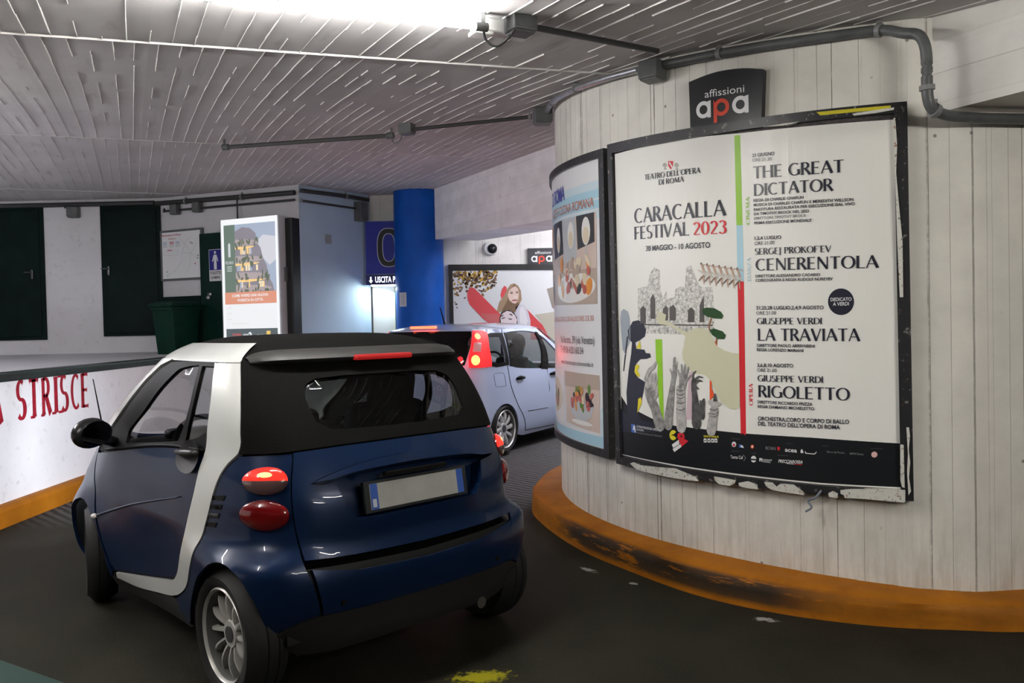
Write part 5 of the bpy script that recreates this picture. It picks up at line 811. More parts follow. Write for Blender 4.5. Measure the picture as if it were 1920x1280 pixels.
def jbox(loc, s, label, rz=0.0, mat=None):
    root = thing('junction_box', label, 'junction box', loc, rz); mb = MB(); mb.box((0, 0, 0), s, bev=.008); mb.build('housing', mat or GREY, root)
    mb = MB(); mb.box((0, 0, -s[2] / 2 - .004), (s[0] * .86, s[1] * .86, .012), bev=.004); mb.build('lid', mat or GREY, root); return root
def pipe(pts, r, mat, label, clips=(), n=6, name='conduit_pipe'):
    root = thing(name, label, 'pipe', pts[0]); mb = MB(); P = [Vector(p) for p in (spl(pts, n) if len(pts) > 2 else pts)]; mb.tube(P, r, 14); mb.build('pipe', mat, root, world=True, smooth=40)
    for t in clips:
        i = min(len(P) - 2, int(t * (len(P) - 1))); c = P[i]; d = (P[i + 1] - P[i]).normalized(); mb = MB(); mb.tube([c - d * .012, c + d * .012], r * 1.35, 14); mb.box(c + Vector((0, 0, r + .012)), (.018, .018, .035)); mb.build('clip', flat('clip_grey', (.2, .2, .2), .45), root, world=True)
    return root
jbox((.075, 4.06, 3.03), (.13, .11, .08), 'dark grey junction box beside the white ballast housing', .5)
pipe([(.12, 4.09, 3.03), (.86, 4.72, 3.10)], .016, DKG, 'dark straight ceiling pipe running from the ballast to the round wall', (.5,))
def rim(a, off, dz): t = math.radians(a); r = RW + off; y = CY + r * math.sin(t); return (CX + r * math.cos(t), y, zc(y) - dz)
c1 = rim(-143, .09, .06)
root = jbox((c1[0], c1[1], c1[2] - .02), (.13, .13, .11), 'grey junction box at the rim of the round wall above the black arched plate', .9)
pipe([rim(a, .06, .045) for a in (-181, -176, -170, -164, -158, -152, -146)], .021, METAL, 'shiny curved metal conduit along the left rim of the round wall', (.25, .6))
lowp = [rim(a, .05, .05) for a in (-143, -140, -134, -128, -122, -117)]
pipe(lowp + [(1.99, 4.17, 2.985), (2.035, 4.11, 2.955), (2.052, 4.08, 2.90), (2.06, 4.075, 2.82), (2.06, 4.075, 2.72), (2.066, 4.08, 2.64), (2.09, 4.09, 2.59), (2.15, 4.11, 2.565), (2.25, 4.13, 2.552), (2.45, 4.17, 2.55), (2.9, 4.22, 2.55), (3.6, 4.27, 2.55)], .027, GREY, 'thick grey conduit bending down around the beam at the right', (.12, .30, .62, .74), 5)
c2 = rim(-183, .10, .07)
jbox(c2, (.15, .15, .12), 'dark grey junction box where the unlit lamp pipe meets the round wall', .1)
pipe([(.20, 7.25, 3.375), (-.88, 7.66, 3.385)], .017, DKG, 'dark straight ceiling pipe between the round wall and the unlit tube', (.45,))
jbox((-.93, 7.69, 3.40), (.13, .11, .09), 'small grey junction box at the end of the unlit tube', -.35)
root = tube_lamp((-2.83, 8.30, 3.40), (-1.10, 7.88, 3.385), 'thin unlit ceiling lamp rail hanging in the middle of the ceiling', lit=False, r=.021)
mb = MB(); mb.tube(spl([(-1.10, 7.88, 3.38), (-1.08, 7.86, 3.31), (-1.02, 7.80, 3.31), (-.97, 7.74, 3.37)], 6), .006, 8); mb.build('cable', GREY, root, world=True, smooth=True)
# pipes along the far walls
pipe([(-13, 12.62, 3.535), (-5.4, 12.62, 3.535)], .035, DKG, 'dark pipe along the top of the far left wall above the two dark doors', (.5, .8))
for s0_, s1_, lab in ((.0, 2.6, 'upper dark pipe along the top of the angled wall above the map board'),):
    pipe([tuple(AB(s0_ - .05, .06, 3.53)), tuple(AB(1.2, .06, 3.50)), tuple(AB(s1_, .06, 3.47))], .035, DKG, lab, (.3, .7))
pipe([tuple(AB(.12, .06, 3.40)), tuple(AB(2.6, .06, 3.37))], .016, DKG, 'lower thin pipe along the angled wall passing above the lit panel', (.4, .75))
pipe([tuple(AB(1.55, .05, 3.48)), tuple(AB(1.56, .06, 3.14))], .012, DKG, 'short vertical pipe dropping to the top of the lit panel')
bc_ = (PC_ - PB_).normalized(); nbc = Vector((bc_.y, -bc_.x, 0))
BC = lambda s, off, z: tuple(PB_ + bc_ * s + nbc * off + Vector((0, 0, z)))
pipe([BC(.0, .05, 3.50), BC(.9, .05, 3.53), BC(1.40, .05, 3.53)], .03, DKG, 'upper dark pipe along the top of the pale blue wall', (.5,))
pipe([BC(.0, .05, 3.36), BC(1.15, .05, 3.37)], .016, DKG, 'lower thin pipe along the pale blue wall', (.5,))
RBC = math.atan2(bc_.y, bc_.x)
for loc, s, lab, rz in (((-6.63, 12.62, 3.42), (.16, .12, .15), 'grey junction box on the white wall between the two dark doors', 0), (tuple(AB(.35, .07, 3.41)), (.13, .1, .14), 'left one of two grey boxes above the map board', RAB), (tuple(AB(.80, .07, 3.41)), (.13, .1, .14), 'right one of two grey boxes above the map board', RAB), (BC(1.2, .08, 3.33), (.17, .14, .28), 'tall grey box high on the pale blue wall beside the zero sign', RBC)): jbox(loc, s, lab, rz)
pipe([(-6.75, 12.6, 3.50), (-6.66, 12.6, 3.50), (-6.63, 12.6, 3.47), (-6.63, 12.6, 3.42)], .025, DKG, 'bent pipe end above the box between the dark doors')
jbox(BC(.55, .02, 2.87), (.10, .03, .12), 'small square grey cover plate in the middle of the pale blue wall', RBC, flat('cover_grey', (.26, .27, .28), .5))
# wheeled bin
o = AB(.74, .47, 1.20); root = thing('wheeled_bin', 'dark green wheeled bin with lid standing under the map board', 'bin', o, RAB)
BG = flat('bin_green', (.002, .020, .012), .45, var=.2, vscale=6, Specular_IOR_Level=.12)
mb = MB(); n = 4; w0, d0_, w1, d1_ = .175, .19, .205, .25
vs = [(sx * w, sy * d_, z) for z, w, d_ in ((.05, w0, d0_), (.70, w1, d1_)) for sx, sy in ((-1, -1), (1, -1), (1, 1), (-1, 1))]
mb.add(vs, [(3, 2, 1, 0)] + [(i, (i + 1) % 4, 4 + (i + 1) % 4, 4 + i) for i in range(4)]); mb.box((0, 0, .70), (.43, .54, .05), bev=.012); mb.build('body', BG, root)
mb = MB(); mb.box((0, -.01, .755), (.46, .58, .06), bev=.025); mb.box((0, .02, .79), (.36, .46, .03), bev=.012); mb.build('lid', BG, root)
mb = MB(); mb.tube([(-.22, .30, .74), (.22, .30, .74)], .016, 10); mb.build('handle', BG, root)
for sx in (-1, 1): mb = MB(); mb.lathe([(0, -.025), (.1, -.025), (.1, .025), (0, .025)], Matrix.Translation((sx * .20, .2, .1)), 20); mb.build('wheel', BLK, root)
root = thing('wall_cabinet', 'dark green low cabinet against the wall behind the wheeled bin', 'cabinet', AB(.40, .08, 1.2), RAB)
mb = MB(); mb.box((0, .04, .45), (.80, .06, .90), bev=.01); mb.build('body', flat('cabinet_green', (.003, .012, .009), .5, Specular_IOR_Level=.08), root); mb = MB(); mb.box((0, -.0, .40), (.70, .015, .70), bev=.004); mb.build('door', flat('cabinet_green', (.003, .012, .009), .5, Specular_IOR_Level=.08), root)
# unseen tubes added round the view to brighten walls, beam, ceiling and hatchback
g_ = 'added unseen ceiling tubes'
for i, (x, y, a) in enumerate(((3.0, .6, .4), (-2.9, 2.0, .9), (3.4, -1.6, .3), (-4.9, 4.7, 1.1), (-6.0, 6.2, 1.1), (-8.0, 8.6, 1.2), (1.55, 9.9, 1.4), (1.15, 9.2, 1.4), (1.9, 11.6, .2))):
    d = Vector((math.cos(a), math.sin(a), 0)) * .75; c = Vector((x, y, zc(y) - .34)); tube_lamp(c - d, c + d, 'unseen fluorescent tube added to brighten the garage', group=g_, mat=TUBEC if y > 5 else TUBEM)
# ================================================================== CARS
class Shell:
    def __init__(s, base, zrows, offs, top, ztop, bulge=.02, rear_pull=None):
        B = np.array(base, float); n = len(B); t = np.gradient(B, axis=0); t /= np.hypot(t[:, 0], t[:, 1])[:, None]; nr = np.stack([t[:, 1], -t[:, 0]], 1)
        nr[0] = (0, -1); nr[-1] = (0, 1)
        O = np.array(offs, float)                       # [n][rows]
        rings = [B + nr * O[:, k:k + 1] for k in range(len(zrows))]; zr = list(zrows); T = np.array(top, float); z0 = zr[-1]
        for f in (.25, .5, .75, 1.0): rings.append(rings[len(zrows) - 1] * (1 - f) + T * f + nr * bulge * 4 * f * (1 - f)); zr.append(z0 + (ztop - z0) * f)
        s.R = np.array(rings); s.z = np.array(zr); s.n = n; s.T = T; s.ztop = ztop
    def _ext(s, arr):
        # mirror both ends so the surface crosses the centre line smoothly; axis -2 is the ring
        f = np.array([-1.0, 1.0]); return np.concatenate([arr[..., 1:2, :] * f, arr, arr[..., -2:-1, :] * f, arr[..., -3:-2, :] * f], -2)
    def _cr(s, arr, u):
        u = np.clip(u, 0, s.n - 1 - 1e-6); i = u.astype(int); t = (u - i)[..., None]; E = s._ext(arr)
        p0, p1, p2, p3 = E[..., i, :], E[..., i + 1, :], E[..., i + 2, :], E[..., i + 3, :]
        return .5 * (2 * p1 + (p2 - p0) * t + (2 * p0 - 5 * p1 + 4 * p2 - p3) * t * t + (3 * p1 - p0 - 3 * p2 + p3) * t ** 3)
    def P(s, u, z):
        u = np.asarray(u, float); z = np.asarray(z, float); sg = np.where(u < 0, -1.0, 1.0); uu = np.abs(u)
        X = s._cr(s.R, uu); k = np.clip(np.searchsorted(s.z, z) - 1, 0, len(s.z) - 2)
        z0, z1 = s.z[k], s.z[k + 1]; h = z1 - z0; t = (z - z0) / h; idx = np.arange(len(uu))
        M = np.gradient(X, s.z, axis=0); p0, p1, m0, m1 = X[k, idx], X[k + 1, idx], M[k, idx], M[k + 1, idx]
        t_ = t[:, None]; h_ = h[:, None]; ex = (t < 0) | (t > 1)
        p = (2 * t_ ** 3 - 3 * t_ ** 2 + 1) * p0 + (t_ ** 3 - 2 * t_ ** 2 + t_) * h_ * m0 + (-2 * t_ ** 3 + 3 * t_ ** 2) * p1 + (t_ ** 3 - t_ ** 2) * h_ * m1
        lin = p0 + (p1 - p0) * t_; p[ex] = lin[ex]
        return np.stack([p[:, 0] * sg, p[:, 1], z], 1)
    def N(s, u, z):
        u = np.asarray(u, float); z = np.asarray(z, float); e = .02
        a = s.P(u + e, z) - s.P(u - e, z); b = s.P(u, z + .008) - s.P(u, z - .008); n = np.cross(a, b); return n / np.maximum(1e-9, np.linalg.norm(n, axis=1))[:, None]
    def uy(s, y, z, lo=2.6, hi=None):
        U = np.linspace(lo, hi or s.n - 2.2, 300); return float(np.interp(y, np.maximum.accumulate(s.P(U, np.full(300, z))[:, 1]), U))
    def ux(s, x, z, hi=4.0):
        U = np.linspace(0, hi, 200); return (-1 if x < 0 else 1) * float(np.interp(abs(x), np.maximum.accumulate(s.P(U, np.full(200, z))[:, 0]), U))
    def Y(s, pts): return [(s.uy(y, z), z) for y, z in pts]
    def X(s, pts): return [(s.ux(x, z), z) for x, z in pts]
SU = .17
def panel(sh, outline, name, mat, root, side=1, off=0.0, depth=.012, gap=.003, step=.03, holes=(), smooth=True, side_mat=None):
    """outline in (u, z); side -1 mirrors to the left of the car"""
    oo = [(u * SU, z) for u, z in outline]; hh = [[(u * SU, z) for u, z in h] for h in holes]
    oo = resample(oo, step)
    if gap: oo = shrink(oo, gap)
    hh = [shrink(resample(h, step), -gap) if gap else resample(h, step) for h in hh]
    v, f, loops = patch2d(oo, step, hh); mb = MB(); flip = side < 0
    def mp(q, o):
        q = np.asarray(q); u, z = q[:, 0] / SU, q[:, 1]; p = sh.P(u, z) + sh.N(u, z) * o
        if flip: p[:, 0] *= -1
        return p
    F = [tuple(t) if not flip else tuple(t[::-1]) for t in f]
    mb.add(mp(v, off), F, 0)
    for lp in loops:
        n = len(lp); A = mp(lp, off); B = mp(lp, off - depth)
        mb.add(list(A) + list(B), [(i, n + i, n + (i + 1) % n, (i + 1) % n) for i in range(n)], 0)
    o = mb.build(name, mat, root, fix=False)
    me = o.data; nf = len(F)
    for i, p in enumerate(me.polygons): p.use_smooth = i < nf
    return o
def along(sh, pts, o=0.0, side=1):
    u = np.array([p[0] for p in pts]); z = np.array([p[1] for p in pts]); q = sh.P(u, z) + sh.N(u, z) * o
    if side < 0: q[:, 0] *= -1
    return [tuple(p) for p in q]
def arch(cy, cz, r, zlo, n=16, flip=False):
    a0 = math.asin(max(-1, min(1, (zlo - cz) / r))); out = [(cy + r * math.cos(a), cz + r * math.sin(a)) for a in np.linspace(a0, math.pi - a0, n)]
    return out[::-1] if flip else out
def paint(name, col, metal=.45, rough=.28, coat=1.0, spec=.5):
    m, nt, b = new_mat(name); setp(b, Specular_IOR_Level=spec, Base_Color=col, Metallic=metal, Roughness=rough, Coat_Weight=coat, Coat_Roughness=.03); return m
RUB = flat('tyre_rubber', (.009, .009, .009), .65, var=.3, vscale=40); DARK = flat('car_dark_plastic', (.006, .006, .006), .6); BLKT = flat('car_black_trim', (.006, .006, .006), .6, Specular_IOR_Level=.10)
def wheel(root, loc, side, R, rim, w, spokes, mat, twin=False, steer=0.0, hubr=.05, spoke_w=.013):
    """rim mesh as the part, tyre and hub cap as its pieces; axle along X, outer face towards side"""
    Mx = Matrix.Translation(loc) @ Matrix.Rotation(steer, 4, 'Z') @ Matrix.Rotation(0 if side > 0 else math.pi, 4, 'Z')
    h = w / 2; mb = MB(); mb.lathe([(rim + .002, h - .012), (rim - .008, h - .001), (rim - .017, h - .014)], Mx, 48)
    mb.lathe([(rim - .017, h - .014), (rim - .030, h - .10), (rim - .03, -h + .02), (rim, -h + .01)], Mx, 48, 1)
    mb.lathe([(0, h - .035), (hubr, h - .035), (hubr + .01, h - .05), (hubr + .01, h - .09), (0, h - .09)], Mx, 28)
    for k in range(spokes):
        a = 2 * math.pi * k / spokes; off = .10 if (twin and k % 2) else (-.10 if twin else 0)
        ca, sa = math.cos(a + off), math.sin(a + off); pts = []
        for t in np.linspace(0, 1, 7):
            r = hubr * .8 + (rim - .022 - hubr * .8) * t; x = h - .045 + .028 * math.sin(t * math.pi * .75) - .012 * t; sw = spoke_w * (1.15 - .35 * t + .45 * t * t); aa = a + off + .10 * t
            pts.append((x, r, aa, sw))
        vs = []
        for x, r, aa, sw in pts:
            c = Vector((0, math.cos(aa), math.sin(aa))); e = Vector((0, -math.sin(aa), math.cos(aa)))
            for dx, de in ((0, -.32), (.0, .32), (-.012, .5), (-.03, .5), (-.03, -.5), (-.012, -.5)): vs.append(Mx @ (c * r + e * sw * de * 1.0 + Vector((x + dx, 0, 0))))
        n = 6; fs = [(i * n + j, (i + 1) * n + j, (i + 1) * n + (j + 1) % n, i * n + (j + 1) % n) for i in range(len(pts) - 1) for j in range(n)]
        mb.add(vs, fs + [tuple(range(n))])
    wh = mb.build('wheel', [mat, flat('rim_barrel_shaded', (.10, .10, .098), .45, .4)], root, smooth=35)  # barrel takes a darkened copy of the rim metal as painted shade
    mb = MB(); q = R - .006
    mb.lathe([(rim - .004, h - .01), (rim + .012, h + .004), ((rim + R) / 2, h + .008), (R - .03, h - .004), (R - .008, h - .022), (R, h - .05), (R, h * .33), (q, h * .30), (q, h * .24), (R, h * .20), (R, -h * .20), (q, -h * .24), (q, -h * .30), (R, -h * .33), (R, -h + .05), (R - .03, -h + .004), (rim, -h + .01)], Mx, 56); mb.build('tyre', RUB, wh, smooth=40)
    mb = MB(); mb.lathe([(0, h - .028), (hubr * .62, h - .03), (hubr * .66, h - .04)], Mx, 24); mb.build('hub_cap', flat('hub_dark', (.09, .09, .095), .4, .6), wh, smooth=40)
    mb = MB(); mb.lathe([(0, h - .085), (rim - .034, h - .085), (rim - .034, h - .10), (0, h - .10)], Mx, 32); mb.build('spoke_gap_shade', flat('spoke_shade_black', (.004, .004, .004), .6, Specular_IOR_Level=.05), wh)  # wide near-black disc behind the spokes paints the shade in their gaps
    return wh
# ------------------------------------------------------------------ small two-seat convertible
ub = [(0, -.385), (.30, -.375), (.52, -.335), (.655, -.245), (.735, -.09), (.765, .12), (.765, .35), (.752, .70), (.745, 1.10), (.745, 1.45), (.750, 1.75), (.738, 2.02), (.665, 2.22), (.36, 2.30), (0, 2.315)]
zr = [.15, .25, .35, .45, .55, .615, .665, .75, .85, .95, 1.05]
rc0 = [-.09, -.03, .0, .03, .035, .012, -.005, -.008, -.022, -.062, -.112]
fr0 = [-.06, 0, .02, .02, 0, -.03, -.07, -.12, -.22, -.34, -.50]
of = [rc0, rc0, [-.09, -.03, .01, .04, .045, .022, .0, -.010, -.024, -.058, -.102], [-.08, -.02, .045, .075, .082, .070, .008, -.018, -.024, -.045, -.085], [-.06, 0, .05, .068, .070, .056, .004, -.014, -.016, -.03, -.06],
      [-.05, 0, .032, .045, .048, .038, .008, -.002, -.006, -.02, -.045], [-.05, -.012, .004, .014, .02, .016, .01, .004, -.001, -.015, -.045], [-.07, -.025, -.012, -.005, 0, .004, .010, .004, 0, -.015, -.045],
      [-.07, -.025, -.012, -.005, 0, .004, .008, .004, 0, -.015, -.045], [-.06, -.015, 0, .01, .01, .006, .004, .002, -.004, -.02, -.05], [-.05, 0, .03, .038, .034, .014, -.004, -.016, -.036, -.066, -.11],
      [-.05, 0, .03, .038, .036, .008, -.018, -.048, -.098, -.16, -.25], fr0, fr0, fr0]
tp = [(0, .0), (.27, .01), (.46, .035), (.575, .09), (.622, .17), (.635, .30), (.638, .42), (.635, .60), (.62, .78), (.602, .97), (.570, 1.055), (.45, 1.105), (.31, 1.125), (.15, 1.135), (0, 1.14)]
sh = Shell(ub, zr, of, tp, 1.43, .022)
CARHD = .764
car = thing('city_car', 'small dark blue two-seat convertible with silver pillars and black fabric roof', 'car', (-.684, 3.984, 0), CARHD)
BLUE = paint('car_blue_paint', (.0030, .0125, .042), .15, .34, .30, .15); SILV = paint('car_silver_paint', (.61, .62, .60), .1, .38); FAB = flat('black_roof_fabric', (.0042, .0042, .0040), .9, var=.25, vscale=120, bump=.15, Specular_IOR_Level=.06)
GLS = glass('car_clear_glass', (.92, .94, .94)); GLD = glass('car_dark_glass', (.30, .32, .33))
REDL = flat('red_lens', (.13, .003, .004), .12, Coat_Weight=1.0); REDON = emis('brake_light_on', (1, .03, .015), 1.25, (.3, .01, .01), .12); REDHOT = emis('brake_light_core', (1, .32, .12), 3.0, None, .12); CLEARL = flat('smoky_lens', (.10, .055, .055), .12, Coat_Weight=1.0)
CHR = flat('chrome', (.80, .81, .82), .25, .35); AL = flat('alloy_silver', (.46, .45, .43), .35, .3)
for sd in (-1, 1):
    # dark inner shell with wheel arch openings
    o = sh.Y([(-.34, .22)] + arch(-.02, .285, .325, .22, flip=True) [::1]); a1 = arch(-.02, .285, .33, .21); a2 = arch(1.867, .285, .33, .16)
    ol = [(0.0, .24)] + sh.X([(.5, .24)]) + sh.Y(a1[::-1]) + sh.Y([(.45, .20), (1.4, .16)]) + sh.Y(a2[::-1]) + [(12.5, .18), (14, .18), (14, .70), (12, .80), (10.5, .93), (9.4, .94), (7, 1.0), (5, 1.02), (3, 1.03), (2.75, 1.03), (2.75, .60), (0, .58)]
    panel(sh, ol, 'inner_shell', DARK, car, sd, -.016, .01, 0, .06)
# rear wings, both sides
bpe = spl([(4.24, 1.040), (4.40, 1.015), (4.56, .985), (4.75, .92), (4.96, .804), (5.2, .694), (5.48, .58), (5.86, .455), (6.2, .385)], 4)
seam = spl([(2.53, 1.051), (2.55, .947), (2.53, .84), (2.44, .733), (2.26, .625), (2.07, .53), (1.97, .452), (1.93, .398)], 4)
WARCH = [(3.13, .33), (3.2, .42), (3.33, .485), (3.65, .565), (4.08, .607), (4.52, .600), (4.95, .544), (5.45, .455), (5.88, .355), (6.1, .25)]
for sd in (-1, 1):
    ar = arch(-.02, .285, .325, .30)
    ol = seam + [(2.4, .378), (2.9, .342), (3.10, .322)] + spl(WARCH, 3) + [(6.25, .22), (6.6, .23), (6.62, .32)] + bpe[::-1] + [(3.8, 1.045), (3.2, 1.049)]
    wing = panel(sh, ol, 'rear_wing', BLUE, car, sd, 0, .015)
    # air vent slats in front of the wheel
    for k in range(4):
        z = .868 - k * .040; c = 4.60 + k * .09; q = [(c - .14, z + .006), (c + .30, z - .004), (c + .33, z - .022), (c - .08, z - .016)]; panel(sh, q, 'vent_slot', BLKT, wing, sd, .003, .006, 0, .02)
# tailgate with number plate recess
top_ = [(-2.0, .925), (-1.65, .945), (-1.3, .963), (-.7, .985), (0, .993), (.7, .985), (1.3, .963), (1.65, .945), (2.0, .925)]
rec_u = spl(top_, 3) + [(1.45, .912), (1.28, .81), (1.12, .765), (-1.12, .765), (-1.28, .81), (-1.45, .912)]
gate = [(u, z) for u, z in seam if z > .622]; gt = gate + [(2.2, .622), (1.3, .614), (0, .608), (-1.3, .614), (-2.2, .622)] + [(-u, z) for u, z in gate[::-1]] + [(-2.45, 1.055), (-1.2, 1.062), (0, 1.064), (1.2, 1.062), (2.45, 1.055)]
tg = panel(sh, gt, 'tailgate', BLUE, car, 1, .006, .085, .004, .03, [rec_u])
rim_u = spl(top_, 4) + spl([(1.5, .93), (1.1, .945), (.6, .953), (0, .957), (-.6, .953), (-1.1, .945), (-1.5, .93)], 4)
panel(sh, rim_u, 'tailgate_grip', BLUE, tg, 1, .020, .06, 0, .02)
panel(sh, [(-2.0, .93), (0, .995), (2.0, .93), (1.45, .90), (1.28, .80), (1.12, .755), (-1.12, .755), (-1.28, .80), (-1.45, .90)], 'plate_recess', BLUE, tg, 1, -.065, .004, 0, .03)
# bumper, valance
bt = [(2.12, .592), (1.2, .560), (0, .548), (-1.2, .560), (-2.12, .592)]
ol = bt + [(-2.04, .53), (-1.95, .45), (-1.92, .400), (-1, .396), (0, .396), (1, .396), (1.92, .400), (1.95, .45), (2.04, .53)]; bp = panel(sh, ol, 'rear_bumper', BLUE, car, 1, .012, .05)
panel(sh, [(2.3, .64), (2.1, .55), (0, .52), (-2.1, .55), (-2.3, .64)], 'bumper_gap_shade', flat('gap_shade_black', (.002, .002, .002), .8, Specular_IOR_Level=.02), car, 1, -.06, .01, 0, .04)  # near-black sheet set back between tailgate and bumper, standing for the shade there
for sx in (-1, 1):
    q = along(sh, [(sh.ux(sx * .43, .435), .440)], .012)[0]; mb = MB(); mb.lathe([(0, .006), (.011, .006), (.013, 0)], Matrix.Translation(q) @ Matrix.Rotation(math.radians(-90), 4, 'Z'), 16); mb.build('parking_sensor', BLKT, bp)
half = [(1.0, .393), (1.92, .394), (2.4, .374), (2.85, .342), (3.04, .322), (3.09, .30), (3.05, .275), (2.9, .25), (2.47, .222), (1.65, .212), (.8, .218)]
ol = [(0, .393)] + half + [(0, .222)] + [(-u, z) for u, z in half[::-1]]
panel(sh, ol, 'rear_valance', flat('car_grey_plastic', (.015, .0145, .014), .6), car, 1, .004, .02, .002)
mb = MB(); mb.tube([(.38, -.34, .22), (.38, -.10, .22)], .028, 16); mb.build('exhaust', flat('exhaust_metal', (.35, .33, .3), .3, .9), car, smooth=40)
mb = MB(); mb.box((0, .9, .27), (1.15, 2.3, .12)); mb.box((0, -.16, .30), (1.0, .3, .12)); mb.build('underbody', DARK, car)
# number plate, badge
py = -.352; ptilt = Matrix.Rotation(math.radians(-9), 3, 'X'); PM = lambda x, z, d: Vector((0, py, .838)) + ptilt @ Vector((x, -d, z))
mb = MB(); slab(mb, [(-.285, -.067), (.285, -.067), (.285, .067), (-.285, .067)], [], lambda a, z, d: tuple(PM(a, z, d)), -.02, .004, step=.3); pl = mb.build('number_plate', flat('plate_holder', (.02, .022, .022), .4), car)
mb = MB(); slab(mb, [(-.26, -.055), (.26, -.055), (.26, .055), (-.26, .055)], [], lambda a, z, d: tuple(PM(a, z, d)), .003, .009, step=.3)
for x0, x1 in ((-.26, -.222), (.222, .26)): mb.add([PM(x0, -.055, .0096), PM(x1, -.055, .0096), PM(x1, .055, .0096), PM(x0, .055, .0096)], [(0, 1, 2, 3)], 1)
mb.add([PM(-.252, -.045, .0101), PM(-.232, -.045, .0101), PM(-.232, -.01, .0101), PM(-.252, -.01, .0101)], [(0, 1, 2, 3)], 2)
ps = mb.build('plate_sheet', [flat('plate_grey', (.36, .36, .33), .4, var=.12, vscale=5), flat('plate_blue', (.04, .10, .36), .4), flat('plate_pale', (.5, .52, .58), .4)], pl, fix=False); ps['label'] = 'blank blurred number plate with blue ends'
mb = MB(); mb.box(tuple(PM(0, .088, .0)), (.34, .03, .018)); mb.build('plate_lamp', BLKT, pl)
mb = MB()
def bf_(a, z, d): q = along(sh, [(sh.ux(a, z), z)], d)[0]; return q
put_text(mb, 'smart', -.105, 1.005, .17, .042, 0, 0, lambda a, z, l: bf_(a, z, .004), 'bold'); put_text(mb, 'smart', -.107, 1.003, .174, .044, 0, 0, lambda a, z, l: bf_(a, z, .0015), 'bold')
mb.build('badge', CHR, tg, fix=False)
# tail lamps
def lens(u, z, ru, rz_, side, bulge, name, mats, split=None, d0=0.0, par=None):
    mb = MB(); n = 44; rows = [(1.0, -.01), (1.0, .006), (.95, .013), (.86, .018), (.74, .023), (.6, .027), (.45, .030), (.3, .0315), (.15, .032), (.001, .032)]; vs = []
    for k, (f, d) in enumerate(rows):
        for j in range(n):
            t = 2 * math.pi * j / n; vs.append((u + ru * f * math.cos(t), z + rz_ * f * math.sin(t), d * bulge + d0))
    uu = np.array([v[0] for v in vs]); zz = np.array([v[1] for v in vs]); p = sh.P(uu, zz) + sh.N(uu, zz) * np.array([v[2] for v in vs])[:, None]
    if side < 0: p[:, 0] *= -1
    o = mb.add([tuple(q) for q in p], [])
    for k in range(len(rows) - 1):
        for j in range(n):
            f = (k * n + j, (k + 1) * n + j, (k + 1) * n + (j + 1) % n, k * n + (j + 1) % n); mb.f.append(f); zc_ = zz[list(f)].mean(); uc = uu[list(f)].mean(); mi = 0
            if split is not None and k >= 1:
                if zc_ > z + split: mi = 1
                else: mi = 2
                pass
            mb.m.append(mi)
    return mb.build(name, mats, par or car, smooth=True)
for sd in (-1, 1):
    w_ = lens(3.31, .944, .66, .055, sd, 1.0, 'tail_lamp', [REDL, REDON, CLEARL, REDHOT], 0.0); w_['label'] = 'lit red brake lamp'; lens(3.28, .963, .20, .0125, sd, .12, 'bulb_glow', [REDHOT], None, .0285, w_)
    w_ = lens(3.31, .806, .70, .064, sd, 1.0, 'tail_lamp', [REDL]); w_['label'] = 'dark red unlit tail lamp'
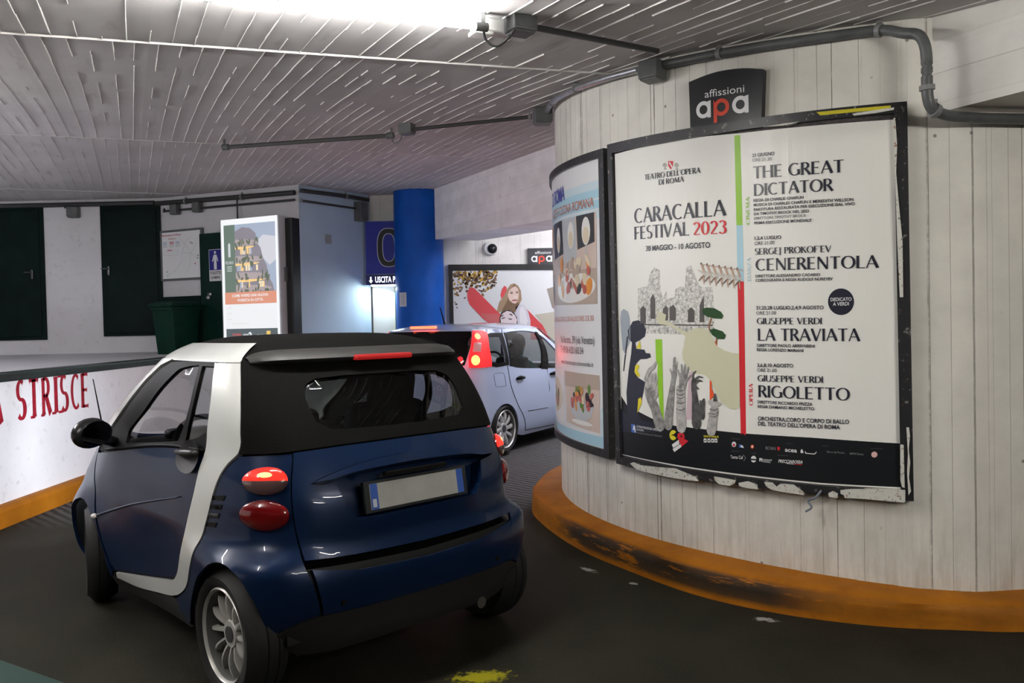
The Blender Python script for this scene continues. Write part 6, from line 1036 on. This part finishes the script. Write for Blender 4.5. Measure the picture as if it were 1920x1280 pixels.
# doors, sills, front wings
for sd in (-1, 1):
    dtop = [(5.56, 1.035), (6.62, 1.024), (7.4, 1.0), (8.26, .958), (9.2, .915), (10.0, .885)]; dfr = [(9.98, .84), (9.85, .73), (9.62, .62), (9.42, .51), (9.27, .40), (9.12, .30)]; dbt = [(8.91, .268), (7.96, .318), (7.19, .370), (6.70, .405)]; dre = [(6.5, .435), (6.31, .50), (6.12, .61), (5.94, .74), (5.69, .865), (5.58, .97)]
    dr = panel(sh, spl(dtop, 4) + spl(dfr, 4) + spl(dbt, 4) + spl(dre, 4), 'door', BLUE, car, sd, 0, .02, .004)
    q = [p for p in spl([(9.46, .553), (8.35, .651), (7.17, .749), (6.21, .819)], 6)]; mb = MB(); mb.tube(along(sh, q, .002, sd), [.003 + .005 * (1 - i / len(q)) for i in range(len(q))], 6); mb.build('door_crease', BLUE, dr, smooth=True)
    mb = MB(); c = along(sh, [(9.52, .548)], .006, sd)[0]; mb.ball(c, (.018, .028, .014)); mb.build('side_repeater', flat('repeater_lens', (.6, .58, .55), .2), car, smooth=True)
    # grey round handle bowl and lever
    hu, hz = 6.0, 1.005; mb = MB(); rows = [(1, .003), (.75, -.006), (.4, -.014), (.001, -.016)]; n = 24; uu, zz, dd = [], [], []
    for f, d in rows:
        for j in range(n): t = 2 * math.pi * j / n; uu.append(hu + .43 * f * math.cos(t) * (1 - .15 * math.sin(t))); zz.append(hz + .075 * f * math.sin(t)); dd.append(d + .018)
    p = sh.P(uu, zz) + sh.N(np.array(uu), np.array(zz)) * np.array(dd)[:, None]; p[:, 0] *= sd
    mb.add([tuple(q) for q in p], [(k * n + j, (k + 1) * n + j, (k + 1) * n + (j + 1) % n, k * n + (j + 1) % n) for k in range(3) for j in range(n)]); hb = mb.build('door_handle', flat('handle_grey', (.018, .018, .019), .55, Specular_IOR_Level=.15), dr, smooth=True)
    mb = MB(); mb.tube(along(sh, [(hu - .40, hz + .018), (hu - .15, hz + .014), (hu + .15, hz + .006), (hu + .40, hz)], .030, sd), [.012, .016, .016, .010], 10); mb.build('lever', flat('handle_black', (.02, .02, .02), .35), hb, smooth=True)
    # silver safety cell: rear pillar running down into the sill
    fe = spl([(5.02, 1.425), (5.0, 1.35), (5.02, 1.27), (5.2, 1.17), (5.48, 1.06)], 4) + spl([(5.53, 1.03), (5.57, .975), (5.68, .865), (5.93, .74), (6.11, .61), (6.30, .50), (6.49, .435), (6.70, .400), (7.19, .365), (7.96, .313), (8.91, .262)], 4)
    bk = spl([(8.95, .225), (8.1, .236), (7.26, .282), (6.7, .318), (6.22, .380), (5.88, .45), (5.5, .575), (5.22, .694), (4.98, .804), (4.77, .92), (4.58, .99), (4.42, 1.022), (4.26, 1.045)], 4)
    ol = fe + bk + [(4.06, 1.10), (3.82, 1.204), (3.60, 1.314), (3.42, 1.425)]
    panel(sh, ol, 'silver_pillar', SILV, car, sd, .004, .03, .003)
    # dark rocker below
    panel(sh, spl([(9.0, .26), (8.95, .220), (8.1, .231), (7.26, .277), (6.66, .312), (6.3, .25), (6.2, .21)], 3) + [(6.8, .185), (8.0, .16), (9.2, .14), (9.25, .20)], 'rocker', flat('car_grey_plastic', (.015, .0145, .014), .6), car, sd, 0, .02, .002)
    # front wing
    a2 = arch(1.867, .285, .325, .20); ol = spl([(10.0, .892), (10.02, .84), (9.89, .73), (9.66, .62), (9.46, .51), (9.31, .40), (9.16, .29), (9.1, .25)], 4) + [(9.2, .20)] + sh.Y(a2[::-1]) + [(12.2, .22), (12.8, .30), (12.8, .62), (11.6, .80), (10.8, .915), (10.2, .94)]
    panel(sh, ol, 'front_wing', BLUE, car, sd, 0, .02, .003)
    # windscreen pillar and side glass with black frame
    ol = [(9.95, .905), (9.43, .99), (9.25, 1.085), (9.17, 1.20), (9.09, 1.315), (8.81, 1.398), (8.3, 1.43), (10.2, 1.43), (10.45, 1.30), (10.6, 1.10), (10.6, .945)]
    panel(sh, ol, 'windscreen_pillar', SILV, car, sd, .006, .03, 0)
    gl = spl([(6.67, 1.052), (7.4, 1.022), (8.2, .990), (8.42, .985)], 3) + spl([(8.44, 1.051), (8.17, 1.164), (7.94, 1.290), (7.55, 1.378), (7.14, 1.399)], 3) + spl([(6.7, 1.408), (6.29, 1.412)], 2) + spl([(6.25, 1.33), (6.27, 1.25), (6.4, 1.16), (6.64, 1.07)], 3)
    q2 = [(5.56, 1.115), (5.9, 1.09), (6.42, 1.062)] + spl([(6.2, 1.179), (6.07, 1.302), (6.08, 1.409)], 3) + spl([(5.06, 1.409), (5.03, 1.30), (5.24, 1.18), (5.53, 1.10)], 3)
    fo = spl([(5.5, 1.03), (6.62, 1.022), (7.4, .998), (8.26, .956), (9.2, .912), (9.95, .90)], 3) + [(9.40, .985), (9.22, 1.08), (9.14, 1.195), (9.06, 1.31), (8.78, 1.393), (8.3, 1.420), (7.1, 1.428), (5.0, 1.428), (4.98, 1.30), (5.15, 1.18)]
    fm = panel(sh, fo, 'window_frame', BLKT, car, sd, -.004, .02, .0, .03, [gl, q2])
    panel(sh, gl, 'side_window', GLS, car, sd, -.012, .001, 0, .05); panel(sh, q2, 'quarter_window', GLS, car, sd, -.012, .001, 0, .05)
    mb = MB(); mb.tube(along(sh, spl([(5.55, 1.040), (6.62, 1.030), (7.4, 1.006), (8.26, .966), (9.3, .922)], 3), .004, sd), .007, 6); mb.build('window_seal', BLKT, fm, smooth=True)
    # liner behind each wheel
    for cy in (0, 1.867):
        mb = MB(); lr = .305 if cy == 0 else .325; mb.lathe([(lr, -.06), (lr, -.34), (.0, -.34)], Matrix.Translation((sd * .70, cy, .285)) @ Matrix.Rotation(0 if sd > 0 else math.pi, 4, 'Z'), 20, a0=0, a1=math.pi); mb.build('arch_liner', DARK, car)
# bonnet, front face, windscreen
panel(sh, [(10.2, .945), (10.8, .92), (11.6, .805), (12.8, .63), (14, .66), (14, .90), (12, .965), (10.6, .97)], 'bonnet', BLUE, car, 1, 0, .02, .002); panel(sh, [(10.2, .945), (10.8, .92), (11.6, .805), (12.8, .63), (14, .66), (14, .90), (12, .965), (10.6, .97)], 'bonnet', BLUE, car, -1, 0, .02, .002)
for sd in (-1, 1):
    panel(sh, [(12.8, .62), (14, .65), (14, .2), (12.8, .22)], 'front_bumper', BLUE, car, sd, 0, .02, .001)
    panel(sh, [(10.5, .965), (12, .96), (14, .93), (14, 1.42), (12, 1.42), (10.1, 1.42), (10.4, 1.2)], 'windscreen', GLS, car, sd, 0, .001, 0, .06)
    lens_ = along(sh, [(12.4, .60)], .005, sd)[0]; mb = MB(); mb.ball(lens_, (.10, .06, .07)); mb.build('headlamp', emis('headlamp_glow', (.85, .92, 1), 12), car, smooth=True)
# fabric hood: back panel with window, roof, silver rails
win = spl([(-1.3, 1.128), (0, 1.120), (1.3, 1.128)], 4) + spl([(1.6, 1.165), (1.68, 1.26), (1.6, 1.315), (1.3, 1.343)], 3) + spl([(.7, 1.350), (-.7, 1.350)], 2) + spl([(-1.3, 1.343), (-1.6, 1.315), (-1.68, 1.26), (-1.6, 1.165)], 3)
hb = [(0, 1.067), (1.2, 1.065), (2.4, 1.058), (3.2, 1.052), (4.22, 1.048), (4.04, 1.10), (3.80, 1.204), (3.58, 1.314), (3.40, 1.43), (2, 1.43), (0, 1.43)]; hood = hb + [(-u, z) for u, z in hb[::-1]][1:-1]
hp = panel(sh, hood, 'fabric_hood', FAB, car, 1, .006, .03, .0, .03, [win])
wu = panel(sh, win, 'rear_window', GLD, hp, 1, .0, .001, 0, .05)
def roofpt(u, q):
    u = np.asarray(u, float); q = np.asarray(q, float); T = sh._cr(sh.T, np.abs(u)); sg = np.where(u < 0, -1, 1); c = np.array([0.0, .56])
    k = 1 - q; x = T[:, 0] * k * sg; y = c[1] + (T[:, 1] - c[1]) * k; rr_ = 1 - k; z = 1.428 + .118 * (1 - (1 - rr_) ** 4.2)
    return np.stack([x, y, z], 1)
def roofpatch(u0, u1, q0, q1, nu, nq, name, mat, off, both=True):
    for sd in ((-1, 1) if both else (1,)):
        mb = MB(); U = np.linspace(u0, u1, nu); Q = np.linspace(q0, q1, nq); g = np.array([(u, q) for q in Q for u in U]); p = roofpt(g[:, 0], g[:, 1]); p[:, 2] += off; p[:, 0] *= sd
        if off > .004:
            k = (g[:, 1] <= q0 + 1e-6) ; p[k, 2] -= off
        mb.add([tuple(a) for a in p], [(j * nu + i, j * nu + i + 1, (j + 1) * nu + i + 1, (j + 1) * nu + i) for j in range(nq - 1) for i in range(nu - 1)]); r_ = mb.build(name, mat, car, smooth=True)
roofpatch(0, 14, 0, 1, 70, 16, 'fabric_roof', FAB, 0)
roofpatch(3.42, 9.9, 0, .20, 50, 10, 'roof_rail', SILV, .010)
# rear lip of the hood with the high brake lamp
mb = MB(); U = np.linspace(-3.1, 3.1, 41); T = sh._cr(sh.T, np.abs(U)); T[:, 0] *= np.where(U < 0, -1, 1)
prof = [(.05, 1.468), (.0, 1.462), (-.055, 1.438), (-.068, 1.424), (-.058, 1.412), (.0, 1.395), (.06, 1.395)]; vs = []
for i, u in enumerate(U):
    e = max(0, 1 - (abs(u) / 3.1) ** 6)
    for dy, z in prof: vs.append((T[i, 0], T[i, 1] + dy * (.35 + .65 * e) + .0, 1.425 + (z - 1.425) * (.5 + .5 * e) + .012 * e))
k = len(prof); mb.add(vs, [(i * k + j, (i + 1) * k + j, (i + 1) * k + (j + 1) % k, i * k + (j + 1) % k) for i in range(40) for j in range(k)]); sp = mb.build('roof_spoiler', flat('spoiler_grey', (.022, .021, .020), .5), car, smooth=50)
mb = MB(); mb.box((.03, -.062, 1.432), (.33, .03, .026), bev=.01); hl = mb.build('high_brake_lamp', emis('high_brake_red', (.8, .02, .02), .22, (.3, .01, .01)), sp)
# wheels
wheel(car, (-.69, 0, .287), -1, .287, .203, .175, 12, AL, hubr=.055); wheel(car, (.69, 0, .287), 1, .287, .203, .175, 12, AL, hubr=.055)
wheel(car, (-.665, 1.867, .287), -1, .287, .203, .155, 12, AL, steer=math.radians(-15), hubr=.055); wheel(car, (.665, 1.867, .287), 1, .287, .203, .155, 12, AL, steer=math.radians(-15), hubr=.055)
# mirrors
for sd in (-1, 1):
    mb = MB(); b0 = 24; Mm = Matrix.Rotation(sd * -.25, 3, 'Z') @ Matrix.Rotation(sd * .12, 3, 'Y')
    mb.ball((sd * .865, 1.34, 1.045), (.100, .066, .080), n=24, M=Mm); mb.tube([(sd * .72, 1.42, .975), (sd * .79, 1.38, 1.005)], [.03, .028], 10); mr = mb.build('door_mirror', flat('mirror_black', (.010, .010, .011), .22), car, smooth=True)
    mb = MB(); n = 24; c = Vector((sd * .865, 1.34, 1.045)); vs = [c + Mm @ Vector((.086 * math.cos(t), -.056, .066 * math.sin(t))) + Vector((0, -.010, 0)) for t in np.linspace(0, 2 * math.pi, n, endpoint=False)]; mb.add(vs, [tuple(range(n))]); mb.build('mirror_glass', flat('mirror_surface', (.30, .31, .33), .05, 1.0), mr)
mb = MB(); mb.tube([(-.62, 1.94, 1.03), (-.645, 1.995, 1.295)], [.005, .003], 6); mb.ball((-.62, 1.94, 1.02), .016); mb.build('antenna', BLKT, car, smooth=True)
# cabin
mb = MB(); mb.box((0, 1.42, .86), (1.30, .36, .22), bev=.06); mb.box((0, 1.30, .55), (1.3, .25, .5)); mb.box((0, .45, .74), (1.25, .5, .2)); mb.build('dashboard', flat('cabin_black', (.022, .022, .023), .6), car, smooth=40)
mb = MB(); mb.ball((.0, 1.28, 1.0), (.05, .05, .05)); mb.box((-.33, 1.36, .985), (.26, .12, .07), bev=.03); mb.build('instrument_pod', flat('cabin_grey', (.05, .05, .052), .5), car, smooth=True)
mb = MB(); n = 28; Ms = Matrix.Translation((-.33, 1.10, .93)) @ Matrix.Rotation(math.radians(-28), 4, 'X'); ring = [Ms @ Vector((.185 * math.cos(t), 0, .185 * math.sin(t))) for t in np.linspace(0, 2 * math.pi, n + 1)]; mb.tube(ring, .016, 8, caps=False); mb.tube([Ms @ Vector((-.17, 0, 0)), Ms @ Vector((.17, 0, 0))], .02, 8); mb.tube([Ms @ Vector((0, 0, 0)), Ms @ Vector((0, .25, -.05))], .03, 8); mb.build('steering_wheel', BLKT, car, smooth=40)
for sx in (-.33, .33):
    mb = MB(); mb.box((sx, .62, .55), (.48, .50, .16), bev=.05); mb.box((sx, .40, .88), (.46, .13, .60), bev=.05, M=Matrix.Rotation(.2, 3, 'X')); st_ = mb.build('seat', flat('seat_fabric', (.025, .025, .028), .8), car, smooth=40)
    mb = MB(); mb.box((sx, .30, 1.24), (.27, .09, .20), bev=.04, M=Matrix.Rotation(.2, 3, 'X')); mb.build('head_rest', flat('seat_fabric', (.025, .025, .028), .8), st_, smooth=40)
mb = MB(); mb.box((0, 1.02, 1.34), (.24, .04, .07), bev=.02); mb.build('rear_view_mirror', BLKT, car)
# ------------------------------------------------------------------ silver blue hatchback further ahead
pb = [(0, -.70), (.30, -.69), (.52, -.65), (.66, -.56), (.755, -.40), (.80, -.15), (.815, .15), (.815, .5), (.81, 1.1), (.81, 1.7), (.80, 2.2), (.74, 2.50), (.55, 2.62), (.30, 2.68), (0, 2.69)]
zp = [.15, .25, .40, .55, .70, .85, 1.0]
r0 = [-.08, -.02, .03, .02, 0, -.01, -.03]; s0_ = [-.06, -.02, .0, .005, .005, 0, -.02]; f0 = [-.05, 0, .02, -.01, -.06, -.15, -.45]
po_ = [r0, r0, r0, r0, [-.06, 0, .03, .03, .01, 0, -.02], [-.05, 0, .02, .02, .01, 0, -.02], [-.05, 0, .01, .012, .006, 0, -.02]] + [s0_] * 3 + [[-.05, 0, .02, .02, .0, -.03, -.08]] + [f0] * 4
pt_ = [(0, -.50), (.27, -.49), (.45, -.47), (.56, -.42), (.62, -.34), (.645, -.18), (.65, .05), (.65, .4), (.64, .9), (.61, 1.2), (.56, 1.36), (.45, 1.44), (.3, 1.47), (.15, 1.48), (0, 1.485)]
ph = Shell(pb, zp, po_, pt_, 1.50, .035)
PHD = -.516; pcar = thing('hatchback_car', 'silver blue hatchback with lit tall rear lamps driving past the blue pillar', 'car', (-.80, 10.286, .02), PHD)
PBL = paint('hatch_paint', (.44, .52, .72), .15, .35); WIN = glass('hatch_glass', (.16, .17, .18)); WIN2 = glass('hatch_clear', (.55, .58, .58))
for sd in (-1, 1):
    a1 = arch(-.02, .28, .325, .20); a2 = arch(2.30, .28, .325, .18)
    lower = [(0, .22)] + ph.X([(.45, .22)]) + [(3.2, .22)] + ph.Y(a1[::-1]) + ph.Y([(.5, .16), (1.8, .15)]) + ph.Y(a2[::-1]) + [(12.6, .2), (14, .2), (14, .9), (12, .97), (10.8, 1.0)]
    up_ = [(9.3, 1.0), (9.2, 1.30), (8.95, 1.495), (4, 1.498), (0, 1.498)]
    sidewin = spl([(6.1, 1.046), (6.5, 1.02), (7.09, .997), (7.82, .972)], 3) + spl([(8.35, .955), (9.0, .945), (8.98, 1.15), (8.8, 1.36)], 3) + spl([(8.5, 1.435), (7.66, 1.468), (6.85, 1.458), (6.6, 1.44)], 3) + [(6.32, 1.245)]
    q = spl([(4.75, 1.105), (5.70, 1.095), (5.82, 1.12), (5.95, 1.249), (6.12, 1.39), (6.0, 1.412), (5.0, 1.403), (4.80, 1.35), (4.67, 1.229), (4.68, 1.13)], 3, True)
    rw = [(0, 1.02), (1, 1.02), (2.3, 1.03), (2.5, 1.06), (2.5, 1.40), (2.3, 1.455), (1, 1.46), (0, 1.46)]
    ol = lower + up_
    b_ = panel(ph, ol, 'body_shell', PBL, pcar, sd, 0, .02, 0, .05, [sidewin, q])
    panel(ph, sidewin, 'side_window', WIN2, b_, sd, -.012, .001, 0, .08); panel(ph, q, 'quarter_window', WIN2, b_, sd, -.012, .001, 0, .08)
    fr_ = panel(ph, spl([(4.67, 1.066), (5.9, 1.060), (6.02, 1.075), (6.16, 1.25), (6.38, 1.43), (6.3, 1.45), (4.95, 1.436), (4.74, 1.30)], 3, True), 'window_trim', BLKT, b_, sd, .004, .01, 0, .04, [q])
    panel(ph, [(7.78, .965), (8.20, 1.30), (8.42, 1.45), (8.6, 1.44), (8.4, 1.25), (8.08, .950)], 'centre_pillar', BLKT, b_, sd, .004, .02, 0, .05)
    panel(ph, [(6.04, 1.04), (6.22, 1.25), (6.5, 1.45), (6.64, 1.455), (6.36, 1.25), (6.14, 1.04)], 'window_trim', BLKT, b_, sd, .003, .01, 0, .05)
    # door shut lines, handle, flap
    ln = spl([(6.5, 1.49), (6.1, 1.30), (5.92, 1.15), (5.88, 1.023), (5.94, .814), (6.37, .588), (6.85, .408), (7.05, .22)], 5); mb = MB(); mb.tube(along(ph, ln, .001, sd), .005, 5); ln2 = [(8.05, .95), (8.1, .7), (8.05, .2)]; mb.tube(along(ph, ln2, .001, sd), .005, 5); mb.tube(along(ph, [(7.05, .22), (8.05, .20), (9.3, .19)], .001, sd), .005, 5); mb.tube(along(ph, [(7.1, .46), (7.8, .45), (8.0, .45)], .001, sd), .004, 5); mb.build('shut_line', DARK, b_)
    for u0_ in (6.64, 8.4): mb = MB(); mb.tube(along(ph, [(u0_ - .26, .883), (u0_, .890), (u0_ + .26, .884)], .018, sd), [.016, .026, .016], 10); mb.build('door_handle', BLKT, b_, smooth=True)
    if sd > 0: mb = MB(); mb.tube(along(ph, spl([(4.85, .975), (5.45, .972), (5.55, .93), (5.58, .83), (5.5, .815), (4.9, .82), (4.82, .86), (4.80, .93)], 4, True) , .001, sd), .003, 5, caps=False); mb.build('fuel_flap', flat('seam_grey', (.12, .14, .2), .5), b_)
    # tall rear lamp
    lo_ = spl([(2.98, 1.18), (3.02, 1.085), (3.06, 1.062)], 2) + spl([(3.85, 1.055), (4.66, 1.062)], 2) + spl([(4.70, 1.12), (4.74, 1.28), (4.95, 1.40), (5.08, 1.462)], 3) + spl([(4.5, 1.488), (3.6, 1.484)], 2) + [(3.40, 1.40), (3.22, 1.30)]
    rl_ = panel(ph, lo_, 'tail_lamp', emis('hatch_lamp_red', (1, .02, .025), 1.0, (.4, .01, .01)), pcar, sd, .012, .03, 0, .03); rl_['label'] = 'lit red rear lamp'
    for u_, zz_, a, bq in ((3.50, 1.145, .055, .058), (3.95, 1.415, .045, .034)):
        panel(ph, [(u_ + a / SU * math.cos(t), zz_ + bq * math.sin(t)) for t in np.linspace(0, 2 * math.pi, 14, endpoint=False)], 'bulb', emis('hatch_lamp_hot', (1, .38, .12), 2.2), rl_, sd, .016, .003, 0, .02)
    panel(ph, [(3.30, 1.24), (3.95, 1.24), (4.15, 1.34), (3.5, 1.345)], 'reverse_lens', flat('pale_lens', (.65, .35, .35), .2), rl_, sd, .015, .003, 0, .03)
    for cy in (0, 2.30): mb = MB(); mb.lathe([(.315, -.04), (.315, -.34), (.0, -.34)], Matrix.Translation((sd * .74, cy, .29)) @ Matrix.Rotation(0 if sd > 0 else math.pi, 4, 'Z'), 18, a0=0, a1=math.pi); mb.build('arch_liner', DARK, pcar)
    HUB = flat('hubcap_silver', (.62, .62, .63), .35, .5)
    for cy in (0, 2.30): wheel(pcar, (sd * .73, cy, .30), sd, .30, .232, .18, 10, HUB, hubr=.07, spoke_w=.040)
mb = MB(); mb.box((0, 1.1, .27), (1.2, 3.0, .14)); mb.build('underbody', DARK, pcar)
RWN = [(2.70, 1.09), (2.92, 1.20), (3.15, 1.30), (3.38, 1.42), (3.45, 1.478), (1, 1.482), (0, 1.483)]; rwo = [(0, 1.075), (1.5, 1.078)] + RWN; rwo = rwo[:-1] + [(0, 1.483)] + [(-u, z) for u, z in rwo[1:-1][::-1]]
panel(ph, rwo, 'rear_window', glass('hatch_rear_glass', (.035, .037, .04)), pcar, 1, .006, .004, 0, .05)
panel(ph, [(2.66, 1.062), (0, 1.052), (-2.66, 1.062), (-2.66, 1.052), (0, 1.042), (2.66, 1.052)], 'tailgate_seam', DARK, pcar, 1, .001, .003, 0, .06)
def roof2(sd):
    mb = MB(); nu, nq = 50, 10; U = np.linspace(0, 14, nu); Q = np.linspace(0, 1, nq); T = ph._cr(ph.T, U); vs = []
    for q in Q:
        for i in range(nu): k = 1 - q; vs.append((sd * T[i, 0] * k, .5 + (T[i, 1] - .5) * k, 1.498 + .085 * (1 - (1 - q) ** 3.2)))
    mb.add(vs, [(j * nu + i, j * nu + i + 1, (j + 1) * nu + i + 1, (j + 1) * nu + i) for j in range(nq - 1) for i in range(nu - 1)]); return mb.build('roof', PBL, pcar, smooth=True)
roof2(1); roof2(-1)
mb = MB(); mb.box((0, -.51, 1.535), (.36, .06, .032), bev=.012); hb_ = mb.build('high_brake_lamp', emis('hatch_high_brake', (1, .10, .04), 4), pcar)
mb = MB(); mb.tube([(0, -.05, 1.55), (-.02, -.12, 1.78)], [.012, .006], 8); mb.build('antenna', BLKT, pcar)
for sd in (-1, 1): panel(ph, [(10.6, 1.0), (14, 1.0), (14, 1.47), (10, 1.49), (9.4, 1.3)], 'windscreen', WIN2, pcar, sd, .002, .002, 0, .1)
mb = MB(); mb.box((0, 2.0, .88), (1.4, .4, .2), bev=.05); mb.build('dashboard', flat('cabin_black', (.022, .022, .023), .6), pcar)
mb = MB(); n = 24; Ms = Matrix.Translation((-.36, 1.62, 1.0)) @ Matrix.Rotation(math.radians(-28), 4, 'X'); ring = [Ms @ Vector((.18 * math.cos(t), 0, .18 * math.sin(t))) for t in np.linspace(0, 2 * math.pi, n + 1)]; mb.tube(ring, .016, 8, caps=False); mb.build('steering_wheel', BLKT, pcar)
for sx, y0 in ((-.36, 1.12), (.36, 1.12), (-.36, .1), (.36, .1)):
    mb = MB(); mb.box((sx, y0 + .15, .55), (.48, .50, .16), bev=.05); mb.box((sx, y0 - .1, .85), (.46, .13, .55), bev=.05, M=Matrix.Rotation(.2, 3, 'X')); s_ = mb.build('seat', flat('seat_dark', (.03, .03, .033), .8), pcar)
    mb = MB(); mb.box((sx, y0 - .2, 1.22), (.25, .09, .18), bev=.04); mb.build('head_rest', flat('seat_dark', (.03, .03, .033), .8), s_)
# driver of the hatchback
def cw(p): c, s = math.cos(PHD), math.sin(PHD); return Vector((-.80 + p[0] * c - p[1] * s, 10.286 + p[0] * s + p[1] * c, .02 + p[2]))
def skin_body(name, verts, edges, rad, mat, parent=None, loc=None):
    me = bpy.data.meshes.new(name); me.from_pydata([tuple(v) for v in verts], edges, []); o = bpy.data.objects.new(name, me); COL.objects.link(o)
    o.modifiers.new('skin', 'SKIN'); 
    for i, r in enumerate(rad): me.skin_vertices[0].data[i].radius = (r, r) if not isinstance(r, tuple) else r
    me.skin_vertices[0].data[0].use_root = True; sb = o.modifiers.new('sub', 'SUBSURF'); sb.levels = 1; sb.render_levels = 2
    for m in (mat if isinstance(mat, list) else [mat]): me.materials.append(m)
    if parent: o.parent = parent
    return o
D0 = cw((.34, 1.22, .62)); prs = thing('person', 'person with dark hair and teal top seated inside the silver blue hatchback', 'person', D0, PHD)
vv = [(0, 0, .0), (0, -.04, .22), (0, -.05, .40), (0, -.03, .50), (0, -.01, .58), (0, 0, .68), (-.19, -.03, .38), (.19, -.03, .38), (-.24, .12, .20), (.24, .12, .20), (-.14, .42, .36), (.14, .42, .36), (-.10, .25, .0), (.10, .25, .0), (-.10, .45, -.03), (.10, .45, -.03), (-.10, .52, -.38), (.10, .52, -.38)]
ed = [(0, 1), (1, 2), (2, 3), (3, 4), (4, 5), (2, 6), (2, 7), (6, 8), (7, 9), (8, 10), (9, 11), (0, 12), (0, 13), (12, 14), (13, 15), (14, 16), (15, 17)]
ra_ = [(.16, .12), (.15, .11), (.16, .10), .055, .075, .085, .06, .06, .045, .045, .032, .032, .085, .085, .07, .07, .05, .05]
skin_body('body', vv, ed, ra_, flat('teal_clothing', (.05, .16, .16), .8), prs)
mb = MB(); mb.ball((0, .01, .665), (.078, .096, .115), n=20); mb.ball((0, .105, .655), (.012, .016, .02), n=8); mb.build('face', flat('person_skin', (.42, .26, .19), .55), prs, smooth=True)
mb = MB(); mb.ball((0, -.02, .69), (.092, .105, .115), n=18); mb.ball((0, -.06, .60), (.085, .07, .13), n=14); mb.build('hair', flat('dark_hair', (.02, .014, .010), .6), prs, smooth=True)
# ------------------------------------------------------------------ light given off by the lamps of the place
def c1w(p): c, s = math.cos(CARHD), math.sin(CARHD); return (-.684 + p[0] * c - p[1] * s, 3.984 + p[0] * s + p[1] * c, p[2])
for sx in (-.5, .5): spot('headlight_beam', c1w((sx, 2.45, .62)), c1w((sx * 1.1, 6.0, .38)), 190, 60, (.86, .92, 1), .7, .06)
area('exit_lamp_light', (-1.97, 12.70, 2.195), (math.radians(-12), math.radians(16), 0), .34, .05, 18, (.85, 1, .96))
for sx in (-.62, .62): c, s = math.cos(PHD), math.sin(PHD); point('brake_lamp_light', tuple(cw((sx, -.74, 1.2))), 5, (1, .04, .05), .08)
